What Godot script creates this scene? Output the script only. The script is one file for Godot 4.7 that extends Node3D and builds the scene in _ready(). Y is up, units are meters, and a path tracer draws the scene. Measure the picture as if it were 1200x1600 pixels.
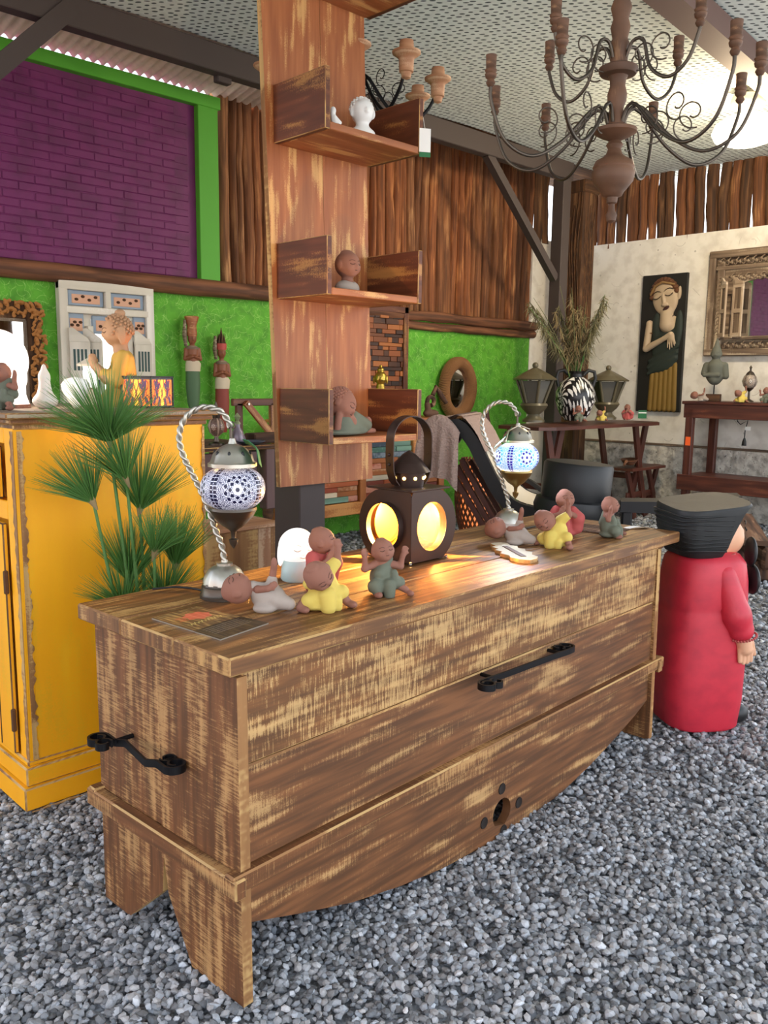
extends Node3D

# ------------------------------------------------------------------ mesh building
class Surf:
	var v := PackedVector3Array()
	var n := PackedVector3Array()
	var t := PackedVector2Array()

class MB:
	var s := [Surf.new(), Surf.new()]
	var cur := 0
	var xf := Transform3D()
	var us := Vector2(0.8, 1.6)
	var off := Vector2.ZERO
	var rnd := false
	var edges := false
	static var rg := RandomNumberGenerator.new()

	func tri(a: Vector3, b: Vector3, c: Vector3, na: Vector3, nb: Vector3, nc: Vector3, ua := Vector2.ZERO, ub := Vector2.ZERO, uc := Vector2.ZERO) -> void:
		var f: Surf = s[cur]
		a = xf * a; b = xf * b; c = xf * c
		na = (xf.basis * na).normalized(); nb = (xf.basis * nb).normalized(); nc = (xf.basis * nc).normalized()
		if (b - a).cross(c - a).dot(na + nb + nc) > 0.0:
			f.v.append(a); f.v.append(c); f.v.append(b)
			f.n.append(na); f.n.append(nc); f.n.append(nb)
			f.t.append(ua); f.t.append(uc); f.t.append(ub)
		else:
			f.v.append(a); f.v.append(b); f.v.append(c)
			f.n.append(na); f.n.append(nb); f.n.append(nc)
			f.t.append(ua); f.t.append(ub); f.t.append(uc)

	func quad(a: Vector3, b: Vector3, c: Vector3, d: Vector3, n: Vector3, ua := Vector2.ZERO, ub := Vector2.ZERO, uc := Vector2.ZERO, ud := Vector2.ZERO) -> void:
		tri(a, b, c, n, n, n, ua, ub, uc)
		tri(a, c, d, n, n, n, ua, uc, ud)

	func uvof(p: Vector3, ax: int, g: int) -> Vector2:
		var o1 := (ax + 1) % 3
		var o2 := (ax + 2) % 3
		if o2 == g:
			var q := o1; o1 = o2; o2 = q
		return Vector2(p[o1] * us.x, p[o2] * us.y) + off

	# a chamfered box; the chamfers go to the second surface when edges is on
	func box(c: Vector3, size: Vector3, bev := 0.003, g := -1) -> MB:
		var h := size * 0.5
		bev = minf(bev, minf(h.x, minf(h.y, h.z)) * 0.6)
		if g < 0:
			g = size.max_axis_index()
		if rnd:
			off = Vector2(rg.randf(), rg.randf())
		var keep := cur
		for ax in 3:
			var o1 := (ax + 1) % 3
			var o2 := (ax + 2) % 3
			for sg in [-1.0, 1.0]:
				var n := Vector3.ZERO
				n[ax] = sg
				var q := []
				for k in [[-1, -1], [1, -1], [1, 1], [-1, 1]]:
					var p := Vector3.ZERO
					p[ax] = sg * h[ax]
					p[o1] = k[0] * (h[o1] - bev)
					p[o2] = k[1] * (h[o2] - bev)
					q.append(p)
				cur = keep
				quad(c + q[0], c + q[1], c + q[2], c + q[3], n, uvof(q[0], ax, g), uvof(q[1], ax, g), uvof(q[2], ax, g), uvof(q[3], ax, g))
		if bev > 0.0:
			if edges:
				cur = 1
			for ax in 3:   # edges that run along ax
				var o1 := (ax + 1) % 3
				var o2 := (ax + 2) % 3
				for s1 in [-1.0, 1.0]:
					for s2 in [-1.0, 1.0]:
						var p := Vector3.ZERO
						var r := Vector3.ZERO
						p[o1] = s1 * h[o1]; p[o2] = s2 * (h[o2] - bev)
						r[o1] = s1 * (h[o1] - bev); r[o2] = s2 * h[o2]
						var e := Vector3.ZERO
						e[ax] = h[ax] - bev
						var n := Vector3.ZERO
						n[o1] = s1; n[o2] = s2
						n = n.normalized()
						quad(c + p - e, c + p + e, c + r + e, c + r - e, n, uvof(p - e, o1, g), uvof(p + e, o1, g), uvof(r + e, o1, g) + Vector2(0.01, 0.01), uvof(r - e, o1, g) + Vector2(0.01, 0.01))
			for sx in [-1.0, 1.0]:
				for sy in [-1.0, 1.0]:
					for sz in [-1.0, 1.0]:
						var sg := Vector3(sx, sy, sz)
						var i := h - Vector3.ONE * bev
						var n := sg.normalized()
						tri(c + sg * Vector3(h.x, i.y, i.z), c + sg * Vector3(i.x, h.y, i.z), c + sg * Vector3(i.x, i.y, h.z), n, n, n)
			cur = keep
		return self

	# rows of points joined to a skin with smooth normals
	func grid(rows: Array, closed := false, uv := Vector2.ONE, flip := false, caps := false) -> MB:
		var m := rows.size()
		var k: int = rows[0].size()
		var nn := []
		var vote := 0.0
		for i in m:
			var a: PackedVector3Array = rows[maxi(i - 1, 0)]
			var b: PackedVector3Array = rows[mini(i + 1, m - 1)]
			var r: PackedVector3Array = rows[i]
			var cc := Vector3.ZERO
			for p in r:
				cc += p
			cc /= k
			var o := PackedVector3Array()
			for j in k:
				var l: Vector3 = r[(j + k - 1) % k] if closed else r[maxi(j - 1, 0)]
				var q: Vector3 = r[(j + 1) % k] if closed else r[mini(j + 1, k - 1)]
				var d := q - l
				if d.length_squared() < 1e-14:
					var s2: PackedVector3Array = rows[1 if i == 0 else m - 2] if (i == 0 or i == m - 1) else r
					d = (s2[(j + 1) % k] if closed else s2[mini(j + 1, k - 1)]) - (s2[(j + k - 1) % k] if closed else s2[maxi(j - 1, 0)])
				var n := d.cross(b[j] - a[j]).normalized()
				o.append(n)
				vote += n.dot(r[j] - cc)
			nn.append(o)
		var sg := 1.0
		if closed and vote < 0.0:
			sg = -1.0
		if flip:
			sg = -sg
		var last := k if closed else k - 1
		for i in m - 1:
			for j in last:
				var j2 := (j + 1) % k
				var a: Vector3 = rows[i][j]
				var b: Vector3 = rows[i][j2]
				var c: Vector3 = rows[i + 1][j2]
				var d: Vector3 = rows[i + 1][j]
				var v0 := float(i) / (m - 1) * uv.y + off.y
				var v1 := float(i + 1) / (m - 1) * uv.y + off.y
				var u0 := float(j) / last * uv.x + off.x
				var u1 := float(j + 1) / last * uv.x + off.x
				tri(a, b, c, nn[i][j] * sg, nn[i][j2] * sg, nn[i + 1][j2] * sg, Vector2(u0, v0), Vector2(u1, v0), Vector2(u1, v1))
				tri(a, c, d, nn[i][j] * sg, nn[i + 1][j2] * sg, nn[i + 1][j] * sg, Vector2(u0, v0), Vector2(u1, v1), Vector2(u0, v1))
		if caps and closed:
			for e in [0, m - 1]:
				var r: PackedVector3Array = rows[e]
				var cc := Vector3.ZERO
				for p in r:
					cc += p
				cc /= k
				var inner: PackedVector3Array = rows[1 if e == 0 else m - 2]
				var ci := Vector3.ZERO
				for p in inner:
					ci += p
				var n := (r[1] - r[0]).cross(r[k / 3] - r[0]).normalized()
				if n.dot(cc - ci / k) < 0.0:
					n = -n
				for j in k:
					tri(cc, r[j], r[(j + 1) % k], n, n, n)
		return self

	func tube(pts: Array, r, seg := 8, flat_y := 1.0, caps := true) -> MB:
		var rows := []
		var m := pts.size()
		var up := Vector3.UP
		var t0: Vector3 = (pts[1] - pts[0]).normalized()
		if absf(t0.dot(up)) > 0.9:
			up = Vector3.RIGHT
		for i in m:
			var t: Vector3 = (pts[mini(i + 1, m - 1)] - pts[maxi(i - 1, 0)]).normalized()
			var sx := up.cross(t).normalized()
			up = t.cross(sx).normalized()
			var rr: float = r[i] if r is Array else r
			var row := PackedVector3Array()
			for j in seg:
				var a := TAU * j / seg
				row.append(pts[i] + sx * cos(a) * rr + up * sin(a) * rr * flat_y)
			rows.append(row)
		var L := 0.0
		for i in m - 1:
			L += pts[i].distance_to(pts[i + 1])
		return grid(rows, true, Vector2(1, L * us.x), false, caps)

	# a rectangular section swept along a path; side points across it
	func strap(pts: Array, side: Vector3, w: float, th: float) -> MB:
		var m := pts.size()
		var q := []
		for i in m:
			var t: Vector3 = (pts[mini(i + 1, m - 1)] - pts[maxi(i - 1, 0)]).normalized()
			var o := t.cross(side).normalized()
			q.append([pts[i] + side * w / 2 + o * th / 2, pts[i] - side * w / 2 + o * th / 2, pts[i] - side * w / 2 - o * th / 2, pts[i] + side * w / 2 - o * th / 2, o])
		var len := 0.0
		for i in m - 1:
			var l2: float = len + pts[i].distance_to(pts[i + 1])
			for j in 4:
				var j2 := (j + 1) % 4
				var n0: Vector3 = [q[i][4], -side, -q[i][4], side][j]
				var n1: Vector3 = [q[i + 1][4], -side, -q[i + 1][4], side][j]
				var wv: float = w if j % 2 == 0 else th
				var a := Vector2(len * us.x, 0) + off
				var b := Vector2(l2 * us.x, 0) + off
				var wv2 := Vector2(0, wv * us.y)
				tri(q[i][j], q[i][j2], q[i + 1][j2], n0, n0, n1, a, a + wv2, b + wv2)
				tri(q[i][j], q[i + 1][j2], q[i + 1][j], n0, n1, n1, a, b + wv2, b)
			len = l2
		var n0: Vector3 = (pts[0] - pts[1]).normalized()
		quad(q[0][0], q[0][1], q[0][2], q[0][3], n0)
		var n1: Vector3 = (pts[m - 1] - pts[m - 2]).normalized()
		quad(q[m - 1][0], q[m - 1][1], q[m - 1][2], q[m - 1][3], n1)
		return self

	# turned shape: profile of (radius, height)
	func lathe(prof: Array, seg := 24, c := Vector3.ZERO, lobes := 0, depth := 0.0, crease := 0.72) -> MB:
		var m := prof.size()
		var sn := []
		for i in m - 1:
			var d: Vector2 = prof[i + 1] - prof[i]
			sn.append(Vector2(d.y, -d.x).normalized() if d.length() > 1e-9 else Vector2(1, 0))
		var up: bool = prof[m - 1].y >= prof[0].y
		var tot := 0.0
		for i in m - 1:
			tot += prof[i].distance_to(prof[i + 1])
		var acc := 0.0
		for i in m - 1:
			var na: Vector2 = sn[i]
			var nb: Vector2 = sn[i]
			if i > 0 and sn[i - 1].dot(sn[i]) > crease:
				na = (sn[i - 1] + sn[i]).normalized()
			if i < m - 2 and sn[i + 1].dot(sn[i]) > crease:
				nb = (sn[i + 1] + sn[i]).normalized()
			if not up:
				na = -na; nb = -nb
			var v0 := acc / tot
			acc += prof[i].distance_to(prof[i + 1])
			var v1 := acc / tot
			for j in seg:
				var q := []
				for e in [[i, j, na], [i, j + 1, na], [i + 1, j + 1, nb], [i + 1, j, nb]]:
					var a: float = TAU * e[1] / seg
					var k := 1.0 + (depth * absf(cos(a * lobes * 0.5)) if lobes else 0.0)
					var pr: Vector2 = prof[e[0]]
					q.append([c + Vector3(sin(a) * pr.x * k, pr.y, cos(a) * pr.x * k), Vector3(sin(a) * e[2].x, e[2].y, cos(a) * e[2].x)])
				var u0 := float(j) / seg
				var u1 := float(j + 1) / seg
				tri(q[0][0], q[1][0], q[2][0], q[0][1], q[1][1], q[2][1], Vector2(u0, v0), Vector2(u1, v0), Vector2(u1, v1))
				tri(q[0][0], q[2][0], q[3][0], q[0][1], q[2][1], q[3][1], Vector2(u0, v0), Vector2(u1, v1), Vector2(u0, v1))
		return self

	# rings of [centre, radius x, radius z, squareness, turn]
	func loft(rings: Array, seg := 24) -> MB:
		var rows := []
		for g in rings:
			var row := PackedVector3Array()
			var e: float = 2.0 / (g[3] if g.size() > 3 else 2.0)
			var tw: float = g[4] if g.size() > 4 else 0.0
			for j in seg:
				var a := TAU * j / seg
				var x := signf(cos(a)) * pow(absf(cos(a)), e) * g[1] as float
				var z := signf(sin(a)) * pow(absf(sin(a)), e) * g[2] as float
				row.append(g[0] + Vector3(x * cos(tw) + z * sin(tw), 0, z * cos(tw) - x * sin(tw)))
			rows.append(row)
		return grid(rows, true, Vector2.ONE, false, true)

	func ball(c: Vector3, r: Vector3, seg := 14, b := Basis()) -> MB:
		var rows := []
		var m := maxi(6, seg / 2)
		for i in m + 1:
			var t := PI * i / m
			var row := PackedVector3Array()
			for j in seg:
				var a := TAU * j / seg
				row.append(c + b * (Vector3(sin(t) * cos(a), -cos(t), sin(t) * sin(a)) * r))
			rows.append(row)
		return grid(rows, true)

	# an outline (x, y) given a thickness from z0 to z1; g 0: grain along x, 1: along y
	func prism(poly: PackedVector2Array, z0: float, z1: float, g := 0) -> MB:
		if rnd:
			off = Vector2(rg.randf(), rg.randf())
		var ix := Geometry2D.triangulate_polygon(poly)
		var keep := cur
		for z in [z0, z1]:
			var n := Vector3(0, 0, 1 if z == maxf(z0, z1) else -1)
			for i in range(0, ix.size(), 3):
				var p := []
				var u := []
				for k in 3:
					var q := poly[ix[i + k]]
					p.append(Vector3(q.x, q.y, z))
					u.append((Vector2(q.x * us.x, q.y * us.y) if g == 0 else Vector2(q.y * us.x, q.x * us.y)) + off)
				tri(p[0], p[1], p[2], n, n, n, u[0], u[1], u[2])
		if edges:
			cur = 1
		var cw := Geometry2D.is_polygon_clockwise(poly)
		for i in poly.size():
			var a := poly[i]
			var b := poly[(i + 1) % poly.size()]
			var d := (b - a).normalized()
			var n := Vector3(d.y, -d.x, 0) * (-1.0 if cw else 1.0)
			var l := a.distance_to(b)
			var o := Vector2((a.x if g == 0 else a.y) * us.x, 0) + off
			quad(Vector3(a.x, a.y, z0), Vector3(b.x, b.y, z0), Vector3(b.x, b.y, z1), Vector3(a.x, a.y, z1), n, o, o + Vector2(l * us.x, 0), o + Vector2(l * us.x, (z1 - z0) * us.y), o + Vector2(0, (z1 - z0) * us.y))
		cur = keep
		return self

	# a plate with a hole: two outlines of equally many points
	func ring(inner: PackedVector2Array, outer: PackedVector2Array, z0: float, z1: float, g := 0) -> MB:
		var k := inner.size()
		for z in [z0, z1]:
			var n := Vector3(0, 0, 1 if z == maxf(z0, z1) else -1)
			for i in k:
				var q := [inner[i], outer[i], outer[(i + 1) % k], inner[(i + 1) % k]]
				var p := []
				var u := []
				for e in q:
					p.append(Vector3(e.x, e.y, z))
					u.append((Vector2(e.x * us.x, e.y * us.y) if g == 0 else Vector2(e.y * us.x, e.x * us.y)) + off)
				quad(p[0], p[1], p[2], p[3], n, u[0], u[1], u[2], u[3])
		for w in [[inner, -1.0], [outer, 1.0]]:
			var c := Vector2.ZERO
			for p in inner:
				c += p / k
			for i in k:
				var a: Vector2 = w[0][i]
				var b: Vector2 = w[0][(i + 1) % k]
				var d := (b - a).normalized()
				var n2 := Vector2(d.y, -d.x)
				if n2.dot(a - c) * w[1] < 0.0:
					n2 = -n2
				quad(Vector3(a.x, a.y, z0), Vector3(b.x, b.y, z0), Vector3(b.x, b.y, z1), Vector3(a.x, a.y, z1), Vector3(n2.x, n2.y, 0))
		return self

	# smooth union of tapered capsules [0, a, b, ra, rb], ellipsoids [1, c, r, basis] and carved capsules [2, a, b, ra, rb], meshed as surface nets
	func blob(prims: Array, cell: float, k: float) -> MB:
		var lo := Vector3.ONE * 1e9
		var hi := Vector3.ONE * -1e9
		for p in prims:
			if p[0] == 2:
				continue
			var r: float = maxf(p[3], p[4]) if p[0] == 0 else maxf(p[2].x, maxf(p[2].y, p[2].z))
			for e in ([p[1], p[2]] if p[0] == 0 else [p[1]]):
				lo = lo.min(e - Vector3.ONE * r)
				hi = hi.max(e + Vector3.ONE * r)
		lo -= Vector3.ONE * cell * 2.5
		hi += Vector3.ONE * cell * 2.5
		var nx := int(ceil((hi.x - lo.x) / cell)) + 1
		var ny := int(ceil((hi.y - lo.y) / cell)) + 1
		var nz := int(ceil((hi.z - lo.z) / cell)) + 1
		var f := PackedFloat32Array()
		f.resize(nx * ny * nz)
		f.fill(1e3)
		for p in prims:
			var kind: int = p[0]
			var rr: float = maxf(p[3], p[4]) if kind != 1 else maxf(p[2].x, maxf(p[2].y, p[2].z))
			var pad := Vector3.ONE * (rr + k + cell * 2.0)
			var a: Vector3 = p[1]
			var b: Vector3 = p[2] if kind != 1 else a
			var l0 := ((a.min(b) - pad - lo) / cell).floor()
			var l1 := ((a.max(b) + pad - lo) / cell).ceil()
			var ba := b - a
			var bb := maxf(ba.length_squared(), 1e-12)
			var bt := Basis()
			var er := Vector3.ONE
			var ei := Vector3.ONE
			var ei2 := Vector3.ONE
			var ra := 0.0
			var rd := 0.0
			if kind == 1:
				er = p[2]
				if p.size() > 3:
					bt = (p[3] as Basis).transposed()
				ei = Vector3(1 / er.x, 1 / er.y, 1 / er.z)
				ei2 = ei * ei
			else:
				ra = p[3]
				rd = p[4] - p[3]
			for z in range(maxi(0, int(l0.z)), mini(nz, int(l1.z) + 1)):
				for y in range(maxi(0, int(l0.y)), mini(ny, int(l1.y) + 1)):
					var ix := (z * ny + y) * nx
					for x in range(maxi(0, int(l0.x)), mini(nx, int(l1.x) + 1)):
						var q := lo + Vector3(x, y, z) * cell - a
						var d: float
						if kind == 1:
							q = bt * q
							var k0 := (q * ei).length()
							var k1 := (q * ei2).length()
							d = k0 * (k0 - 1.0) / k1 if k1 > 1e-9 else -minf(er.x, minf(er.y, er.z))
						else:
							var t := clampf(q.dot(ba) / bb, 0.0, 1.0)
							d = (q - ba * t).length() - ra - rd * t
						var o := f[ix + x]
						if kind == 2:
							f[ix + x] = maxf(o, -d)
						else:
							var h := maxf(k - absf(o - d), 0.0) / k
							f[ix + x] = minf(o, d) - h * h * k * 0.25
		var idx := PackedInt32Array()
		idx.resize(nx * ny * nz)
		idx.fill(-1)
		var vs := PackedVector3Array()
		var ns := PackedVector3Array()
		var far := cell * 2.6
		var od := [0, 1, nx, nx + 1, nx * ny, nx * ny + 1, nx * ny + nx, nx * ny + nx + 1]
		var op := [Vector3(0, 0, 0), Vector3(1, 0, 0), Vector3(0, 1, 0), Vector3(1, 1, 0), Vector3(0, 0, 1), Vector3(1, 0, 1), Vector3(0, 1, 1), Vector3(1, 1, 1)]
		var ed := [[0, 1], [2, 3], [4, 5], [6, 7], [0, 2], [1, 3], [4, 6], [5, 7], [0, 4], [1, 5], [2, 6], [3, 7]]
		for z in nz - 1:
			for y in ny - 1:
				for x in nx - 1:
					var i := (z * ny + y) * nx + x
					if absf(f[i]) > far:
						continue
					var w := [f[i], f[i + 1], f[i + nx], f[i + nx + 1], f[i + od[4]], f[i + od[5]], f[i + od[6]], f[i + od[7]]]
					var neg := 0
					for e in w:
						if e < 0.0:
							neg += 1
					if neg == 0 or neg == 8:
						continue
					var p := Vector3.ZERO
					var cnt := 0
					for e in ed:
						var fa: float = w[e[0]]
						var fb: float = w[e[1]]
						if (fa < 0.0) != (fb < 0.0):
							p += op[e[0]].lerp(op[e[1]], fa / (fa - fb))
							cnt += 1
					p /= cnt
					idx[i] = vs.size()
					vs.append(lo + (Vector3(x, y, z) + p) * cell)
					ns.append(Vector3(w[1] + w[3] + w[5] + w[7] - w[0] - w[2] - w[4] - w[6], w[2] + w[3] + w[6] + w[7] - w[0] - w[1] - w[4] - w[5], w[4] + w[5] + w[6] + w[7] - w[0] - w[1] - w[2] - w[3]).normalized())
		for z in range(1, nz - 1):
			for y in range(1, ny - 1):
				for x in range(1, nx - 1):
					var i := (z * ny + y) * nx + x
					if absf(f[i]) > far:
						continue
					var s0 := f[i] < 0.0
					for e in [[1, nx, nx * ny], [nx, 1, nx * ny], [nx * ny, 1, nx]]:
						if (f[i + e[0]] < 0.0) != s0:
							var a := idx[i]
							var b := idx[i - e[1]]
							var c := idx[i - e[1] - e[2]]
							var d := idx[i - e[2]]
							if a < 0 or b < 0 or c < 0 or d < 0:
								continue
							tri(vs[a], vs[b], vs[c], ns[a], ns[b], ns[c])
							tri(vs[a], vs[c], vs[d], ns[a], ns[c], ns[d])
		return self

	# cut flat at the bottom, so that it stands on what carries it
	func flat(y := 0.0) -> MB:
		var f: Surf = s[0]
		for i in f.v.size():
			if f.v[i].y < y:
				f.v[i] = Vector3(f.v[i].x, y, f.v[i].z)
		return self

	func mesh(mats: Array) -> ArrayMesh:
		var m := ArrayMesh.new()
		for i in 2:
			var f: Surf = s[i]
			if f.v.size() == 0:
				continue
			var a := []
			a.resize(Mesh.ARRAY_MAX)
			a[Mesh.ARRAY_VERTEX] = f.v
			a[Mesh.ARRAY_NORMAL] = f.n
			a[Mesh.ARRAY_TEX_UV] = f.t
			m.add_surface_from_arrays(Mesh.PRIMITIVE_TRIANGLES, a)
			m.surface_set_material(m.get_surface_count() - 1, mats[mini(i, mats.size() - 1)])
		return m

# ------------------------------------------------------------------ naming and tagging
var M := {}
var used := {}
var rg := RandomNumberGenerator.new()

func V(x: float, y: float, z: float) -> Vector3:
	return Vector3(x, y, z)

func numbered(n: String) -> String:
	if not used.has(n):
		used[n] = 0
		return n
	used[n] += 1
	return "%s_%03d" % [n, used[n]]

func tag(o: Node3D, label: String, cat: String, group := "", kind := "") -> Node3D:
	o.set_meta("label", label)
	o.set_meta("category", cat)
	if group:
		o.set_meta("group", group)
	if kind:
		o.set_meta("kind", kind)
	return o

func thing(n: String, label: String, cat: String, at := Vector3.ZERO, turn := 0.0, group := "") -> Node3D:
	var o := Node3D.new()
	o.name = numbered(n)
	add_child(o)
	o.position = at
	o.rotation_degrees.y = turn
	tag(o, label, cat, group)
	return o

func part(n: String, mb: MB, mat, parent: Node) -> MeshInstance3D:
	var o := MeshInstance3D.new()
	o.name = numbered(n) if parent == self else n
	o.mesh = mb.mesh(mat if mat is Array else [mat])
	parent.add_child(o, true)
	return o

func inst(n: String, m: Mesh, parent: Node, t: Transform3D) -> MeshInstance3D:
	var o := MeshInstance3D.new()
	o.name = n
	o.mesh = m
	o.transform = t
	parent.add_child(o, true)
	return o

func structure(n: String, at := Vector3.ZERO) -> Node3D:
	var o := Node3D.new()
	o.name = n
	o.position = at
	o.set_meta("kind", "structure")
	add_child(o)
	return o

func dup(src: Node3D, label: String, at: Vector3, turn: float, sc := 1.0) -> Node3D:
	var c: Node3D = src.duplicate()
	c.name = numbered(str(src.name).rstrip("0123456789").trim_suffix("_"))
	add_child(c)
	c.position = at
	c.rotation_degrees = Vector3(0, turn, 0)
	c.scale = Vector3.ONE * sc
	c.set_meta("label", label)
	return c

func wood(bev_edges := false) -> MB:   # a builder for boards: random piece of grain, worn chamfers
	var m := MB.new()
	m.rnd = true
	m.edges = bev_edges
	return m

func rough_poly(a: Vector2, b: Vector2, w: float, n: int, jag: float) -> PackedVector2Array:
	# a strip from a to b with one straight and one ragged side
	var d := (b - a).normalized()
	var o := Vector2(-d.y, d.x)
	var p := PackedVector2Array([a, b])
	for i in n + 1:
		var q := b.lerp(a, float(i) / n)
		p.append(q + o * (w + rg.randf_range(-jag, jag)))
	return p
const LAMP := 0.7

func _ready() -> void:
	rg.seed = 20
	MB.rg.seed = 21
	var cam := Camera3D.new()
	cam.name = "camera"
	cam.fov = rad_to_deg(2.0 * atan(800.0 / 1330.0))
	cam.near = 0.05
	cam.far = 100.0
	cam.position = V(-8.5, 1.35, 5.66)
	cam.rotation_degrees = V(-8.7, -44.5, 0.7)
	add_child(cam)
	cam.current = true
	var we := WorldEnvironment.new()
	we.name = "world"
	var e := Environment.new()
	var sm := ProceduralSkyMaterial.new()
	sm.sky_top_color = Color("#b4c3d8")
	sm.sky_horizon_color = Color("#f0ede8")
	sm.ground_bottom_color = Color("#6f6b64")
	sm.ground_horizon_color = Color("#c9c7c2")
	sm.sky_energy_multiplier = 1.0
	e.background_mode = Environment.BG_SKY
	e.sky = Sky.new()
	e.sky.sky_material = sm
	e.background_energy_multiplier = 1.0
	e.tonemap_mode = Environment.TONE_MAPPER_LINEAR
	e.tonemap_exposure = 4.7
	e.sdfgi_enabled = true
	e.ssao_enabled = true
	e.ssil_enabled = true
	we.environment = e
	add_child(we)
	var sun := DirectionalLight3D.new()
	sun.name = "sun"
	sun.light_energy = 2.0
	sun.light_color = Color(1.0, 0.95, 0.87)
	sun.light_angular_distance = 1.0
	sun.shadow_enabled = true
	sun.rotation_degrees = V(-68, 60, 0)
	add_child(sun)
	make_materials()
	build_setting()
	make_monks()
	build_chest()
	build_shelf()
	build_cabinet()
	build_side_things()
	build_doll()
	build_ceiling_lamps()
	build_chest_things()
	build_papyrus()
	build_cabinet_things()
	build_wall_things()
	build_table_things()
	build_right_wall()
	for k in monks:
		monks[k].free()
# ------------------------------------------------------------------ materials
func std(c, rough := 0.7, metal := 0.0) -> StandardMaterial3D:
	var m := StandardMaterial3D.new()
	m.albedo_color = Color(c) if c is String else c
	m.roughness = rough
	m.metallic = metal
	return m

func nz(w: int, h: int, freq: float, sd: int, sw: int, sh: int, oct := 3, type := FastNoiseLite.TYPE_SIMPLEX_SMOOTH) -> PackedByteArray:
	var n := FastNoiseLite.new()
	n.noise_type = type
	n.seed = sd
	n.frequency = freq
	n.fractal_octaves = oct
	var im := n.get_seamless_image(sw, sh)
	im.resize(w, h, Image.INTERPOLATE_CUBIC)
	im.convert(Image.FORMAT_L8)
	return im.get_data()

func tex(w: int, h: int, d: PackedByteArray) -> ImageTexture:
	return ImageTexture.create_from_image(Image.create_from_data(w, h, false, Image.FORMAT_RGB8, d))

# worn painted wood: grain along u, saw marks across it, pale scraped patches
func wood_tex(w: int, h: int, sd: int, dark: Color, mid: Color, pale: Color, scrape: float, saw: float, grain: float, soft := 0.12) -> ImageTexture:
	var g := nz(w, h, 0.05, sd, w / 16, h, 4)
	var g2 := nz(w, h, 0.02, sd + 1, w / 8, h, 2)
	var p := nz(w, h, 0.012, sd + 2, w / 4, h, 4)
	var fine := nz(w, h, 0.3, sd + 3, w, h, 2)
	var sw := nz(w, h, 0.25, sd + 4, w, h / 16, 3)
	var d := PackedByteArray()
	d.resize(w * h * 3)
	for i in w * h:
		var gr := g[i] / 255.0
		var t := clampf((gr - 0.5) * grain * 2.0 + 0.5 + (g2[i] / 255.0 - 0.5) * 0.7, 0.0, 1.0)
		var a := p[i] / 255.0 * 0.9 + (sw[i] / 255.0 - 0.5) * saw + (fine[i] / 255.0 - 0.5) * 0.3 + (gr - 0.5) * 0.35
		a = smoothstep(scrape - soft, scrape + soft, a)
		var c := dark.lerp(mid, t).lerp(pale.darkened(0.12 * (1.0 - t)), a)
		d[i * 3] = int(c.r * 255); d[i * 3 + 1] = int(c.g * 255); d[i * 3 + 2] = int(c.b * 255)
	return tex(w, h, d)

# plaster: base colour with blotches and, if any, pale scratch strokes
func plaster_tex(w: int, sd: int, base: Color, low: Color, amount: float, scratches := 0, scol := Color.WHITE, spots := 0, spcol := Color.BLACK) -> ImageTexture:
	var n := nz(w, w, 0.02, sd, w, w, 5)
	var d := PackedByteArray()
	d.resize(w * w * 3)
	for i in w * w:
		var c := base.lerp(low, clampf((n[i] / 255.0 - 0.4) * 2.0, 0, 1) * amount)
		d[i * 3] = int(c.r * 255); d[i * 3 + 1] = int(c.g * 255); d[i * 3 + 2] = int(c.b * 255)
	var im := Image.create_from_data(w, w, false, Image.FORMAT_RGB8, d)
	var r := RandomNumberGenerator.new()
	r.seed = sd
	for k in scratches:
		var p := Vector2(r.randf() * w, r.randf() * w)
		var a := r.randf() * TAU
		var bend := r.randf_range(-0.12, 0.12)
		var al := r.randf_range(0.15, 0.75)
		for s in r.randi_range(6, 34):
			p += Vector2(cos(a), sin(a))
			a += bend
			var q := Vector2i(posmod(int(p.x), w), posmod(int(p.y), w))
			im.set_pixelv(q, im.get_pixelv(q).lerp(scol, al))
	for k in spots:
		var q := Vector2(r.randf() * w, r.randf() * w)
		var s := r.randf_range(0.5, 2.6)
		var al := r.randf_range(0.1, 0.6)
		for y in range(-3, 4):
			for x in range(-3, 4):
				if Vector2(x, y).length() < s:
					var e := Vector2i(posmod(int(q.x) + x, w), posmod(int(q.y) + y, w))
					im.set_pixelv(e, im.get_pixelv(e).lerp(spcol, al))
	return ImageTexture.create_from_image(im)

func tri_mat(t: Texture2D, scale: float, rough := 0.8) -> StandardMaterial3D:
	var m := std(Color.WHITE, rough)
	m.albedo_texture = t
	m.uv1_triplanar = true
	m.uv1_world_triplanar = true
	m.uv1_scale = Vector3.ONE * scale
	return m

func uv_mat(t: Texture2D, rough := 0.7, tint := Color.WHITE) -> StandardMaterial3D:
	var m := std(tint, rough)
	m.albedo_texture = t
	return m

func bump(m: StandardMaterial3D, freq: float, size: int, sc: float, oct := 3, type := FastNoiseLite.TYPE_SIMPLEX_SMOOTH, sd := 3) -> StandardMaterial3D:
	var n := FastNoiseLite.new()
	n.noise_type = type
	n.frequency = freq
	n.fractal_octaves = oct
	n.seed = sd
	var im := n.get_seamless_image(size, size)
	m.heightmap_enabled = true
	m.heightmap_texture = ImageTexture.create_from_image(im)
	m.heightmap_scale = sc
	return m

func glow(c: Color, e: float, base := Color(0.9, 0.9, 0.9)) -> StandardMaterial3D:
	var m := std(base, 0.5)
	m.emission_enabled = true
	m.emission = c
	m.emission_energy_multiplier = e
	return m

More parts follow.
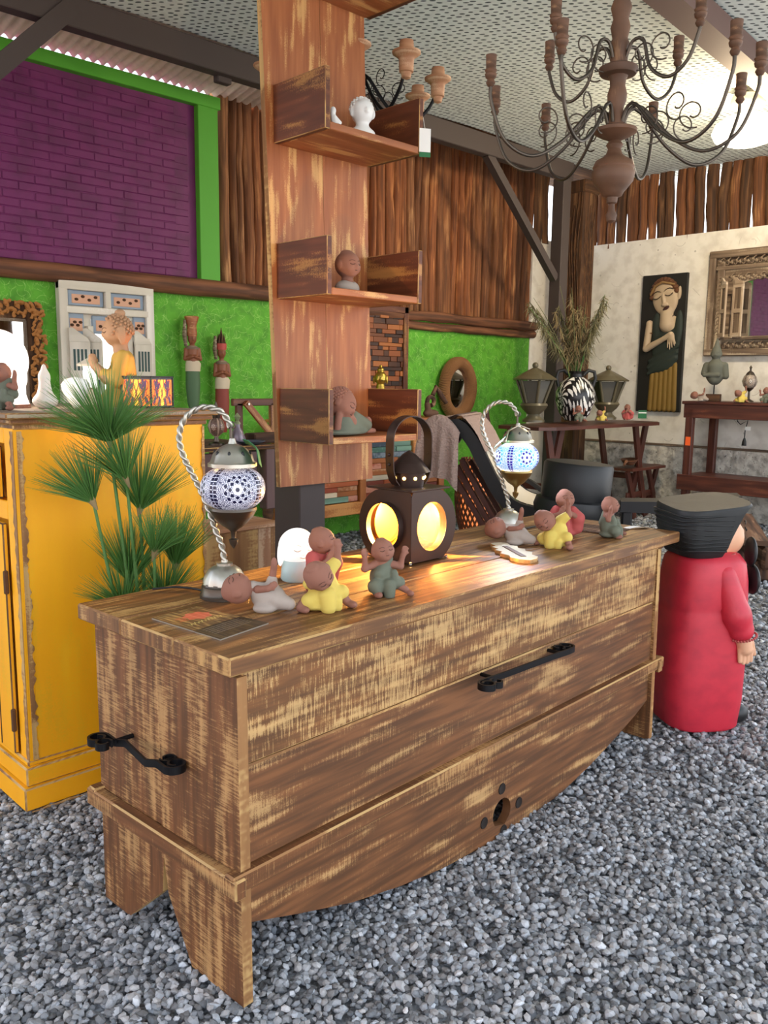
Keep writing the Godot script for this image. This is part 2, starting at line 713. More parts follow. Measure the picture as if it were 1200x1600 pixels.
func ceiling_tex() -> ImageTexture:
	var w := 512
	var n := nz(w, w, 0.02, 5, w, w, 3)
	var im := Image.create(w, w, false, Image.FORMAT_RGB8)
	var base := Color("#dfe8e5")
	for y in w:
		for x in w:
			im.set_pixel(x, y, base.darkened(0.08 * n[y * w + x] / 255.0))
	var r := RandomNumberGenerator.new()
	r.seed = 4
	var k := 14
	var st := float(w) / k
	for j in k:
		for i in k:
			var c := Vector2((i + (0.5 if j % 2 else 0.0) + r.randf_range(0.0, 0.35)) * st, (j + r.randf_range(0.0, 0.3)) * st)
			var a := 0.785 + r.randf_range(-0.15, 0.15)
			var rx := r.randf_range(0.27, 0.37) * st
			var ry := r.randf_range(0.14, 0.19) * st
			for y in range(-int(rx) - 1, int(rx) + 2):
				for x in range(-int(rx) - 1, int(rx) + 2):
					var q := Vector2(x, y).rotated(-a)
					if q.x * q.x / (rx * rx) + q.y * q.y / (ry * ry) < 1.0:
						im.set_pixel(posmod(int(c.x) + x, w), posmod(int(c.y) + y, w), Color("#3d4a4c"))
	return ImageTexture.create_from_image(im)

# the mosaic of a glass globe: small crackled pieces with rows and flowers of darker ones
func mosaic_tex(sd: int, bg: Color, grout: Color, petal: Color, petal2: Color, flowers: int) -> ImageTexture:
	var w := 640
	var h := 256
	var n := FastNoiseLite.new()
	n.noise_type = FastNoiseLite.TYPE_CELLULAR
	n.cellular_return_type = FastNoiseLite.RETURN_DISTANCE2_SUB
	n.cellular_jitter = 0.9
	n.frequency = 0.19
	n.fractal_type = FastNoiseLite.FRACTAL_NONE
	n.seed = sd
	var im := Image.create(w, h, false, Image.FORMAT_RGB8)
	for y in h:
		for x in w:
			var e := n.get_noise_2d(x, y)
			var c := bg if e > -0.72 else grout
			var fw := float(w) / flowers
			var u := (fposmod(x - fw * 0.5 - 32.0 + fw, fw) - fw / 2) * 1.25
			u = (fposmod(x - 32.0 + fw / 2, fw) - fw / 2) * 1.25
			var v := float(y) - h / 2
			var rr := Vector2(u, v).length()
			var an := atan2(v, u)
			if rr < 58.0:
				var ring := int(rr / 19.0)
				var cnt: int = [1, 8, 12, 14][ring]
				var fr := (rr - ring * 19.0) / 19.0
				var fa := absf(fposmod(an / TAU * cnt + (0.5 if ring % 2 else 0.0), 1.0) - 0.5) * 2.0
				var dia := absf(fr - 0.5) * 2.0 + fa
				if ring == 0:
					c = petal if rr < 8.0 else bg
				elif dia < 0.86:
					c = petal if ring % 2 else petal2
				elif dia < 1.1:
					c = bg
			elif absf(absf(u) - fw * 0.57) < 7.0 or absf(v) > 112.0:
				var row := fposmod((v if absf(v) <= 112.0 else u) / 15.0, 1.0)
				c = petal if row < 0.8 else bg
			im.set_pixel(x, y, c)
	return ImageTexture.create_from_image(im)

func lantern_tex() -> ImageTexture:
	# dark arabesque leaves on orange glass, one panel
	var w := 192
	var im := Image.create(w, w, false, Image.FORMAT_RGB8)
	for y in w:
		for x in w:
			var u := absf(x - 95.5) / 96.0
			var v := float(y) / w
			var c := Color("#d9640f").lerp(Color("#ffc23a"), clampf(1.0 - absf(u - 0.1) * 3.0, 0, 1))
			var vase := absf(u - 0.1 - 0.08 * sin(v * 9.0)) < 0.04
			var leaf := false
			for q in [[0.35, 0.3, 0.9], [0.5, 0.55, -0.6], [0.3, 0.8, 0.5], [0.62, 0.25, -0.3], [0.7, 0.75, 0.9], [0.48, 0.15, 0.2]]:
				var d := Vector2(u - q[0], v - q[1]).rotated(q[2])
				if d.x * d.x / 0.007 + d.y * d.y / 0.03 < 1.0:
					leaf = true
				var rr := Vector2(u - q[0] * 1.1, v - q[1]).length()
				if absf(rr - 0.15) < 0.024:
					vase = true
			if leaf:
				c = Color("#3a1a3c")
			elif vase:
				c = Color("#7a1512")
			if u > 0.94 or v < 0.06 or v > 0.95:
				c = Color("#221a22")
			im.set_pixel(x, y, c)
	return ImageTexture.create_from_image(im)

func card_tex() -> ImageTexture:
	var w := 384
	var h := 256
	var g := nz(w, h, 0.06, 9, w / 12, h, 4)
	var im := Image.create(w, h, false, Image.FORMAT_RGB8)
	for y in h:
		for x in w:
			var t := g[y * w + x] / 255.0
			var c := Color("#6a4a2c").lerp(Color("#bf9a5c"), clampf((t - 0.3) * 1.8, 0, 1))
			if x > 240:
				c = c.darkened(0.45)
			# red emblem
			var d := Vector2((x - 105) / 46.0, (y - 108) / 62.0)
			if d.length() < 1.0 + 0.12 * sin(atan2(d.y, d.x) * 7.0):
				c = Color("#b8503a").lerp(Color("#d88062"), t)
			if x > 78 and x < 130 and absf(y - 190 + 8 * sin(x * 0.2)) < 16 and fposmod(y * 0.11 + x * 0.05, 1.0) < 0.5:
				c = Color("#c2603f")
			# a line of pale script and rows of small print that the photograph does not resolve
			if x > 160 and x < 190 and y > 40 and y < 220 and absf(x - 175 + 8.0 * sin(y * 0.35)) < 3.5 and fposmod(y / 34.0, 1.0) < 0.85:
				c = Color("#d9c873")
			if x > 255 and x < 335 and y > 30 and y < 226 and fposmod(x / 16.0, 1.0) < 0.28 and fposmod(y * 0.13 + sin(x * 1.7) * 2.0, 1.0) < 0.7:
				c = Color("#8d8272")
			im.set_pixel(x, y, c)
	return ImageTexture.create_from_image(im)

func vase_tex() -> ImageTexture:
	var w := 256
	var im := Image.create(w, w, false, Image.FORMAT_RGB8)
	for y in w:
		for x in w:
			var a := float(x) / w * TAU * 3.0
			var v := float(y) / w
			var q := Vector2(fposmod(a, TAU) - PI, (v - 0.5) * 6.0)
			var s := sin(atan2(q.y, q.x) * 9.0 + 5.0 * q.length()) * sin(q.length() * 4.2 + 2.0 * sin(a))
			im.set_pixel(x, y, Color("#e8e6e2") if s > 0.12 and v > 0.1 and v < 0.86 else Color("#141316"))
	return ImageTexture.create_from_image(im)

func make_materials() -> void:
	M.chest = uv_mat(wood_tex(1024, 512, 11, Color("#56351a"), Color("#7c4e2a"), Color("#bd9460"), 0.66, 0.4, 0.75, 0.17), 0.62)
	M.chest_saw = uv_mat(wood_tex(1024, 512, 21, Color("#5a391b"), Color("#81532a"), Color("#c49d66"), 0.51, 1.05, 0.7, 0.13), 0.62)
	M.chest_end = uv_mat(wood_tex(1024, 512, 25, Color("#573518"), Color("#7a4c29"), Color("#b58a57"), 0.58, 0.8, 0.7, 0.2), 0.62)
	M.chest_top = uv_mat(wood_tex(1024, 512, 31, Color("#623f20"), Color("#8c5f35"), Color("#bd9259"), 0.61, 0.35, 0.75, 0.17), 0.5)
	M.worn = uv_mat(wood_tex(256, 128, 41, Color("#7d5530"), Color("#a67847"), Color("#c8a166"), 0.5, 0.4, 0.8), 0.65)
	M.shelf = uv_mat(wood_tex(768, 384, 51, Color("#8f5029"), Color("#ab683a"), Color("#d6a566"), 0.62, 0.06, 0.45, 0.1), 0.5)
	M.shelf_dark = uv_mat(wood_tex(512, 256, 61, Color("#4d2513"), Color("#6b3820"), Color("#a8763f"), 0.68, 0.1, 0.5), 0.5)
	M.bark = uv_mat(wood_tex(768, 384, 71, Color("#6a4429"), Color("#a06a42"), Color("#c79464"), 0.7, 0.02, 0.6, 0.2), 0.8)
	M.bark_dark = uv_mat(wood_tex(512, 256, 75, Color("#3a2618"), Color("#664429"), Color("#8a6543"), 0.76, 0.02, 0.7, 0.2), 0.85)
	var tints := [Color(0.8, 0.76, 0.72), Color(0.92, 0.88, 0.84), Color(1, 1, 1), Color(1, 0.91, 0.82)]
	M.barks = []
	for c in tints:
		var bt: StandardMaterial3D = M.bark.duplicate()
		bt.albedo_color = c
		M.barks.append(bt)
	M.log = uv_mat(wood_tex(512, 256, 77, Color("#553421"), Color("#865639"), Color("#b07a50"), 0.72, 0.02, 0.9, 0.1), 0.75)
	M.table = uv_mat(wood_tex(512, 256, 81, Color("#43211a"), Color("#643527"), Color("#7a4632"), 0.8, 0.05, 0.7), 0.45)
	M.oldwood = uv_mat(wood_tex(512, 256, 91, Color("#5b4a3c"), Color("#8b7763"), Color("#b5a48c"), 0.6, 0.2, 0.8), 0.8)
	M.yellow = uv_mat(wood_tex(512, 256, 101, Color("#f0a400"), Color("#f8b000"), Color("#fcb812"), 0.6, 0.1, 0.15), 0.55)
	M.purplewood = uv_mat(wood_tex(256, 128, 105, Color("#5d4344"), Color("#7d5f5b"), Color("#96756b"), 0.7, 0.1, 0.3), 0.6)
	M.drift = uv_mat(wood_tex(512, 256, 107, Color("#3b261b"), Color("#6b4a36"), Color("#8f7058"), 0.7, 0.1, 1.0), 0.85)
	for k in ["shelf", "bark", "bark_dark", "chest", "chest_saw", "chest_end", "log", "table", "drift"]:
		bump(M[k], 0.03, 256, 0.25 if k.begins_with("b") else 0.08, 4)
	M.green = tri_mat(plaster_tex(512, 3, Color("#5fae2c"), Color("#478a20"), 0.8, 1500, Color("#b9e08a")), 0.75, 0.75)
	bump(M.green, 0.02, 256, 0.7, 4)
	M.greenpaint = std("#4fa326", 0.6)
	M.purple = tri_mat(plaster_tex(256, 5, Color("#6c1a58"), Color("#581447"), 0.9), 0.9, 0.6)
	bump(M.purple, 0.03, 256, 0.35, 3)
	M.white = tri_mat(plaster_tex(512, 7, Color("#ebe7de"), Color("#d0cabf"), 0.75, 60, Color("#9a948a"), 50, Color("#6a655e")), 0.5, 0.85)
	bump(M.white, 0.02, 256, 0.9, 5)
	M.whiterough = tri_mat(plaster_tex(512, 8, Color("#d2cdc2"), Color("#8f8a82"), 0.9, 0, Color.WHITE, 900, Color("#4a4741")), 0.8, 0.9)
	bump(M.whiterough, 0.04, 256, 1.6, 5)
	M.ceil = tri_mat(ceiling_tex(), 1.0 / 0.72, 0.9)
	M.ceil.backlight_enabled = true
	M.ceil.backlight = Color(0.1, 0.1, 0.1)
	M.zinc = tri_mat(plaster_tex(256, 9, Color("#dcc8b6"), Color("#b8a492"), 0.9), 1.2, 0.6)
	M.gravelbase = tri_mat(plaster_tex(512, 13, Color("#94969a"), Color("#5b5d61"), 1.0, 0, Color.WHITE, 2500, Color("#b8b9bc")), 1.6, 0.95)
	bump(M.gravelbase, 0.08, 256, 2.0, 3)
	M.stone = std(Color.WHITE, 0.85)
	M.stone.vertex_color_use_as_albedo = true
	M.beam = std("#453b38", 0.7)
	M.mauve = std("#6d5650", 0.7)
	M.iron = std("#17171a", 0.45, 0.6)
	M.bronze = std("#5a524a", 0.38, 0.9)
	M.silver = std("#b9b5aa", 0.38, 0.95)
	M.brass = std("#9a8150", 0.3, 0.9)
	M.lantern = std("#3b2a24", 0.4, 0.5)
	M.clay = bump(std("#8c5f4f", 0.85), 0.08, 128, 0.05)
	M.clay.uv1_triplanar = true
	M.claygray = std("#a69a90", 0.9)
	M.robeyellow = std("#cdb659", 0.85)
	M.robered = std("#b0524f", 0.85)
	M.robegreen = std("#636859", 0.85)
	M.facemark = std("#50352d", 0.9)
	M.black = std("#161719", 0.5)
	M.hair = bump(std("#191a1b", 0.6), 0.05, 128, 0.3)
	M.hair.uv1_triplanar = true
	M.red = tri_mat(plaster_tex(256, 15, Color("#c62a3c"), Color("#a81f33"), 0.8), 2.0, 0.5)
	M.skin = std("#dba582", 0.5)
	M.ceramic = std("#f2f2f0", 0.3)
	M.turned = uv_mat(wood_tex(256, 128, 111, Color("#4f3626"), Color("#735039"), Color("#97704f"), 0.7, 0.1, 0.5), 0.6)
	M.turnedpale = uv_mat(wood_tex(256, 128, 113, Color("#a06f4d"), Color("#c29470"), Color("#dcb794"), 0.6, 0.1, 0.4), 0.6)
	M.cloth = bump(std("#a58c80", 0.95), 0.06, 256, 1.2, 2, FastNoiseLite.TYPE_CELLULAR)
	M.cloth.uv1_triplanar = true
	M.cloth.uv1_scale = Vector3.ONE * 4.0
	M.cream = std("#d9cdb8", 0.9)
	M.paper = std("#f1f0ec", 0.8)
	M.tagg = std("#1d6a3c", 0.6)
	M.leaf = std("#4d7a38", 0.6)
	M.leaf.backlight_enabled = true
	M.leaf.backlight = Color(0.35, 0.5, 0.2)
	M.stem = std("#4c7538", 0.6)
	M.straw = std("#8d7b58", 0.9)
	M.mirror = std("#e6e6e6", 0.03, 1.0)
	M.glass = std(Color(1, 0.95, 0.85, 0.12), 0.05)
	M.glass.transparency = BaseMaterial3D.TRANSPARENCY_ALPHA
	M.statue = bump(std("#a67f5d", 0.7), 0.06, 128, 0.2)
	M.statue.uv1_triplanar = true
	M.stonegray = std("#5f6157", 0.85)
	M.gold = std("#c9a94e", 0.3, 0.9)
# ------------------------------------------------------------------ the setting
func bark_slab(h: float, w: float, dep: float, horizontal := false) -> MB:
	# half-round slab standing on y = 0, bark face towards +z
	var mb := MB.new()
	mb.off = Vector2(rg.randf(), rg.randf())
	var rows := []
	var ph := rg.randf() * 9.0
	for i in 9:
		var t := i / 8.0
		var row := PackedVector3Array()
		var wob := sin(t * 5.0 + ph) * 0.012 + rg.randf_range(-0.005, 0.005)
		for j in 7:
			var a := PI * j / 6.0
			var r := 1.0 + rg.randf_range(-0.09, 0.09)
			row.append(V(-cos(a) * w * 0.5 * r + wob, t * h, sin(a) * dep * r))
		rows.append(row)
	mb.grid(rows, false, Vector2(0.3, h * 0.7))
	# grain runs along u in the texture: swap
	var f: Surf = mb.s[0]
	for i in f.t.size():
		f.t[i] = Vector2(f.t[i].y, f.t[i].x)
	for e in [0, 8]:
		var c := V(0, rows[e][0].y, 0)
		for j in 6:
			var n := V(0, -1 if e == 0 else 1, 0)
			mb.tri(c, rows[e][j], rows[e][j + 1], n, n, n)
	mb.quad(rows[0][0], rows[0][6], rows[8][6], rows[8][0], V(0, 0, -1))
	return mb

func log_pole(a: Vector3, b: Vector3, r: float) -> MB:
	var mb := MB.new()
	mb.off = Vector2(rg.randf(), rg.randf())
	var pts := []
	var rr := []
	var n := 14
	for i in n + 1:
		pts.append(a.lerp(b, float(i) / n) + V(0, rg.randf_range(-0.006, 0.006), rg.randf_range(-0.004, 0.004)))
		rr.append(r * rg.randf_range(0.9, 1.08))
	mb.tube(pts, rr, 10)
	var f: Surf = mb.s[0]
	for i in f.t.size():
		f.t[i] = Vector2(f.t[i].y, f.t[i].x * 0.5)
	return mb

func build_setting() -> void:
	var fl := structure("floor")
	part("gravel_bed", MB.new().box(V(-4, -0.12, 4), V(40, 0.2, 40), 0.0), M.gravelbase, fl)
	# back wall: green plaster below, purple brick above, bark slabs on the right
	var wb := structure("wall_back")
	part("plaster_band", MB.new().box(V(-4.9, 1.0, -0.1), V(8.3, 2.02, 0.2), 0.0), M.green, wb)
	part("brick_backing", MB.new().box(V(-6.93, 2.7, -0.105), V(4.2, 1.36, 0.19), 0.0), M.purple, wb)
	var bm := []
	for k in 4:
		var mb := MB.new()
		mb.box(Vector3.ZERO, V(0.202, 0.0495, 0.02), 0.004)
		bm.append(mb.mesh([M.purple]))
	var row := 0
	var y := 2.07
	while y < 3.3:
		var x := -7.45 + (0.103 if row % 2 else 0.0)
		while x < -5.0:
			var t := Transform3D(Basis(Vector3.UP, rg.randf_range(-0.006, 0.006)) * Basis(Vector3.BACK, rg.randf_range(-0.006, 0.006)), V(x + rg.randf_range(-0.003, 0.003), y + rg.randf_range(-0.002, 0.002), -0.0145 + rg.randf_range(-0.002, 0.002)))
			inst("brick", bm[rg.randi() % 4], wb, t)
			x += 0.206
		y += 0.0535
		row += 1
	part("top_band", MB.new().box(V(-6.85, 3.355, 0.015), V(4.25, 0.085, 0.07), 0.004), M.greenpaint, wb)
	part("column", MB.new().box(V(-4.83, 2.64, 0.012), V(0.17, 1.36, 0.06), 0.004), M.greenpaint, wb)
	part("slab_backing", MB.new().box(V(-2.66, 2.8, -0.13), V(4.1, 1.7, 0.03), 0.0), M.bark_dark, wb)
	var x := -4.69
	while x < -0.74:
		var w := rg.randf_range(0.065, 0.135)
		var o := part("bark_slab", bark_slab(1.6, w, rg.randf_range(0.045, 0.085)), M.barks[rg.randi() % 4], wb)
		o.position = V(x + w / 2, 2.0, -0.1 + rg.randf_range(0, 0.02))
		x += w * 0.97
	for k in 2:
		var o := part("bark_slab", bark_slab(0.8, 0.12, 0.05), M.bark_dark, wb)
		o.position = V(-0.66 + k * 0.115, 2.86, -0.02)
	part("white_strip", MB.new().box(V(-0.36, 1.45, -0.1), V(0.76, 2.9, 0.2), 0.0), M.white, wb)
	var tl := part("trim_1", log_pole(V(-9, 2.03, 0.04), V(-3.85, 2.03, 0.04), 0.062), M.log, self)
	tl.set_meta("kind", "structure")
	tl = part("trim_2", log_pole(V(-3.8, 1.965, 0.03), V(-0.7, 1.965, 0.03), 0.05), M.log, self)
	tl.set_meta("kind", "structure")
	tl = part("trim_3", log_pole(V(-3.8, 1.875, 0.02), V(-0.7, 1.875, 0.02), 0.04), M.log, self)
	tl.set_meta("kind", "structure")
	# right wall: smooth plaster over a rough band, bark slabs above with daylight between them
	var wr := structure("wall_right")
	part("plaster", MB.new().box(V(0.1, 1.8, 1.8), V(0.2, 2.14, 4.0), 0.0), M.white, wr)
	part("rough_band", MB.new().box(V(0.085, 0.36, 1.8), V(0.23, 0.72, 4.0), 0.012), M.whiterough, wr)
	part("ledge", MB.new().box(V(-0.032, 0.725, 1.8), V(0.02, 0.025, 4.0), 0.005), M.oldwood, wr)
	var z := -0.1
	while z < 3.7:
		var w := rg.randf_range(0.085, 0.14)
		var o := part("bark_slab", bark_slab(0.82, w, rg.randf_range(0.04, 0.06)), M.barks[rg.randi() % 2] if rg.randf() < 0.6 else M.bark_dark, wr)
		o.rotation_degrees = V(0, -90, rg.randf_range(-1.2, 1.2))
		o.position = V(0.06, 2.82, z + w / 2)
		z += w + (rg.randf_range(0.01, 0.032) if rg.randf() < 0.65 else 0.002)
	# ceiling cloth, slightly sagging between its fixings
	var rows := []
	for i in 41:
		var r := PackedVector3Array()
		for j in 45:
			var px := -11.0 + 11.3 * j / 44.0
			var pz := 0.62 + 7.4 * i / 40.0
			r.append(V(px, 3.52 + 0.018 * sin(px * 2.1 + 0.6 * sin(pz)) * sin(pz * 1.7), pz))
		rows.append(r)
	var ce := structure("ceiling")
	part("printed_cloth", MB.new().grid(rows, false, Vector2.ONE, true), M.ceil, ce)
	part("roof_sheet", MB.new().box(V(-5.3, 3.68, 4.3), V(11.7, 0.05, 7.9), 0.0), M.zinc, ce)
	# corrugated strip along the back wall
	rows = []
	var nx := 560
	for i in 2:
		var r := PackedVector3Array()
		for j in nx + 1:
			var px := -9.0 + 5.2 * j / nx
			r.append(V(px, (3.44 if i == 0 else 3.60) + 0.014 * sin(px * TAU / 0.068), -0.05 if i == 0 else 0.85))
		rows.append(r)
	part("corrugated_sheet", MB.new().grid(rows), M.zinc, ce)
	part("eaves_board", MB.new().box(V(-1.8, 3.60, 0.2), V(4.0, 0.03, 1.0), 0.0), M.bark_dark, ce)

	var g := thing("ceiling_beam", "long dark painted beam along the top of the back wall, braced at both ends", "beam")
	part("beam", wood().box(V(-5.0, 3.425, 0.6), V(8.0, 0.17, 0.1), 0.006), M.beam, g)
	part("cleat", wood().box(V(-5.05, 3.33, 0.56), V(0.11, 0.05, 0.06), 0.006), M.beam, g)
	g = thing("wooden_post", "dark square post standing before the corner, under the beam's right end", "post", V(-1.12, 0, 0.6))
	part("post", wood().box(V(0, 1.67, 0), V(0.13, 3.34, 0.13), 0.006), M.beam, g)
	g = thing("diagonal_brace", "dark diagonal brace between the beam and the corner post", "brace")
	part("brace", wood().strap([V(-2.3, 3.36, 0.6), V(-1.19, 2.385, 0.6)], V(0, 0, 1), 0.07, 0.075), M.beam, g)
	g = thing("diagonal_brace", "grey diagonal brace at the top left before the purple brick", "brace")
	part("brace", wood().strap([V(-6.75, 2.82, 0.62), V(-6.12, 3.45, 0.62)], V(0, 0, 1), 0.08, 0.1), M.beam, g)
	g = thing("ceiling_beam", "mauve brown beam crossing the printed cloth above the chandelier", "beam")
	part("beam", wood().strap([V(-6.6, 3.44, 3.4), V(-0.1, 3.44, 2.86)], V(0.083, 0, 0.9965), 0.17, 0.13), M.mauve, g)
	g = thing("carved_pillar", "broad weathered carved wood pillar in the corner, beside the white wall", "pillar", V(-0.56, 0, 0.46))
	part("shaft", wood().box(V(0, 1.66, 0), V(0.23, 3.32, 0.23), 0.012), M.bark_dark, g)
	part("capital", wood().box(V(0, 3.36, 0), V(0.28, 0.12, 0.28), 0.012), M.bark_dark, g)
	for k in 5:
		var pts := []
		for i in 13:
			pts.append(V(0.02 * sin(i * 0.9 + k) + (k - 2) * 0.035, 0.9 + k * 0.12 + i * 0.17, 0.117))
		part("carved_rib", MB.new().tube(pts, 0.007, 5), M.bark_dark, g)
		for i in 13:
			pts[i] = V(-0.117, pts[i].y, pts[i].x)
		part("carved_rib", MB.new().tube(pts, 0.007, 5), M.bark_dark, g)
	# a paling of slabs far to the left, beyond the frame: the mirrors look at it
	var wl := structure("wall_left")
	z = 0.0
	while z < 9.0:
		var o := part("bark_slab", bark_slab(3.4, 0.2, 0.05), M.bark, wl)
		o.rotation_degrees = V(0, 90, 0)
		o.position = V(-12.5, 0, z)
		z += 0.42
	# gravel
	var gv := Node3D.new()
	gv.name = "gravel"
	add_child(gv)
	tag(gv, "loose grey crushed stone gravel covering the whole floor", "gravel", "", "stuff")
	var at := []
	for band in [[1.2, 2.6, 0.0125, 1.0], [2.6, 4.6, 0.017, 1.15], [4.6, 10.5, 0.032, 1.7]]:
		var area: float = 0.88 * (band[1] * band[1] - band[0] * band[0])
		for i in int(area / (band[2] * band[2])):
			var d := sqrt(rg.randf_range(band[0] * band[0], band[1] * band[1]))
			var l := rg.randf_range(-0.88, 0.88) * d
			var p := V(-8.5, 0, 5.66) + V(0.701, 0, -0.713) * d + V(0.713, 0, 0.701) * l
			if p.z < 0.01 or p.x > -0.01:
				continue
			at.append([p, band[3]])
	for k in 3:
		var mb := MB.new()
		var r := RandomNumberGenerator.new()
		r.seed = 70 + k
		var pt := [Vector3.UP, Vector3.DOWN]
		for j in 5:
			pt.append(V(cos(TAU * j / 5), 0.35, sin(TAU * j / 5)))
			pt.append(V(cos(TAU * (j + 0.5) / 5), -0.35, sin(TAU * (j + 0.5) / 5)))
		for j in pt.size():
			pt[j] = pt[j].normalized() * r.randf_range(0.72, 1.12) * V(1.15, 0.72, 0.9)
		for j in 5:
			var a: Vector3 = pt[2 + j * 2]
			var b: Vector3 = pt[2 + (j + 1) % 5 * 2]
			var c: Vector3 = pt[3 + j * 2]
			var d: Vector3 = pt[3 + (j + 4) % 5 * 2]
			for q in [[pt[0], a, b], [a, b, c], [a, c, d], [pt[1], c, d]]:
				var n: Vector3 = (q[1] - q[0]).cross(q[2] - q[0]).normalized()
				if n.dot(q[0] + q[1] + q[2]) < 0:
					n = -n
				mb.tri(q[0], q[1], q[2], n, n, n)
		var mm := MultiMesh.new()
		mm.transform_format = MultiMesh.TRANSFORM_3D
		mm.use_colors = true
		mm.mesh = mb.mesh([M.stone])
		var mine := []
		for i in range(k, at.size(), 3):
			mine.append(at[i])
		mm.instance_count = mine.size()
		for i in mine.size():
			var s: float = rg.randf_range(0.0072, 0.0128) * mine[i][1]
			if rg.randf() < 0.04:
				s *= 1.4
			var b := Basis.from_euler(V(rg.randf_range(-0.6, 0.6), rg.randf() * TAU, rg.randf_range(-0.6, 0.6))).scaled(Vector3.ONE * s)
			mm.set_instance_transform(i, Transform3D(b, mine[i][0] + V(0, rg.randf_range(-0.018, 0.0), 0)))
			var l := 0.13 + 0.4 * pow(rg.randf(), 1.3)
			if rg.randf() < 0.06:
				l += 0.2
			var wm := rg.randf_range(-0.05, 0.05)
			mm.set_instance_color(i, Color(l * (1.0 + wm), l * 1.01, l * (1.04 - wm)))
		var mi := MultiMeshInstance3D.new()
		mi.name = "stones"
		mi.multimesh = mm
		mi.set_meta("kind", "stuff")
		gv.add_child(mi, true)
# ------------------------------------------------------------------ furniture
func spiral(c: Vector3, ax: Vector3, ay: Vector3, r0: float, r1: float, a0: float, a1: float, n := 18) -> Array:
	var p := []
	for i in n + 1:
		var t := float(i) / n
		var a := lerpf(a0, a1, t)
		p.append(c + (ax * cos(a) + ay * sin(a)) * lerpf(r0, r1, t))
	return p

func scroll_handle(parent: Node, b: Basis, at: Vector3, length: float, slope: float, bend: float) -> void:
	# flat iron bar lying off the surface, its two ends rolled into opposed scrolls; b.z points off the surface
	var g := Node3D.new()
	g.name = "handle"
	g.transform = Transform3D(b, at)
	parent.add_child(g, true)
	var half := length / 2 - 0.055
	var pts := spiral(V(-half, 0, 0.072), V(0, 0, -1), V(-1, 0, 0), 0.013, 0.026, 7.4, 0.0, 26)
	pts.append_array([V(-half + 0.03, slope * 0.5, 0.044), V(-half * 0.5, 0, 0.048 - bend), V(half * 0.5, 0, 0.048 + bend), V(half - 0.03, -slope * 0.5, 0.052)])
	pts.append_array(spiral(V(half, 0, 0.024), V(0, 0, 1), V(1, 0, 0), 0.026, 0.012, 0.0, 7.4, 26))
	part("bar", MB.new().strap(pts, Vector3.UP, 0.018, 0.006), M.iron, g)
	for s in [-1.0, 1.0]:
		var c := V(s * (half - 0.035), 0, 0.048 - s * 0.03)
		part("scroll", MB.new().strap(spiral(c, V(0, 0, s), V(s, 0, 0), 0.02, 0.012, -0.4, 5.4, 20), Vector3.UP, 0.018, 0.005), M.iron, g)
		part("stud", MB.new().tube([V(s * half * 0.72, 0, 0.0), V(s * half * 0.72, 0, 0.046)], 0.006), M.iron, g)

const CH := Vector3(-7.526, 0, 4.27)
func on_chest(x: float, z: float, y := 0.8005) -> Vector3:
	return CH + Basis(Vector3.UP, deg_to_rad(3.0)) * Vector3(x, y, z)

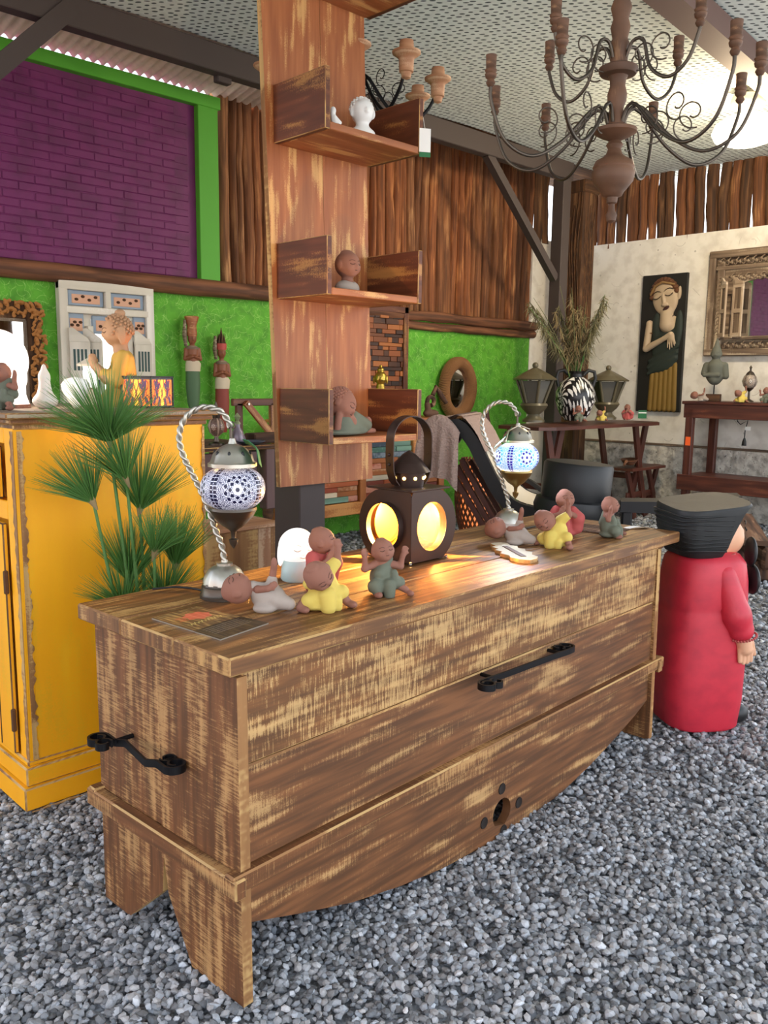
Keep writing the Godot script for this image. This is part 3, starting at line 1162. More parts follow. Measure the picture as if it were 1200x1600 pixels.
func build_chest() -> void:
	var g := thing("boat_chest", "long worn brown wooden boat-shaped chest counter with iron scroll handles", "chest", CH, 3.0)
	# top boards
	for k in 3:
		var z0: float = [-0.60, -0.40, -0.185][k]
		var z1: float = [-0.401, -0.186, 0.012][k]
		part("top_board", wood(true).box(V(1.01, 0.78, (z0 + z1) / 2), V(2.12, 0.04, z1 - z0), 0.004, 0), [M.chest_top, M.worn], g)
	part("top_skirt", wood().box(V(1.0, 0.755, -0.295), V(2.0, 0.03, 0.55), 0.003, 0), M.chest, g)
	# long sides
	for s in [0, 1]:
		var z: float = -0.03 if s == 0 else -0.57
		part("side_plank", wood(true).box(V(0.978, 0.653, z), V(1.95, 0.214, 0.026), 0.004, 0), [M.chest_saw, M.worn], g)
		part("side_plank", wood(true).box(V(0.978, 0.43, z - 0.002), V(1.95, 0.226, 0.026), 0.004, 0), [M.chest, M.worn], g)
		part("side_moulding", wood(true).box(V(0.99, 0.296, z + (0.016 if s == 0 else -0.016)), V(2.06, 0.042, 0.034), 0.004, 0), [M.chest_end, M.worn], g)
		# curved hull board with its drain hole
		var ctr := Vector2(0.98, 0.065)
		var low := [Vector2(0, 0.186), Vector2(0.17, 0.128), Vector2(0.338, 0.075), Vector2(0.52, 0.036), Vector2(0.695, 0.008), Vector2(0.9, -0.008), Vector2(1.117, -0.01), Vector2(1.32, 0.0), Vector2(1.517, 0.035), Vector2(1.7, 0.08), Vector2(1.846, 0.122), Vector2(1.95, 0.16)]
		var outer := PackedVector2Array()
		for i in low.size():
			outer.append(low[i])
			if i < low.size() - 1:
				outer.append((low[i] + low[i + 1]) / 2)
		for i in 22:
			outer.append(Vector2(1.95 - 1.95 * i / 21.0, 0.29))
		var inner := PackedVector2Array()
		for p in outer:
			inner.append(ctr + (p - ctr).normalized() * 0.046)
		var hb := MB.new()
		hb.off = Vector2(0.1 + s * 0.3, 0.35)
		hb.ring(inner, outer, z - 0.018, z + 0.01)
		var hull := part("hull_board", hb, M.chest, g)
		if s == 0:
			for q in [[0.975, 0.144], [1.07, 0.064], [0.888, 0.068], [0.99, 0.004]]:
				part("peg_hole", MB.new().lathe([Vector2(0.0, 0.0008), Vector2(0.013, 0.0008), Vector2(0.015, 0.002), Vector2(0.017, 0.002), Vector2(0.018, 0.0)], 14), std("#1d120b", 0.9), hull)
				var o: MeshInstance3D = hull.get_child(hull.get_child_count() - 1)
				o.transform = Transform3D(Basis(Vector3.RIGHT, PI / 2), V(q[0], q[1], z + 0.0105))
	# ends: two upright boards each, cut to feet at the bottom
	for s in [0, 1]:
		var xf := Transform3D(Basis(Vector3.UP, -PI / 2), V(0.0 if s == 0 else 1.955, 0, 0))
		for k in 2:
			var mb := wood(true)
			mb.xf = xf
			var poly: PackedVector2Array
			if k == 0:
				poly = PackedVector2Array([Vector2(-0.588, 0.745), Vector2(-0.588, 0.0), Vector2(-0.47, 0.0), Vector2(-0.315, 0.135), Vector2(-0.305, 0.235), Vector2(-0.312, 0.745)])
			else:
				poly = PackedVector2Array([Vector2(-0.308, 0.745), Vector2(-0.301, 0.235), Vector2(-0.285, 0.145), Vector2(-0.195, 0.0), Vector2(-0.004, 0.0), Vector2(-0.012, 0.745)])
			mb.prism(poly, -0.012, 0.014 if k else 0.011, 1)
			part("end_board", mb, [M.chest_end, M.worn], g)
		var mm := wood(true)
		mm.xf = xf
		mm.box(V(-0.30, 0.288, 0.026 if s == 0 else -0.026), V(0.62, 0.046, 0.03), 0.004, 0)
		part("end_moulding", mm, [M.chest_end, M.worn], g)
	scroll_handle(g, Basis(Vector3.UP, -PI / 2), V(-0.012, 0.497, -0.335), 0.36, -0.012, 0.012)
	scroll_handle(g, Basis(Vector3.BACK, -0.03), V(1.025, 0.53, -0.018), 0.6, 0.0, 0.0)
	part("inner_wall", MB.new().box(V(1.0, 0.38, -0.30), V(1.9, 0.5, 0.01), 0.0), M.bark_dark, g)

func build_shelf() -> void:
	var g := thing("shelf_post", "dark square wooden post holding up the orange shelf board", "post", V(-5.76, 0, 2.25))
	part("post", wood().box(V(0, 1.76, 0), V(0.17, 3.52, 0.21), 0.006), M.beam, g)
	g = thing("shelf_board", "tall orange brown scraped board with four open shelf boxes on its face", "shelf", V(-6.05, 0.84, 2.37))
	part("board", wood(true).prism(PackedVector2Array([Vector2(0.05, 0), Vector2(0.36, 0), Vector2(0.28, 2.67), Vector2(-0.06, 2.67)]), 0.0, 0.03, 1), [M.shelf, M.worn], g)
	part("board", wood(true).prism(PackedVector2Array([Vector2(0.362, 0), Vector2(0.665, 0), Vector2(0.56, 2.67), Vector2(0.282, 2.67)]), 0.0, 0.03, 1), [M.shelf, M.worn], g)
	var k := 0
	for y in [0.225, 0.885, 1.57, 2.255]:
		var b := Node3D.new()
		b.name = "shelf_box"
		b.position = V(0.05 - k * 0.012, y, 0.03)
		g.add_child(b, true)
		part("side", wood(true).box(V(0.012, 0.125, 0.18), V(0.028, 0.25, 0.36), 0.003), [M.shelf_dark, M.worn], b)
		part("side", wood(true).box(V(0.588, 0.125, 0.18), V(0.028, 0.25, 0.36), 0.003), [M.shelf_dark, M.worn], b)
		part("bottom", wood(true).box(V(0.30, 0.016, 0.178), V(0.546, 0.032, 0.36), 0.003, 0), [M.shelf, M.shelf], b)
		k += 1
	# things standing in the boxes
	var bust := thing("baby_bust", "white baby bust in the upper shelf box, beside the hanging white tag", "figurine", V(-5.72, 2.443, 2.66), -20)
	var mb := MB.new()
	mb.blob([[1, V(0, 0.115, 0), V(0.052, 0.058, 0.055)], [0, V(0, 0.01, 0), V(0, 0.07, 0), 0.042, 0.026], [1, V(0, 0.02, 0), V(0.062, 0.03, 0.045)], [1, V(0.052, 0.11, 0), V(0.01, 0.02, 0.012)], [1, V(-0.052, 0.11, 0), V(0.01, 0.02, 0.012)], [1, V(0, 0.108, 0.055), V(0.008, 0.01, 0.008)]], 0.004, 0.012)
	part("body", mb.flat(), M.ceramic, bust)
	for i in 60:   # curls on the crown
		var t := acos(1.0 - i / 60.0 * 0.95)
		var a := i * 2.4
		part("curl", MB.new().ball(V(sin(t) * cos(a) * 0.052, 0.122 + cos(t) * 0.055, -0.012 + sin(t) * sin(a) * 0.05), Vector3.ONE * 0.0075, 6), M.ceramic, bust)
	var sm := thing("small_figurine", "tiny white seated figurine in the upper shelf box, left of the bust", "figurine", V(-5.885, 2.443, 2.665), 10)
	mb = MB.new()
	mb.blob([[0, V(0, 0.02, 0), V(-0.008, 0.065, -0.01), 0.02, 0.011], [1, V(-0.008, 0.083, -0.008), V(0.013, 0.017, 0.013)], [0, V(0, 0.015, 0), V(0.035, 0.01, 0.02), 0.014, 0.009], [0, V(-0.006, 0.055, 0), V(0.016, 0.035, 0.014), 0.008, 0.007]], 0.0035, 0.008)
	part("body", mb.flat(), M.ceramic, sm)
	var tb := thing("baby_bust", "brown terracotta baby bust in the middle shelf box", "figurine", V(-5.78, 1.759, 2.63), 5)
	mb = MB.new()
	mb.blob(head_prims(V(0, 0.125, 0), Basis(), 0.06) + [[0, V(0, 0.0, 0), V(0, 0.07, 0), 0.04, 0.024]], 0.004, 0.012)
	part("body", mb.flat(), M.clay, tb)
	mb = MB.new()
	mb.blob([[1, V(0, 0.02, 0), V(0.066, 0.036, 0.048)], [2, V(0, 0.07, 0.02), V(0, 0.1, 0.02), 0.03, 0.03]], 0.004, 0.01)
	part("collar", mb.flat(), M.claygray, tb)
	face_marks(tb, V(0, 0.125, 0), Basis(), 0.06)
	var sb := thing("sleeping_figurine", "curly haired sleeping child figurine in grey robe in the lowest shelf box", "figurine", V(-5.785, 1.104, 2.645), 12)
	sb.scale = Vector3.ONE * 1.12
	var hbs := Basis(Vector3.UP, 0.35) * Basis(Vector3.BACK, -0.35) * Basis(Vector3.RIGHT, 0.3)
	mb = MB.new()
	mb.blob(head_prims(V(-0.045, 0.125, 0.0), hbs, 0.062) + [[0, V(-0.03, 0.07, 0.01), V(-0.02, 0.05, 0.02), 0.03, 0.034], [0, V(-0.105, 0.0, 0.02), V(-0.09, 0.08, 0.02), 0.017, 0.015], [1, V(0.10, 0.05, 0.03), V(0.02, 0.022, 0.02)], [0, V(0.10, 0.012, 0.03), V(0.15, 0.008, 0.03), 0.015, 0.011]], 0.004, 0.01)
	part("body", mb.flat(), M.clay, sb)
	mb = MB.new()
	mb.blob([[0, V(-0.05, 0.035, 0), V(0.05, 0.03, 0), 0.056, 0.046], [0, V(0.02, 0.07, 0.01), V(0.09, 0.035, 0.03), 0.03, 0.027], [1, V(-0.02, 0.01, 0.01), V(0.125, 0.02, 0.055)], [2, V(-0.025, 0.085, 0.06), V(-0.02, 0.03, 0.08), 0.016, 0.006]], 0.004, 0.012)
	part("robe", mb.flat(), M.robegreen, sb)
	for i in 190:
		var t := acos(1.0 - i / 190.0 * 1.3)
		var a := i * 2.4
		if sin(t) * sin(a) > 0.5 and cos(t) < 0.72:
			continue
		part("curl", MB.new().ball(V(-0.045, 0.125, 0) + hbs * V(sin(t) * cos(a) * 0.057, cos(t) * 0.06 + 0.006, -0.012 + sin(t) * sin(a) * 0.055), Vector3.ONE * 0.008, 6), M.clay, sb)
	face_marks(sb, V(-0.045, 0.125, 0), hbs, 0.062)
	var tg := thing("price_tag", "white paper tag with green band hanging from the upper shelf box", "tag", V(-5.425, 2.47, 2.775), -30)
	part("paper", MB.new().box(V(0, 0.0, 0), V(0.055, 0.11, 0.002), 0.0), M.paper, tg)
	part("green_band", MB.new().box(V(0, -0.062, 0.001), V(0.055, 0.022, 0.003), 0.0), M.tagg, tg)
	part("string", MB.new().tube([V(0.0, 0.05, 0), V(-0.01, 0.13, -0.02)], 0.001, 5), M.paper, tg)

func build_cabinet() -> void:
	# front towards -x, side towards +z
	var g := thing("cabinet", "bright yellow distressed cabinet with worn edges and brown moulded top", "cabinet", V(-7.5, 0, 3.08))
	part("side_panel", wood().box(V(0.325, 0.65, -0.012), V(0.63, 1.1, 0.02), 0.002, 1), M.yellow, g)
	part("back_corner", wood().box(V(0.63, 0.65, -0.02), V(0.03, 1.1, 0.03), 0.004, 1), M.worn, g)
	part("body", wood().box(V(0.325, 0.65, -0.45), V(0.6, 1.1, 0.86), 0.002, 1), M.yellow, g)
	part("stile", wood().box(V(0.0, 0.65, -0.035), V(0.03, 1.1, 0.07), 0.003, 1), M.yellow, g)
	part("rail", wood().box(V(0.0, 0.945, -0.46), V(0.03, 0.06, 0.78), 0.003, 2), M.yellow, g)
	part("rail", wood().box(V(0.0, 1.175, -0.46), V(0.03, 0.05, 0.78), 0.003, 2), M.yellow, g)
	# plinth
	for q in [[0.0, 0.075, 0.035], [0.075, 0.135, 0.022], [0.135, 0.155, 0.012]]:
		part("plinth", wood(true).box(V(0.32, (q[0] + q[1]) / 2, -0.45), V(0.66 + q[2] * 2, q[1] - q[0], 0.88 + q[2] * 2), 0.005, 0), [M.yellow, M.worn], g)
	# crown
	for q in [[1.195, 1.212, 0.015], [1.212, 1.228, 0.03], [1.228, 1.246, 0.045]]:
		part("crown", wood(true).box(V(0.32, (q[0] + q[1]) / 2, -0.45), V(0.64 + q[2] * 2, q[1] - q[0], 0.88 + q[2] * 2), 0.004, 0), [M.oldwood if q[2] > 0.04 else M.chest, M.worn], g)
	# drawer and boarded door on the front
	var xf := Transform3D(Basis(Vector3.UP, -PI / 2), V(-0.017, 0, 0))
	var d := Node3D.new()
	d.name = "drawer"
	d.transform = xf
	g.add_child(d, true)
	part("front", wood(true).box(V(-0.46, 1.063, 0.006), V(0.74, 0.165, 0.02), 0.006, 0), [M.yellow, M.bark_dark], d)
	part("pull", MB.new().tube([V(-0.28, 1.06, 0.015), V(-0.28, 1.06, 0.06), V(-0.20, 1.06, 0.06), V(-0.20, 1.06, 0.015)], 0.008), M.iron, d)
	d = Node3D.new()
	d.name = "door"
	d.transform = xf
	g.add_child(d, true)
	for k in 7:
		part("plank", wood(true).box(V(-0.135 - k * 0.108, 0.53, 0.004), V(0.105, 0.75, 0.016), 0.004, 1), [M.yellow, M.bark_dark], d)
	part("hinge", MB.new().box(V(-0.078, 0.72, 0.012), V(0.012, 0.075, 0.014), 0.003), M.bark_dark, d)
	part("hinge", MB.new().box(V(-0.078, 0.27, 0.012), V(0.012, 0.075, 0.014), 0.003), M.bark_dark, d)
	# ragged worn wood along the corner and the edges
	var st := MB.new()
	st.us = Vector2(2, 4)
	st.prism(rough_poly(Vector2(-0.004, 1.19), Vector2(-0.004, 0.155), 0.017, 90, 0.006), 0.0, 0.0022, 1)
	st.prism(rough_poly(Vector2(0.645, 0.155), Vector2(0.645, 1.19), 0.011, 60, 0.005), 0.0, 0.0022, 1)
	st.prism(rough_poly(Vector2(0.68, 0.0), Vector2(-0.03, 0.0), -0.006, 30, 0.004), 0.036, 0.0365, 0)
	part("worn_edge", st, M.worn, g)
	st = MB.new()
	st.xf = Transform3D(Basis(Vector3.UP, -PI / 2), V(-0.015, 0, 0))
	st.prism(rough_poly(Vector2(0.0, 0.155), Vector2(0.0, 1.19), 0.02, 60, 0.006), 0.0, 0.0022, 1)
	part("worn_edge", st, M.worn, g)

func turned_leg(parent: Node, at: Vector3, h: float, r: float, m) -> void:
	var p := []
	for q in [[0.0, 0.75], [0.04, 0.95], [0.1, 0.7], [0.14, 1.0], [0.18, 0.6], [0.22, 0.9], [0.3, 0.8], [0.38, 1.0], [0.46, 0.55], [0.5, 0.9], [0.54, 0.6], [0.6, 0.95], [0.68, 1.0], [0.76, 0.6], [0.8, 1.0], [0.86, 0.65], [0.92, 0.95], [1.0, 0.9]]:
		p.append(Vector2(q[1] * r, q[0] * h))
	var o := part("leg", MB.new().lathe(p, 16), m, parent)
	o.position = at

func build_side_things() -> void:
	var g := thing("sideboard", "old mauve brown sideboard on turned legs behind the yellow cabinet", "sideboard", V(-6.25, 0, 1.48))
	part("apron", wood().box(V(0.36, 0.765, -0.01), V(0.84, 0.33, 0.03), 0.004, 0), M.purplewood, g)
	part("corner_post", wood().box(V(0.86, 0.76, 0.0), V(0.075, 0.37, 0.075), 0.005, 1), M.purplewood, g)
	part("corner_post", wood().box(V(0.86, 0.76, -0.55), V(0.075, 0.37, 0.075), 0.005, 1), M.purplewood, g)
	part("end_panel", wood().box(V(0.86, 0.765, -0.28), V(0.03, 0.33, 0.5), 0.004, 2), M.purplewood, g)
	part("top", wood(true).box(V(0.38, 0.955, -0.27), V(1.04, 0.025, 0.64), 0.005, 0), [M.drift, M.worn], g)
	for q in [[0.86, 0.0], [0.86, -0.55], [-0.03, 0.0], [-0.03, -0.55]]:
		turned_leg(g, V(q[0], 0, q[1]), 0.58, 0.036, M.bark_dark)
	g = thing("wooden_crate", "pale scraped wooden crate with fretted edge before the dark turned leg", "crate", V(-5.86, 0, 1.74))
	part("front", wood().box(V(-0.1, 0.28, 0.15), V(0.38, 0.54, 0.022), 0.004, 1), M.worn, g)
	part("front", wood().box(V(0.13, 0.28, 0.152), V(0.09, 0.54, 0.024), 0.004, 1), M.turnedpale, g)
	var fp := PackedVector2Array([Vector2(0.172, 0.01), Vector2(0.172, 0.55)])
	for i in 25:
		fp.append(Vector2(0.235 + 0.012 * sin(i * 1.7) + 0.006 * sin(i * 3.1), 0.55 - 0.54 * i / 24.0))
	part("fretted_edge", wood(true).prism(fp, 0.14, 0.165, 1), [M.worn, M.turnedpale], g)
	part("side", wood().box(V(0.16, 0.28, 0.0), V(0.02, 0.54, 0.28), 0.003, 1), M.turnedpale, g)
	part("side", wood().box(V(-0.28, 0.28, 0.0), V(0.02, 0.54, 0.28), 0.003, 1), M.turnedpale, g)
	part("lid", wood().box(V(-0.03, 0.56, 0.01), V(0.54, 0.025, 0.34), 0.004, 0), M.turnedpale, g)
	g = thing("folding_stand", "brown folding wooden stand leaning on the sideboard by the shelf post", "stand", V(-5.4, 0.967, 1.2))
	part("top_bar", wood().box(V(0.12, 0.245, 0), V(0.34, 0.045, 0.03), 0.004), M.shelf_dark, g)
	part("leg", wood().box(V(0.0, 0.12, 0.0), V(0.045, 0.24, 0.03), 0.004), M.shelf_dark, g)
	part("leg", wood().box(V(0.26, 0.12, 0.0), V(0.045, 0.24, 0.03), 0.004), M.shelf_dark, g)
	part("strut", wood().strap([V(0.03, 0.245, 0.03), V(0.22, 0.0, 0.1)], V(0, 0, 1), 0.022, 0.04), M.shelf, g)
	part("pivot", MB.new().tube([V(0.04, 0.235, 0.02), V(0.04, 0.235, 0.055)], 0.008), M.silver, g)
	g = thing("moroccan_lantern", "little dark metal lantern with mosaic bulb on the sideboard", "lantern", V(-5.68, 0.967, 1.37))
	part("base", MB.new().lathe([Vector2(0.045, 0), Vector2(0.045, 0.012), Vector2(0.016, 0.022), Vector2(0.012, 0.05)], 18), M.bronze, g)
	part("globe", MB.new().lathe([Vector2(0.012, 0.05), Vector2(0.04, 0.075), Vector2(0.05, 0.11), Vector2(0.04, 0.145), Vector2(0.015, 0.165)], 20), uv_mat(mosaic_tex(8, Color("#9a7f70"), Color("#3c2a24"), Color("#c0a894"), Color("#5a2c28"), 5), 0.3), g)
	part("spire", MB.new().lathe([Vector2(0.022, 0.16), Vector2(0.026, 0.18), Vector2(0.01, 0.20), Vector2(0.008, 0.22), Vector2(0.012, 0.23), Vector2(0.0, 0.262)], 16), M.bronze, g)
	g = thing("perfume_bottle", "small ornate mauve glass bottle beside the little dark lantern", "bottle", V(-5.53, 0.967, 1.37))
	part("body", MB.new().lathe([Vector2(0.0, 0.0), Vector2(0.036, 0.0), Vector2(0.045, 0.03), Vector2(0.03, 0.075), Vector2(0.016, 0.1), Vector2(0.015, 0.12)], 16, Vector3.ZERO, 8, 0.12), std("#8d8190", 0.25, 0.2), g)
	part("stopper", MB.new().lathe([Vector2(0.02, 0.12), Vector2(0.018, 0.13), Vector2(0.008, 0.14), Vector2(0.02, 0.165), Vector2(0.0, 0.19)], 12), std("#8f9a72", 0.3), g)
	g = thing("shell_dish", "blue grey shell dish lying on the sideboard edge", "dish", V(-5.5, 0.968, 1.46))
	part("dish", MB.new().lathe([Vector2(0.0, 0.0), Vector2(0.05, 0.004), Vector2(0.085, 0.022), Vector2(0.082, 0.024), Vector2(0.045, 0.008), Vector2(0.0, 0.005)], 24, Vector3.ZERO, 14, 0.08), std("#566070", 0.4), g)
	g = thing("lumber_offcut", "rough dark wood block on the sideboard under the folding stand", "wood block", V(-5.25, 0.967, 1.35))
	part("block", wood().box(V(-0.06, 0.03, 0), V(0.24, 0.06, 0.12), 0.008), M.drift, g)

	# reclaimed-wood panel cabinet against the green wall
	g = thing("striped_cabinet", "low cabinet with panels of multicoloured reclaimed wood strips behind the shelf", "cabinet", V(-4.4, 0, 0.42))
	var cols := ["#8a3a24", "#3f6e63", "#a8552c", "#33495c", "#c9b08a", "#5d8578", "#9c4528", "#76a08f", "#7a2f22", "#d8d0bc", "#385a70", "#a3602f"]
	var pm := []
	for c in cols:
		var base := Color(c)
		pm.append(uv_mat(wood_tex(128, 64, 200 + pm.size(), base.darkened(0.25), base, base.lightened(0.35), 0.72, 0.1, 0.6), 0.65))
	var orange := uv_mat(wood_tex(256, 128, 220, Color("#8a4f22"), Color("#b3702f"), Color("#cf9350"), 0.75, 0.1, 0.5), 0.5)
	for xx in [0.0, 0.62, 1.24, 1.58]:
		part("stile", wood().box(V(xx, 0.66, 0.17), V(0.07, 0.78, 0.045), 0.004, 1), orange, g)
	part("rail", wood().box(V(0.8, 0.33, 0.172), V(1.66, 0.1, 0.045), 0.004, 0), orange, g)
	part("rail", wood().box(V(0.8, 1.0, 0.172), V(1.66, 0.06, 0.045), 0.004, 0), orange, g)
	part("top", wood().box(V(0.8, 1.035, 0.0), V(1.72, 0.025, 0.44), 0.004, 0), orange, g)
	part("side", wood().box(V(1.6, 0.66, -0.02), V(0.03, 0.74, 0.38), 0.004, 1), orange, g)
	part("side", wood().box(V(0.0, 0.66, -0.02), V(0.03, 0.74, 0.38), 0.004, 1), orange, g)
	part("backing", MB.new().box(V(0.8, 0.66, 0.13), V(1.6, 0.7, 0.015), 0.0), M.bark_dark, g)
	for xx in [0.0, 1.6]:
		part("leg", wood().box(V(xx, 0.15, 0.15), V(0.06, 0.3, 0.06), 0.004, 1), orange, g)
		part("leg", wood().box(V(xx, 0.15, -0.18), V(0.06, 0.3, 0.06), 0.004, 1), orange, g)
	for pn in [[0.04, 0.58], [0.66, 1.2], [1.28, 1.54]]:
		var y := 0.385
		while y < 0.97:
			var hh := rg.randf_range(0.035, 0.055)
			var xx: float = pn[0]
			while xx < pn[1] - 0.02:
				var w: float = minf(rg.randf_range(0.14, 0.6), pn[1] - xx)
				if pn[1] - xx - w < 0.08:
					w = pn[1] - xx
				part("strip", wood().box(V(xx + w / 2, y + hh / 2, 0.155 + rg.randf_range(-0.004, 0.008)), V(w - 0.002, hh - 0.002, 0.03), 0.003, 0), pm[rg.randi() % pm.size()], g)
				xx += w
			y += hh
	# mosaic of wood blocks on the wall
	g = thing("wood_mosaic", "framed wall panel of brown wood mosaic blocks above the striped cabinet", "wall panel", V(-3.75, 1.2, 0.02))
	part("backing", MB.new().box(V(0.5, 0.4, 0.0), V(1.0, 0.8, 0.02), 0.0), M.bark_dark, g)
	part("frame", wood().box(V(1.0, 0.4, 0.03), V(0.06, 0.86, 0.06), 0.005), M.shelf_dark, g)
	part("frame", wood().box(V(0.0, 0.4, 0.03), V(0.06, 0.86, 0.06), 0.005), M.shelf_dark, g)
	part("frame", wood().box(V(0.5, 0.80, 0.03), V(1.05, 0.06, 0.06), 0.005), M.shelf_dark, g)
	part("frame", wood().box(V(0.5, 0.0, 0.03), V(1.05, 0.06, 0.06), 0.005), M.shelf_dark, g)
	var bcol := ["#3c2014", "#6b3a1d", "#8c4c22", "#4b2a18", "#a3602b", "#2c1a12", "#77411f"]
	var bms := []
	for c in bcol:
		var m := std(c, 0.55)
		bms.append(m)
	var by := 0.04
	while by < 0.76:
		var hh := rg.randf_range(0.03, 0.055)
		var xx := 0.04
		while xx < 0.95:
			var w := minf(rg.randf_range(0.05, 0.2), 0.965 - xx)
			part("block", MB.new().box(V(xx + w / 2, by + hh / 2, 0.02 + rg.randf_range(0, 0.018)), V(w - 0.002, hh - 0.002, 0.03), 0.002), bms[rg.randi() % 7], g)
			xx += w
		by += hh

	# black lounge chair; local z runs from its back to its foot
	g = thing("lounge_chair", "black curved lounge chair with cream sling seat behind the chest", "chair", V(-4.2, 0, 1.84), 28)
	var pr := [V(0, 0.93, -0.05), V(0, 1.01, -0.005), V(0, 1.06, 0.05), V(0, 1.065, 0.115), V(0, 0.96, 0.21), V(0, 0.84, 0.275), V(0, 0.71, 0.345), V(0, 0.60, 0.42), V(0, 0.53, 0.52), V(0, 0.50, 0.68), V(0, 0.50, 0.86), V(0, 0.53, 1.0)]
	var cv := Curve3D.new()
	for i in pr.size():
		var d: Vector3 = (pr[mini(i + 1, pr.size() - 1)] - pr[maxi(i - 1, 0)]) / 6.0
		cv.add_point(pr[i], -d, d)
	var rail := []
	for i in 33:
		rail.append(cv.sample_baked(cv.get_baked_length() * i / 32.0, true))
	for xx in [0.0, 0.56]:
		var pts := []
		for p in rail:
			pts.append(p + V(xx, 0, 0))
		part("side_rail", MB.new().strap(pts, V(1, 0, 0), 0.05, 0.085), M.black, g)
	var rows := []
	for p in rail.slice(5, 27):
		rows.append(PackedVector3Array([p + V(0.03, 0.045, 0.01), p + V(0.28, 0.03, 0.0), p + V(0.53, 0.045, 0.01)]))
	part("sling", MB.new().grid(rows), M.cream, g)
	for xx in [0.05, 0.51]:
		for k in 3:
			part("leg", wood().strap([V(xx + 0.01 * k, 0.84 - k * 0.05, 0.12 - k * 0.035), V(xx + 0.01 * k, 0.0, 0.62 - k * 0.04)], V(1, 0, 0), 0.03, 0.035), M.table, g)
		part("leg", wood().strap([V(xx, 0.5, 0.7), V(xx, 0.0, 0.3)], V(1, 0, 0), 0.03, 0.05), M.table, g)
		part("leg", wood().strap([V(xx, 0.5, 0.95), V(xx, 0.0, 1.0)], V(1, 0, 0), 0.03, 0.05), M.table, g)
	part("arm_rest", MB.new().strap([V(0.6, 0.70, 0.38), V(0.61, 0.64, 0.52), V(0.62, 0.5, 0.72)], V(1, 0, 0), 0.05, 0.03), M.black, g)
	g = thing("blanket", "beige quilted blanket draped over the top of the lounge chair", "blanket", V(-4.2, 0, 1.84), 28)
	rows = []
	for i in 31:
		var t := i / 30.0
		var row := PackedVector3Array()
		for j in 41:
			var u := j / 40.0
			var fold := 0.016 * sin(u * 24.0 + 1.0) * smoothstep(0.4, 1.0, t) + 0.007 * sin(u * 57.0 + t * 3.0) * t
			var p: Vector3
			if t < 0.5:
				var q := t / 0.5
				p = rail[int(lerpf(11, 3, q))].lerp(rail[mini(int(lerpf(11, 3, q)) + 1, 32)], 1.0 - fposmod(lerpf(11, 3, q), 1.0)) + V(0, 0.075, 0.02)
				p.z = lerpf(0.3, 0.0, q) if q > 0.999 else p.z
			else:
				var q := (t - 0.5) / 0.5
				var top: Vector3 = rail[3] + V(0, 0.075, 0.02)
				p = V(0, top.y + 0.02 * sin(q * 9.0) * (1.0 - q) - 0.46 * maxf(0.0, q - 0.1), top.z - 0.12 * sin(minf(q * 2.5, 1.0) * PI / 2) - 0.05 * q)
			row.append(p + V(lerpf(-0.05, 0.60, u) + 0.03 * (u - 0.5) * t, fold * 0.3 * (1.0 - t), -fold))
		rows.append(row)
	var cl := MB.new()
	cl.grid(rows)
	rows = []
	for i in 20:
		var t := i / 19.0
		var row := PackedVector3Array()
		for j in 31:
			var u := j / 30.0
			var top: float = 1.14 - 0.10 * pow(absf(u - 0.45) * 2.0, 2.0)
			var fold := 0.02 * sin(u * 22.0 + 0.6) * smoothstep(0.1, 0.7, t)
			row.append(V(-0.045 - 0.05 * sin(minf(t * 4.0, 1.0) * PI / 2) - fold - 0.02 * t, top - 0.44 * maxf(0.0, t - 0.08) - 0.02 * sin(u * 5.0) * t, lerpf(-0.14, 0.13, u) - 0.05 * t * (1.0 - u)))
		rows.append(row)
	cl.grid(rows)
	part("cloth", cl, M.cloth, g)
	# pot-shaped black stool
	g = thing("black_pot", "big black lidded wooden pot behind the small clay monks", "pot", V(-4.02, 0, 2.72))
	g.rotation_degrees.x = 3
	g.rotation_degrees.z = -3
	part("body", MB.new().lathe([Vector2(0.0, 0.0), Vector2(0.2, 0.0), Vector2(0.225, 0.1), Vector2(0.235, 0.3), Vector2(0.235, 0.55), Vector2(0.232, 0.56), Vector2(0.19, 0.57)], 40), M.black, g)
	part("rim", MB.new().lathe([Vector2(0.2, 0.55), Vector2(0.242, 0.56), Vector2(0.25, 0.6), Vector2(0.238, 0.645), Vector2(0.205, 0.655)], 40), M.black, g)
	part("lid", MB.new().lathe([Vector2(0.205, 0.64), Vector2(0.212, 0.66), Vector2(0.212, 0.86), Vector2(0.2, 0.875), Vector2(0.14, 0.882), Vector2(0.0, 0.885)], 40), M.black, g)
	# dark carved bench arm
	g = thing("black_bench", "black carved wooden bench with curved bracket beside the red doll", "bench", V(0, 0, 0))
	var bp := [Vector2(0, 0), Vector2(0, 0.062), Vector2(0.36, 0.075), Vector2(0.5, 0.115), Vector2(0.66, 0.12), Vector2(0.66, -0.6), Vector2(0.5, -0.6), Vector2(0.49, -0.2), Vector2(0.43, -0.06), Vector2(0.32, 0.0)]
	var bb := MB.new()
	bb.xf = Transform3D(Basis(Vector3.UP, deg_to_rad(-58.0)), V(-3.97, 0.61, 3.06))
	bb.prism(PackedVector2Array(bp), -0.09, 0.09)
	part("seat_and_bracket", bb, M.black, g)
	bb = MB.new()
	bb.xf = Transform3D(Basis(Vector3.UP, deg_to_rad(-58.0)), V(-3.97, 0.0, 3.06))
	bb.box(V(0.04, 0.31, 0), V(0.06, 0.61, 0.15), 0.01)
	part("leg", bb, M.black, g)

	# folding table and benches in the corner
	g = thing("picnic_table", "dark red wooden folding table with V legs before the corner pillar", "table", V(-1.27, 0, 1.1))
	var tp := PackedVector2Array([Vector2(-1.1, -0.22), Vector2(-0.95, -0.3), Vector2(0.88, -0.3), Vector2(1.02, -0.2), Vector2(1.02, 0.2), Vector2(0.88, 0.3), Vector2(-0.95, 0.3), Vector2(-1.1, 0.22)])
	var mb := wood()
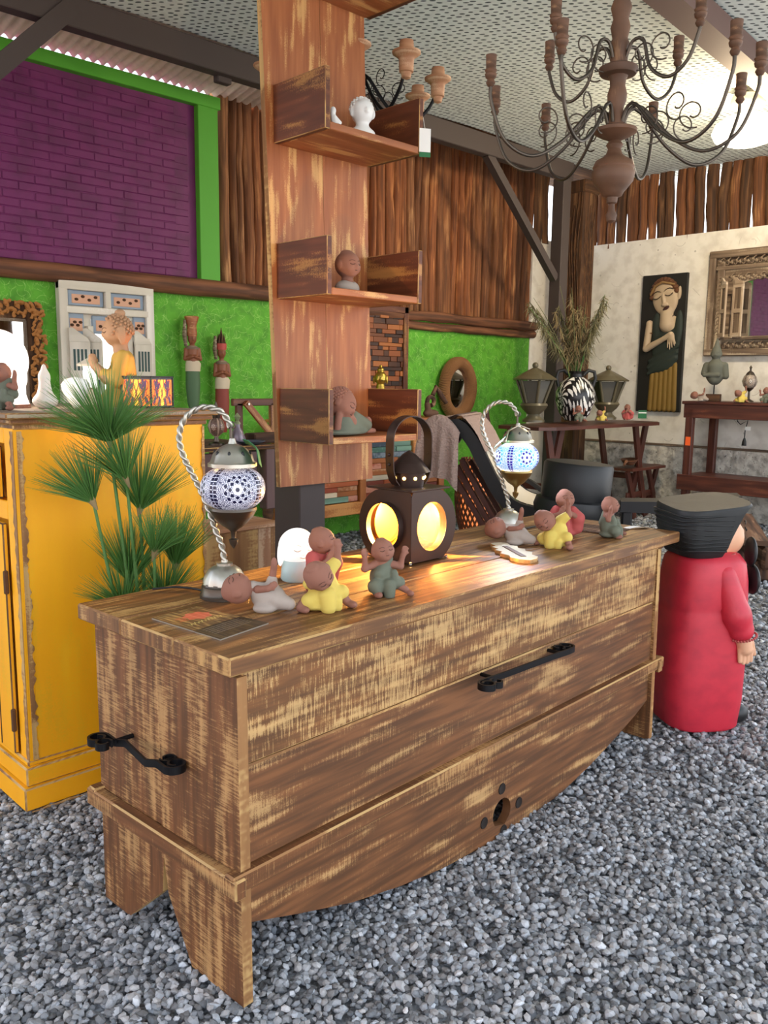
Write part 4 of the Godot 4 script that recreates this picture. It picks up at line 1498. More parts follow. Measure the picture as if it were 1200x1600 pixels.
	mb.xf = Transform3D(Basis(Vector3.RIGHT, PI / 2), V(0, 0.975, 0))
	part("top", mb.prism(tp, 0.0, 0.03), M.table, g)
	for s in [-0.8, 0.72]:
		part("leg", wood().strap([V(s - 0.14, 0.945, 0.2), V(s + 0.0, 0.45, 0.2), V(s + 0.16, 0.0, 0.2)], V(0, 0, 1), 0.03, 0.075), M.table, g)
		part("leg", wood().strap([V(s + 0.14, 0.945, 0.16), V(s + 0.0, 0.45, 0.16), V(s - 0.16, 0.0, 0.16)], V(0, 0, 1), 0.03, 0.075), M.table, g)
		part("leg", wood().strap([V(s - 0.14, 0.945, -0.2), V(s, 0.45, -0.2), V(s + 0.16, 0.0, -0.2)], V(0, 0, 1), 0.03, 0.075), M.table, g)
		part("brace", wood().box(V(s, 0.42, 0.0), V(0.05, 0.06, 0.42), 0.004), M.table, g)
	for k in 2:
		var bx: float = [-0.42, -1.55][k]
		g = thing("picnic_bench", ["dark red folding bench at the right end of the table", "dark red folding bench under the left of the table, behind the pot"][k], "bench", V(bx, 0, 1.25))
		mb = wood()
		mb.xf = Transform3D(Basis(Vector3.RIGHT, PI / 2), V(0, 0.52, 0))
		part("top", mb.prism(PackedVector2Array([Vector2(-0.42, -0.13), Vector2(0.26, -0.13), Vector2(0.34, 0.0), Vector2(0.26, 0.13), Vector2(-0.42, 0.13)]), 0.0, 0.025), M.table, g)
		for s in [-0.3, 0.12]:
			part("leg", wood().strap([V(s - 0.1, 0.495, 0.06), V(s + 0.03, 0.22, 0.06), V(s + 0.08, 0.0, 0.06)], V(0, 0, 1), 0.028, 0.06), M.table, g)
			part("leg", wood().strap([V(s + 0.14, 0.495, 0.03), V(s + 0.02, 0.22, 0.03), V(s - 0.08, 0.0, 0.03)], V(0, 0, 1), 0.028, 0.06), M.table, g)
		part("stretcher", wood().box(V(-0.09, 0.24, 0.045), V(0.55, 0.06, 0.025), 0.003), M.table, g)

	# console on the right wall; local x runs along the wall
	g = thing("console_table", "tall dark red console table under the carved mirror, white wall", "console table", V(-0.06, 0, 1.71), -90)
	part("top", wood(true).box(V(0.62, 1.185, 0.21), V(1.28, 0.03, 0.5), 0.005, 0), [M.table, M.table], g)
	part("front_rail", wood().box(V(0.63, 1.105, 0.435), V(1.26, 0.135, 0.03), 0.004, 0), M.table, g)
	part("end_rail", wood().box(V(0.02, 1.105, 0.2), V(0.03, 0.135, 0.44), 0.004, 2), M.table, g)
	for q in [[0.06, 0.42], [0.13, 0.05], [1.2, 0.42], [1.2, 0.05]]:
		part("leg", wood().box(V(q[0], 0.56, q[1]), V(0.075, 1.12, 0.06), 0.004, 1), M.table, g)
	part("lower_rail", wood().box(V(0.63, 0.405, 0.455), V(1.3, 0.15, 0.03), 0.004, 0), M.table, g)
	part("lower_shelf", wood().box(V(0.63, 0.465, 0.23), V(1.24, 0.025, 0.42), 0.004, 0), M.table, g)
	g = thing("orange_tag", "bright orange paper tag on the console table's left leg", "tag", V(-0.514, 0.81, 1.775), -90)
	part("paper", MB.new().box(V(0, 0, 0), V(0.05, 0.085, 0.002), 0.0), std("#ff6a2a", 0.7), g)
	g = thing("power_cord", "black cord with plug and white label hanging below the console top", "cord", V(-0.4, 0, 0), 0)
	part("cord", MB.new().tube([V(0, 1.02, 2.2), V(-0.02, 0.99, 2.24), V(0, 1.03, 2.3), V(0.0, 0.93, 2.28), V(0.0, 0.86, 2.28)], 0.005, 6), M.black, g)
	part("plug", MB.new().loft([[V(0, 0.79, 2.28), 0.012, 0.024], [V(0, 0.83, 2.28), 0.014, 0.02], [V(0, 0.865, 2.28), 0.007, 0.008]], 12), M.black, g)
	part("label", MB.new().box(V(-0.012, 0.955, 2.31), V(0.002, 0.035, 0.05), 0.0), M.paper, g)
	part("clip", MB.new().tube([V(0, 1.02, 2.2), V(0, 1.09, 2.2)], 0.004, 6), M.black, g)

	# driftwood at the right edge
	g = thing("driftwood_bench", "weathered driftwood bench of broken slabs at the right edge", "bench", V(-2.2, 0, 3.15), 35)
	part("slab", wood().box(V(0, 0.17, 0.0), V(0.9, 0.16, 0.07), 0.03), M.drift, g)
	part("slab", wood().strap([V(-0.45, 0.28, -0.1), V(0.0, 0.3, -0.05), V(0.45, 0.34, -0.02)], V(0, 0, 1), 0.2, 0.035), M.drift, g)
	part("branch", MB.new().tube([V(-0.02, 0.0, 0.35), V(0.18, 0.12, 0.18), V(0.3, 0.3, 0.0)], [0.012, 0.014, 0.012], 7), M.drift, g)
	part("foot", wood().box(V(-0.35, 0.07, 0.0), V(0.1, 0.14, 0.14), 0.02), M.drift, g)
	part("foot", wood().box(V(0.35, 0.07, 0.0), V(0.1, 0.14, 0.14), 0.02), M.drift, g)
# ------------------------------------------------------------------ figures
func head_prims(c: Vector3, b: Basis, r: float) -> Array:
	return [
		[1, c, V(0.94, 1.0, 1.0) * r, b],
		[1, c + b * V(0, -0.3, 0.28) * r, V(0.78, 0.58, 0.66) * r, b],
		[1, c + b * V(0.36, -0.32, 0.62) * r, V(0.3, 0.28, 0.26) * r, b],
		[1, c + b * V(-0.36, -0.32, 0.62) * r, V(0.3, 0.28, 0.26) * r, b],
		[1, c + b * V(0, -0.2, 0.97) * r, V(0.13, 0.14, 0.14) * r, b],
		[1, c + b * V(0, -0.74, 0.55) * r, V(0.26, 0.16, 0.2) * r, b],
		[1, c + b * V(0.93, -0.12, 0.02) * r, V(0.1, 0.28, 0.2) * r, b],
		[1, c + b * V(-0.93, -0.12, 0.02) * r, V(0.1, 0.28, 0.2) * r, b],
		[1, c + b * V(0, 0.95, -0.1) * r, V(0.4, 0.12, 0.4) * r, b],
	]

func face_marks(parent: Node, c: Vector3, b: Basis, r: float, mat: Material = null) -> void:
	var m: Material = mat if mat else M.facemark
	for s in [-1.0, 1.0]:
		var pts := []
		for i in 7:
			var t := i / 6.0
			var x: float = s * lerpf(0.2, 0.56, t)
			var y := -0.02 - 0.07 * sin(t * PI)
			pts.append(c + b * (V(x, y, sqrt(maxf(0.0, 1.0 - x * x * 1.13 - y * y)) * 1.03 + 0.005) * r))
		part("eyelid", MB.new().tube(pts, r * 0.028, 5), m, parent)
		pts = []
		for i in 7:
			var t := i / 6.0
			var x: float = s * lerpf(0.16, 0.6, t)
			var y := 0.17 + 0.08 * sin(t * PI)
			pts.append(c + b * (V(x, y, sqrt(maxf(0.0, 1.0 - x * x * 1.13 - y * y)) * 1.01) * r))
		part("brow", MB.new().tube(pts, r * 0.018, 5), m, parent)
	var mp := []
	for i in 7:
		var t := i / 6.0 * 2.0 - 1.0
		mp.append(c + b * (V(t * 0.2, -0.5 + 0.05 * t * t, 0.965 - 0.12 * t * t) * r))
	part("mouth", MB.new().tube(mp, r * 0.03, 5), m, parent)

func hand_prims(w: Vector3, d: Vector3, pn: Vector3, r: float) -> Array:
	# wrist, direction of the fingers, palm normal
	d = d.normalized()
	var sx := d.cross(pn).normalized()
	var out := [[0, w, w + d * r * 1.6, r * 0.8, r * 0.95]]
	for k in 4:
		var o := (k - 1.5) * 0.52
		var len: float = [1.5, 1.85, 1.75, 1.35][k]
		var a := w + d * r * 1.9 + sx * o * r
		out.append([0, a, a + (d + sx * o * 0.16).normalized() * r * len * 0.9 + pn * r * 0.25, r * 0.33, r * 0.27])
	out.append([0, w + d * r * 0.8 + sx * r * 0.7, w + d * r * 1.6 + sx * r * 1.5 + pn * r * 0.3, r * 0.36, r * 0.28])
	return out

var monks := {}
func make_monks() -> void:
	var hr := 0.031
	# seated, head up, both hands raised beside the head, one leg stretched out
	var b := Basis(Vector3.RIGHT, -0.22) * Basis(Vector3.BACK, 0.1)
	var hc := V(0, 0.117, 0.004)
	var sk := head_prims(hc, b, hr) + [
		[0, V(0, 0.05, 0), V(0, 0.088, 0), 0.026, 0.017],
		[0, V(-0.02, 0.08, 0), V(-0.05, 0.072, 0.006), 0.0105, 0.009], [0, V(-0.05, 0.072, 0.006), V(-0.052, 0.1, 0.012), 0.009, 0.0065],
		[0, V(0.02, 0.08, 0), V(0.05, 0.072, 0.006), 0.0105, 0.009], [0, V(0.05, 0.072, 0.006), V(0.054, 0.1, 0.012), 0.009, 0.0065],
		[0, V(0.03, 0.03, 0.02), V(0.052, 0.016, 0.038), 0.012, 0.009], [1, V(0.06, 0.008, 0.048), V(0.01, 0.008, 0.016)],
		[1, V(-0.026, 0.009, 0.042), V(0.011, 0.009, 0.015)]]
	sk += hand_prims(V(-0.052, 0.1, 0.012), V(-0.25, 1, 0.1), V(0.3, 0, 1), 0.0075) + hand_prims(V(0.054, 0.1, 0.012), V(0.3, 1, 0.1), V(-0.3, 0, 1), 0.0075)
	var rb := [[1, V(0, 0.045, 0), V(0.032, 0.04, 0.03)], [0, V(0.02, 0.092, 0.0), V(-0.016, 0.058, 0.02), 0.011, 0.014], [0, V(0.022, 0.09, -0.012), V(0.022, 0.05, -0.02), 0.011, 0.016],
		[0, V(0.008, 0.03, 0.01), V(0.038, 0.033, 0.024), 0.022, 0.017], [0, V(-0.008, 0.03, 0.01), V(-0.032, 0.03, 0.03), 0.022, 0.018], [0, V(-0.03, 0.03, 0.032), V(-0.026, 0.016, 0.034), 0.015, 0.013],
		[0, V(0.006, 0.03, 0.036), V(0.006, 0.006, 0.04), 0.018, 0.015], [1, V(0, 0.012, 0), V(0.036, 0.013, 0.03)], [0, V(0.024, 0.06, 0.026), V(0.026, 0.035, 0.036), 0.01, 0.011]]
	monk_proto("arms_up", sk, rb, hc, b, hr, M.robegreen)
	# lunging, head tilted to its right, left arm stretched up
	b = Basis(Vector3.BACK, 0.75) * Basis(Vector3.RIGHT, 0.35)
	hc = V(-0.026, 0.082, 0.028)
	sk = head_prims(hc, b, 0.032) + [[0, V(0.008, 0.05, 0), V(-0.008, 0.078, 0.012), 0.022, 0.014],
		[0, V(0.02, 0.078, 0.0), V(0.04, 0.1, 0.0), 0.011, 0.009], [0, V(0.04, 0.1, 0.0), V(0.038, 0.126, 0.004), 0.009, 0.0065],
		[0, V(0.042, 0.03, 0.012), V(0.052, 0.012, 0.022), 0.0115, 0.009], [1, V(0.058, 0.008, 0.032), V(0.01, 0.0085, 0.016)],
		[0, V(-0.04, 0.022, 0.0), V(-0.055, 0.01, 0.004), 0.012, 0.01], [1, V(-0.052, 0.008, 0.016), V(0.01, 0.008, 0.015)]]
	sk += hand_prims(V(0.038, 0.126, 0.004), V(-0.1, 1, 0.05), V(-0.4, 0, 1), 0.0072)
	rb = [[1, V(0.004, 0.046, 0), V(0.034, 0.038, 0.03)], [0, V(0.016, 0.082, 0), V(0.034, 0.097, 0), 0.017, 0.0135], [0, V(-0.016, 0.072, 0), V(-0.04, 0.062, 0.012), 0.016, 0.012],
		[0, V(0.012, 0.03, 0.006), V(0.042, 0.034, 0.014), 0.024, 0.017], [0, V(-0.01, 0.028, 0.006), V(-0.036, 0.022, 0.008), 0.024, 0.018], [0, V(-0.004, 0.035, 0.03), V(-0.004, 0.009, 0.036), 0.02, 0.016],
		[0, V(0.02, 0.02, 0.028), V(0.02, 0.008, 0.03), 0.014, 0.013], [1, V(-0.002, 0.011, 0.004), V(0.044, 0.012, 0.03)]]
	monk_proto("lunging", sk, rb, hc, b, 0.032, M.robeyellow)
	# standing, leaning back, head turned up, arms folded before the chest under a flowing cape
	b = Basis(Vector3.UP, 0.5) * Basis(Vector3.RIGHT, -0.3)
	hc = V(0, 0.122, 0.006)
	sk = head_prims(hc, b, hr) + [[0, V(0, 0.07, 0), V(0, 0.095, 0), 0.02, 0.014],
		[0, V(-0.024, 0.082, 0.004), V(-0.04, 0.062, 0.02), 0.011, 0.009], [0, V(-0.04, 0.062, 0.02), V(-0.012, 0.078, 0.034), 0.009, 0.007],
		[0, V(0.024, 0.082, 0.004), V(0.042, 0.066, 0.016), 0.011, 0.009], [0, V(0.042, 0.066, 0.016), V(0.014, 0.084, 0.032), 0.009, 0.007],
		[1, V(-0.014, 0.007, 0.026), V(0.01, 0.008, 0.016)], [1, V(0.016, 0.007, 0.026), V(0.01, 0.008, 0.016)]]
	sk += hand_prims(V(-0.012, 0.078, 0.034), V(0.5, 1, 0.1), V(0, 0.2, 1), 0.0068) + hand_prims(V(0.014, 0.084, 0.032), V(-0.4, 1, 0.1), V(0, 0.2, 1), 0.0068)
	rb = [[0, V(0, 0.014, 0), V(0, 0.08, -0.004), 0.033, 0.023], [0, V(0.026, 0.084, 0.0), V(0.046, 0.062, 0.008), 0.016, 0.02], [0, V(0.046, 0.062, 0.006), V(0.04, 0.03, -0.002), 0.018, 0.022], [0, V(-0.026, 0.084, 0.0), V(-0.038, 0.064, 0.012), 0.016, 0.016],
		[0, V(-0.036, 0.06, 0.006), V(-0.028, 0.03, 0), 0.014, 0.018], [1, V(0.004, 0.014, -0.002), V(0.04, 0.014, 0.034)], [0, V(0.01, 0.05, 0.02), V(0.012, 0.014, 0.026), 0.012, 0.014]]
	monk_proto("standing", sk, rb, hc, b, hr, M.robered)
	# rolled on its back: head low on one side, one leg stretched up
	b = Basis(V(0, 0.25, -0.97), V(-0.96, -0.27, -0.07), V(-0.28, 0.93, 0.24)).orthonormalized()
	hc = V(-0.045, 0.05, 0.008)
	sk = head_prims(hc, b, 0.033) + [[0, V(-0.012, 0.05, 0.0), V(0.012, 0.04, 0.0), 0.015, 0.018],
		[0, V(0.028, 0.05, -0.004), V(0.034, 0.094, -0.006), 0.009, 0.0075], [1, V(0.035, 0.104, -0.002), V(0.007, 0.014, 0.009)],
		[0, V(0.0, 0.05, 0.016), V(0.022, 0.055, 0.028), 0.009, 0.007]]
	sk += hand_prims(V(0.022, 0.055, 0.028), V(0.8, 0.5, 0), V(0, 0, 1), 0.0065)
	rb = [[1, V(0.022, 0.03, 0), V(0.038, 0.029, 0.03)], [0, V(0.0, 0.044, 0.0), V(-0.012, 0.052, 0.002), 0.021, 0.015], [0, V(0.028, 0.035, 0.0), V(0.03, 0.066, -0.004), 0.016, 0.012], [0, V(0.04, 0.026, 0.012), V(0.068, 0.018, 0.018), 0.022, 0.014], [1, V(0.015, 0.01, 0.02), V(0.026, 0.012, 0.02)]]
	monk_proto("rolling", sk, rb, hc, b, 0.033, M.claygray)

func monk_proto(k: String, sk: Array, rb: Array, hc: Vector3, b: Basis, hr: float, rm: Material) -> void:
	var o := Node3D.new()
	part("body", MB.new().blob(sk, 0.0026, 0.005).flat(), M.clay, o)
	part("robe", MB.new().blob(rb, 0.0028, 0.006).flat(), rm, o)
	face_marks(o, hc, b, hr)
	monks[k] = o

func monk(k: String, label: String, at: Vector3, turn: float, group := "", sc := 1.0) -> void:
	var o: Node3D = monks[k].duplicate()
	o.name = numbered("monk_figurine")
	add_child(o)
	o.position = at
	o.rotation_degrees.y = turn
	o.scale = Vector3.ONE * sc
	tag(o, label, "figurine", group)

func build_doll() -> void:
	var g := thing("wooden_doll", "large carved wooden doll in red robe with black flat-topped hair", "statue", V(-5.26, 0, 4.185), 54)
	# +z is the way the doll faces (towards the right of the picture)
	var mb := MB.new()
	mb.loft([[V(0, 0.0, 0), 0.135, 0.135, 3.2], [V(0, 0.012, 0), 0.145, 0.148, 3.2], [V(0, 0.12, -0.005), 0.158, 0.162, 3.2], [V(0, 0.26, -0.005), 0.16, 0.164, 3.2], [V(0, 0.40, 0), 0.155, 0.158, 3.2], [V(0, 0.48, 0), 0.153, 0.154, 3.2], [V(0, 0.492, 0), 0.147, 0.148, 3.2], [V(0, 0.504, 0), 0.153, 0.154, 3.2], [V(0, 0.6, 0), 0.153, 0.15, 3.0], [V(0, 0.67, 0), 0.147, 0.14, 2.8], [V(0, 0.70, 0), 0.125, 0.12, 2.6], [V(0, 0.712, 0), 0.09, 0.09, 2.2]], 40)
	part("robe", mb, M.red, g)
	for s in [-1.0, 1.0]:
		var sl := MB.new()
		sl.blob([[0, V(s * 0.115, 0.635, 0.02), V(s * 0.152, 0.48, 0.06), 0.045, 0.055], [0, V(s * 0.152, 0.48, 0.06), V(s * 0.15, 0.42, 0.085), 0.052, 0.05]], 0.008, 0.02)
		part("sleeve", sl, M.red, g)
		var beads := MB.new()
		for i in 15:
			var a := PI * (i / 14.0 - 0.5)
			beads.ball(V(s * 0.15, 0.392, 0.1) + V(s * cos(a) * 0.045, sin(a) * 0.012 - 0.004 * cos(a), sin(a) * 0.048), Vector3.ONE * 0.005, 6)
		part("cuff_beads", beads, M.robered, g)
		var h := [[0, V(s * 0.155, 0.41, 0.09), V(s * 0.157, 0.345, 0.105), 0.03, 0.028]]
		for k in 4:
			h.append([0, V(s * 0.160, 0.34, 0.083 + k * 0.0155), V(s * 0.160, 0.285 + absf(k - 1.3) * 0.007, 0.086 + k * 0.0155), 0.0095, 0.0075])
		h.append([0, V(s * 0.158, 0.37, 0.13), V(s * 0.15, 0.32, 0.15), 0.011, 0.009])
		part("hand", MB.new().blob(h, 0.004, 0.006), M.skin, g)
	# head
	part("head", MB.new().blob([[1, V(0, 0.77, 0.015), V(0.105, 0.105, 0.11)], [1, V(0, 0.76, 0.085), V(0.088, 0.075, 0.06)], [1, V(0, 0.775, 0.148), V(0.012, 0.018, 0.014)], [0, V(0, 0.66, 0), V(0, 0.74, 0.01), 0.07, 0.07]], 0.007, 0.02), M.skin, g)
	face_marks(g, V(0, 0.80, 0.035), Basis(), 0.115, M.hair)
	mb = MB.new()
	var hp := []
	for q in [[0.69, 0.10, 0.075, -0.04], [0.697, 0.125, 0.09, -0.045], [0.74, 0.142, 0.11, -0.045], [0.8, 0.15, 0.125, -0.045], [0.86, 0.154, 0.145, -0.03], [0.893, 0.156, 0.155, -0.02], [0.902, 0.15, 0.15, -0.02]]:
		hp.append([V(0, q[0], q[3]), q[1], q[2], 3.6])
	mb.loft(hp, 48)
	# lift the crown into a slanting flat top and open the face
	var f: Surf = mb.s[0]
	for i in f.v.size():
		var p: Vector3 = f.v[i]
		if p.z > 0.0 and p.y < 0.87:
			p.z = lerpf(p.z, minf(p.z, 0.0 + (p.y - 0.69) * 0.42), 0.9)
		if p.y > 0.88:
			p.y += (p.x * 0.06 + p.z * 0.10)
		f.v[i] = p
	part("hair", mb, M.hair, g)
	var st := MB.new()
	for k in 9:
		var pts := []
		for i in 10:
			var a := lerpf(-1.9, 1.9, i / 9.0)
			var ca := cos(a)
			var rr := 0.72 + 0.28 * k / 8.0
			pts.append(V(signf(sin(a)) * pow(absf(sin(a)), 0.56) * lerpf(0.142, 0.155, k / 8.0), 0.725 + k * 0.017 + 0.004 * sin(i * 1.3 + k), -0.045 - signf(ca) * pow(absf(ca), 0.56) * lerpf(0.105, 0.14, k / 8.0)))
		st.tube(pts, 0.004, 5)
	part("hair_strands", st, M.hair, g)
	part("collar", MB.new().tube([V(-0.09, 0.705, 0.075), V(-0.125, 0.69, 0.0), V(-0.1, 0.683, -0.085), V(0, 0.68, -0.118), V(0.1, 0.683, -0.085), V(0.125, 0.69, 0.0), V(0.09, 0.705, 0.075)], 0.005, 6), M.robered, g)
	part("shoe", MB.new().ball(V(0.06, 0.045, 0.13), V(0.05, 0.045, 0.07)), M.black, g)
	part("shoe", MB.new().ball(V(-0.06, 0.045, 0.13), V(0.05, 0.045, 0.07)), M.black, g)
	g = thing("black_fan", "flat black paddle shape held in front of the red doll", "fan", V(-5.26, 0, 4.185), 45)
	mb = MB.new()
	mb.xf = Transform3D(Basis(Vector3.UP, 0.0), V(-0.02, 0.595, 0.185))
	mb.ball(Vector3.ZERO, V(0.07, 0.062, 0.02), 20)
	mb.ball(V(0, 0.11, -0.012), V(0.05, 0.06, 0.018), 20)
	mb.box(V(0, -0.02, -0.03), V(0.03, 0.03, 0.06), 0.005)
	part("paddle", mb, M.black, g)
	g = thing("paper_strip", "white curling paper strip on the chest's far right corner", "paper strip", on_chest(2.0, -0.16, 0.802), -42)
	var rows := []
	for i in 13:
		var t := i / 12.0
		var c := V(0.17 * t - 0.02, 0.001 - 0.02 * maxf(0.0, t - 0.55) * 2.2 + 0.006 * sin(t * 7.0), -0.03 * t + 0.02)
		rows.append(PackedVector3Array([c + V(0.006, 0, 0.016), c - V(0.006, 0, 0.016)]))
	var pm := MB.new()
	pm.grid(rows)
	part("paper", pm, M.paper, g)

# ------------------------------------------------------------------ lamps
func turkish_lamp(label: String, at: Vector3, turn: float, globe: Material, lit: float, lc: Color) -> void:
	var g := thing("mosaic_lamp", label, "lamp", at, turn)
	part("base", MB.new().lathe([Vector2(0.0, 0.0), Vector2(0.064, 0.0), Vector2(0.064, 0.008), Vector2(0.06, 0.012), Vector2(0.059, 0.03), Vector2(0.055, 0.033), Vector2(0.054, 0.038)], 32), M.bronze, g)
	part("base_dome", MB.new().lathe([Vector2(0.05, 0.036), Vector2(0.047, 0.05), Vector2(0.036, 0.07), Vector2(0.024, 0.08), Vector2(0.018, 0.082), Vector2(0.018, 0.088), Vector2(0.008, 0.09), Vector2(0.007, 0.096)], 48, Vector3.ZERO, 12, 0.15), M.silver, g)
	# swan neck of two twisted strands
	var k := [V(0, 0.09, 0), V(-0.006, 0.13, 0), V(-0.022, 0.175, 0), V(-0.045, 0.245, 0), V(-0.075, 0.31, 0), V(-0.097, 0.355, 0), V(-0.108, 0.40, 0), V(-0.1, 0.44, 0), V(-0.075, 0.47, 0), V(-0.04, 0.482, 0), V(-0.006, 0.473, 0), V(0.014, 0.45, 0), V(0.02, 0.432, 0)]
	var cv := Curve3D.new()
	for i in k.size():
		var d: Vector3 = (k[mini(i + 1, k.size() - 1)] - k[maxi(i - 1, 0)]) / 6.0
		cv.add_point(k[i], -d, d)
	var len := cv.get_baked_length()
	for s in 2:
		var pts := []
		var n := 150
		for i in n + 1:
			var o := len * i / n
			var p := cv.sample_baked(o, true)
			var t := (cv.sample_baked(minf(o + 0.003, len), true) - cv.sample_baked(maxf(o - 0.003, 0.0), true)).normalized()
			var e := t.cross(Vector3.BACK).normalized()
			var a := o * 150.0 + s * PI
			pts.append(p + (e * cos(a) + Vector3.BACK * sin(a)) * 0.0042)
		part("neck_strand", MB.new().tube(pts, 0.0046, 7), M.silver, g)
	part("hook_ring", MB.new().tube(spiral(V(0.024, 0.438, 0), V(1, 0, 0), V(0, 1, 0), 0.008, 0.008, 0, TAU), 0.0022, 6), M.bronze, g)
	part("chain", MB.new().tube([V(0.021, 0.432, 0), V(0.021, 0.41, 0), V(0.023, 0.385, 0)], 0.004, 6), M.bronze, g)
	var c := V(0.024, 0.28, 0)
	part("cap", MB.new().lathe([Vector2(0.056, 0.055), Vector2(0.056, 0.064), Vector2(0.05, 0.068), Vector2(0.045, 0.085), Vector2(0.032, 0.1), Vector2(0.02, 0.108), Vector2(0.01, 0.112), Vector2(0.006, 0.125), Vector2(0.0, 0.128)], 48, c, 10, 0.1), M.silver, g)
	for i in 8:
		var a := TAU * i / 8
		part("cap_slot", MB.new().ball(c + V(sin(a) * 0.044, 0.085, cos(a) * 0.044), V(0.0045, 0.011, 0.0045), 8), M.black, g)
	var prof := []
	for i in 15:
		var t := lerpf(-0.95, 0.98, i / 14.0)
		prof.append(Vector2(0.081 * pow(maxf(0.0, 1.0 - pow(absf(t), 2.4)), 0.5), t * 0.0585))
	part("globe", MB.new().lathe(prof, 40, c, 0, 0.0, 0.3), globe, g)
	part("bowl", MB.new().lathe([Vector2(0.058, -0.048), Vector2(0.06, -0.054), Vector2(0.05, -0.072), Vector2(0.03, -0.094), Vector2(0.012, -0.106), Vector2(0.007, -0.112), Vector2(0.0055, -0.128), Vector2(0.012, -0.131), Vector2(0.01, -0.142), Vector2(0.005, -0.15), Vector2(0.0, -0.156)], 36, c), M.bronze if lit < 1.0 else M.brass, g)
	if lit > 0.0:
		var l := OmniLight3D.new()
		l.name = "bulb_light"
		l.light_color = lc
		l.light_energy = lit * 0.03
		l.light_size = 0.03
		l.omni_range = 20.0
		l.omni_attenuation = 2.0
		l.shadow_enabled = true
		l.position = c
		g.add_child(l, true)
	# maker's tag
	var tgx: float = 0.065 if lit < 1.0 else -0.085
	part("tag", MB.new().strap([c + V(0.03, 0.118, 0.0), c + V(tgx * 0.7, 0.115, 0.01), c + V(tgx, 0.1, 0.012), c + V(tgx * 1.1, 0.06, 0.012)] if lit < 1.0 else [c + V(-0.03, 0.11, 0.04), c + V(-0.055, 0.075, 0.06), c + V(-0.09, 0.045, 0.066)], V(0.0, 0.3, 0.95).normalized(), 0.05, 0.0015), M.tagg, g)
	if lit >= 1.0:
		part("string", MB.new().tube([c + V(0.04, 0.105, 0.03), c + V(0.0, 0.12, 0.04), c + V(-0.04, 0.1, 0.045), c + V(-0.05, 0.06, 0.05)], 0.0018, 5), M.cream, g)
	part("cord", MB.new().tube([V(-0.06, 0.006, -0.03), V(-0.1, 0.005, -0.06), V(-0.14, 0.008, -0.06), V(-0.2, 0.004, -0.05)] if lit < 1.0 else [V(0.05, 0.006, -0.03), V(0.08, 0.005, -0.06), V(0.12, 0.005, -0.1)], 0.003, 6), M.black, g)

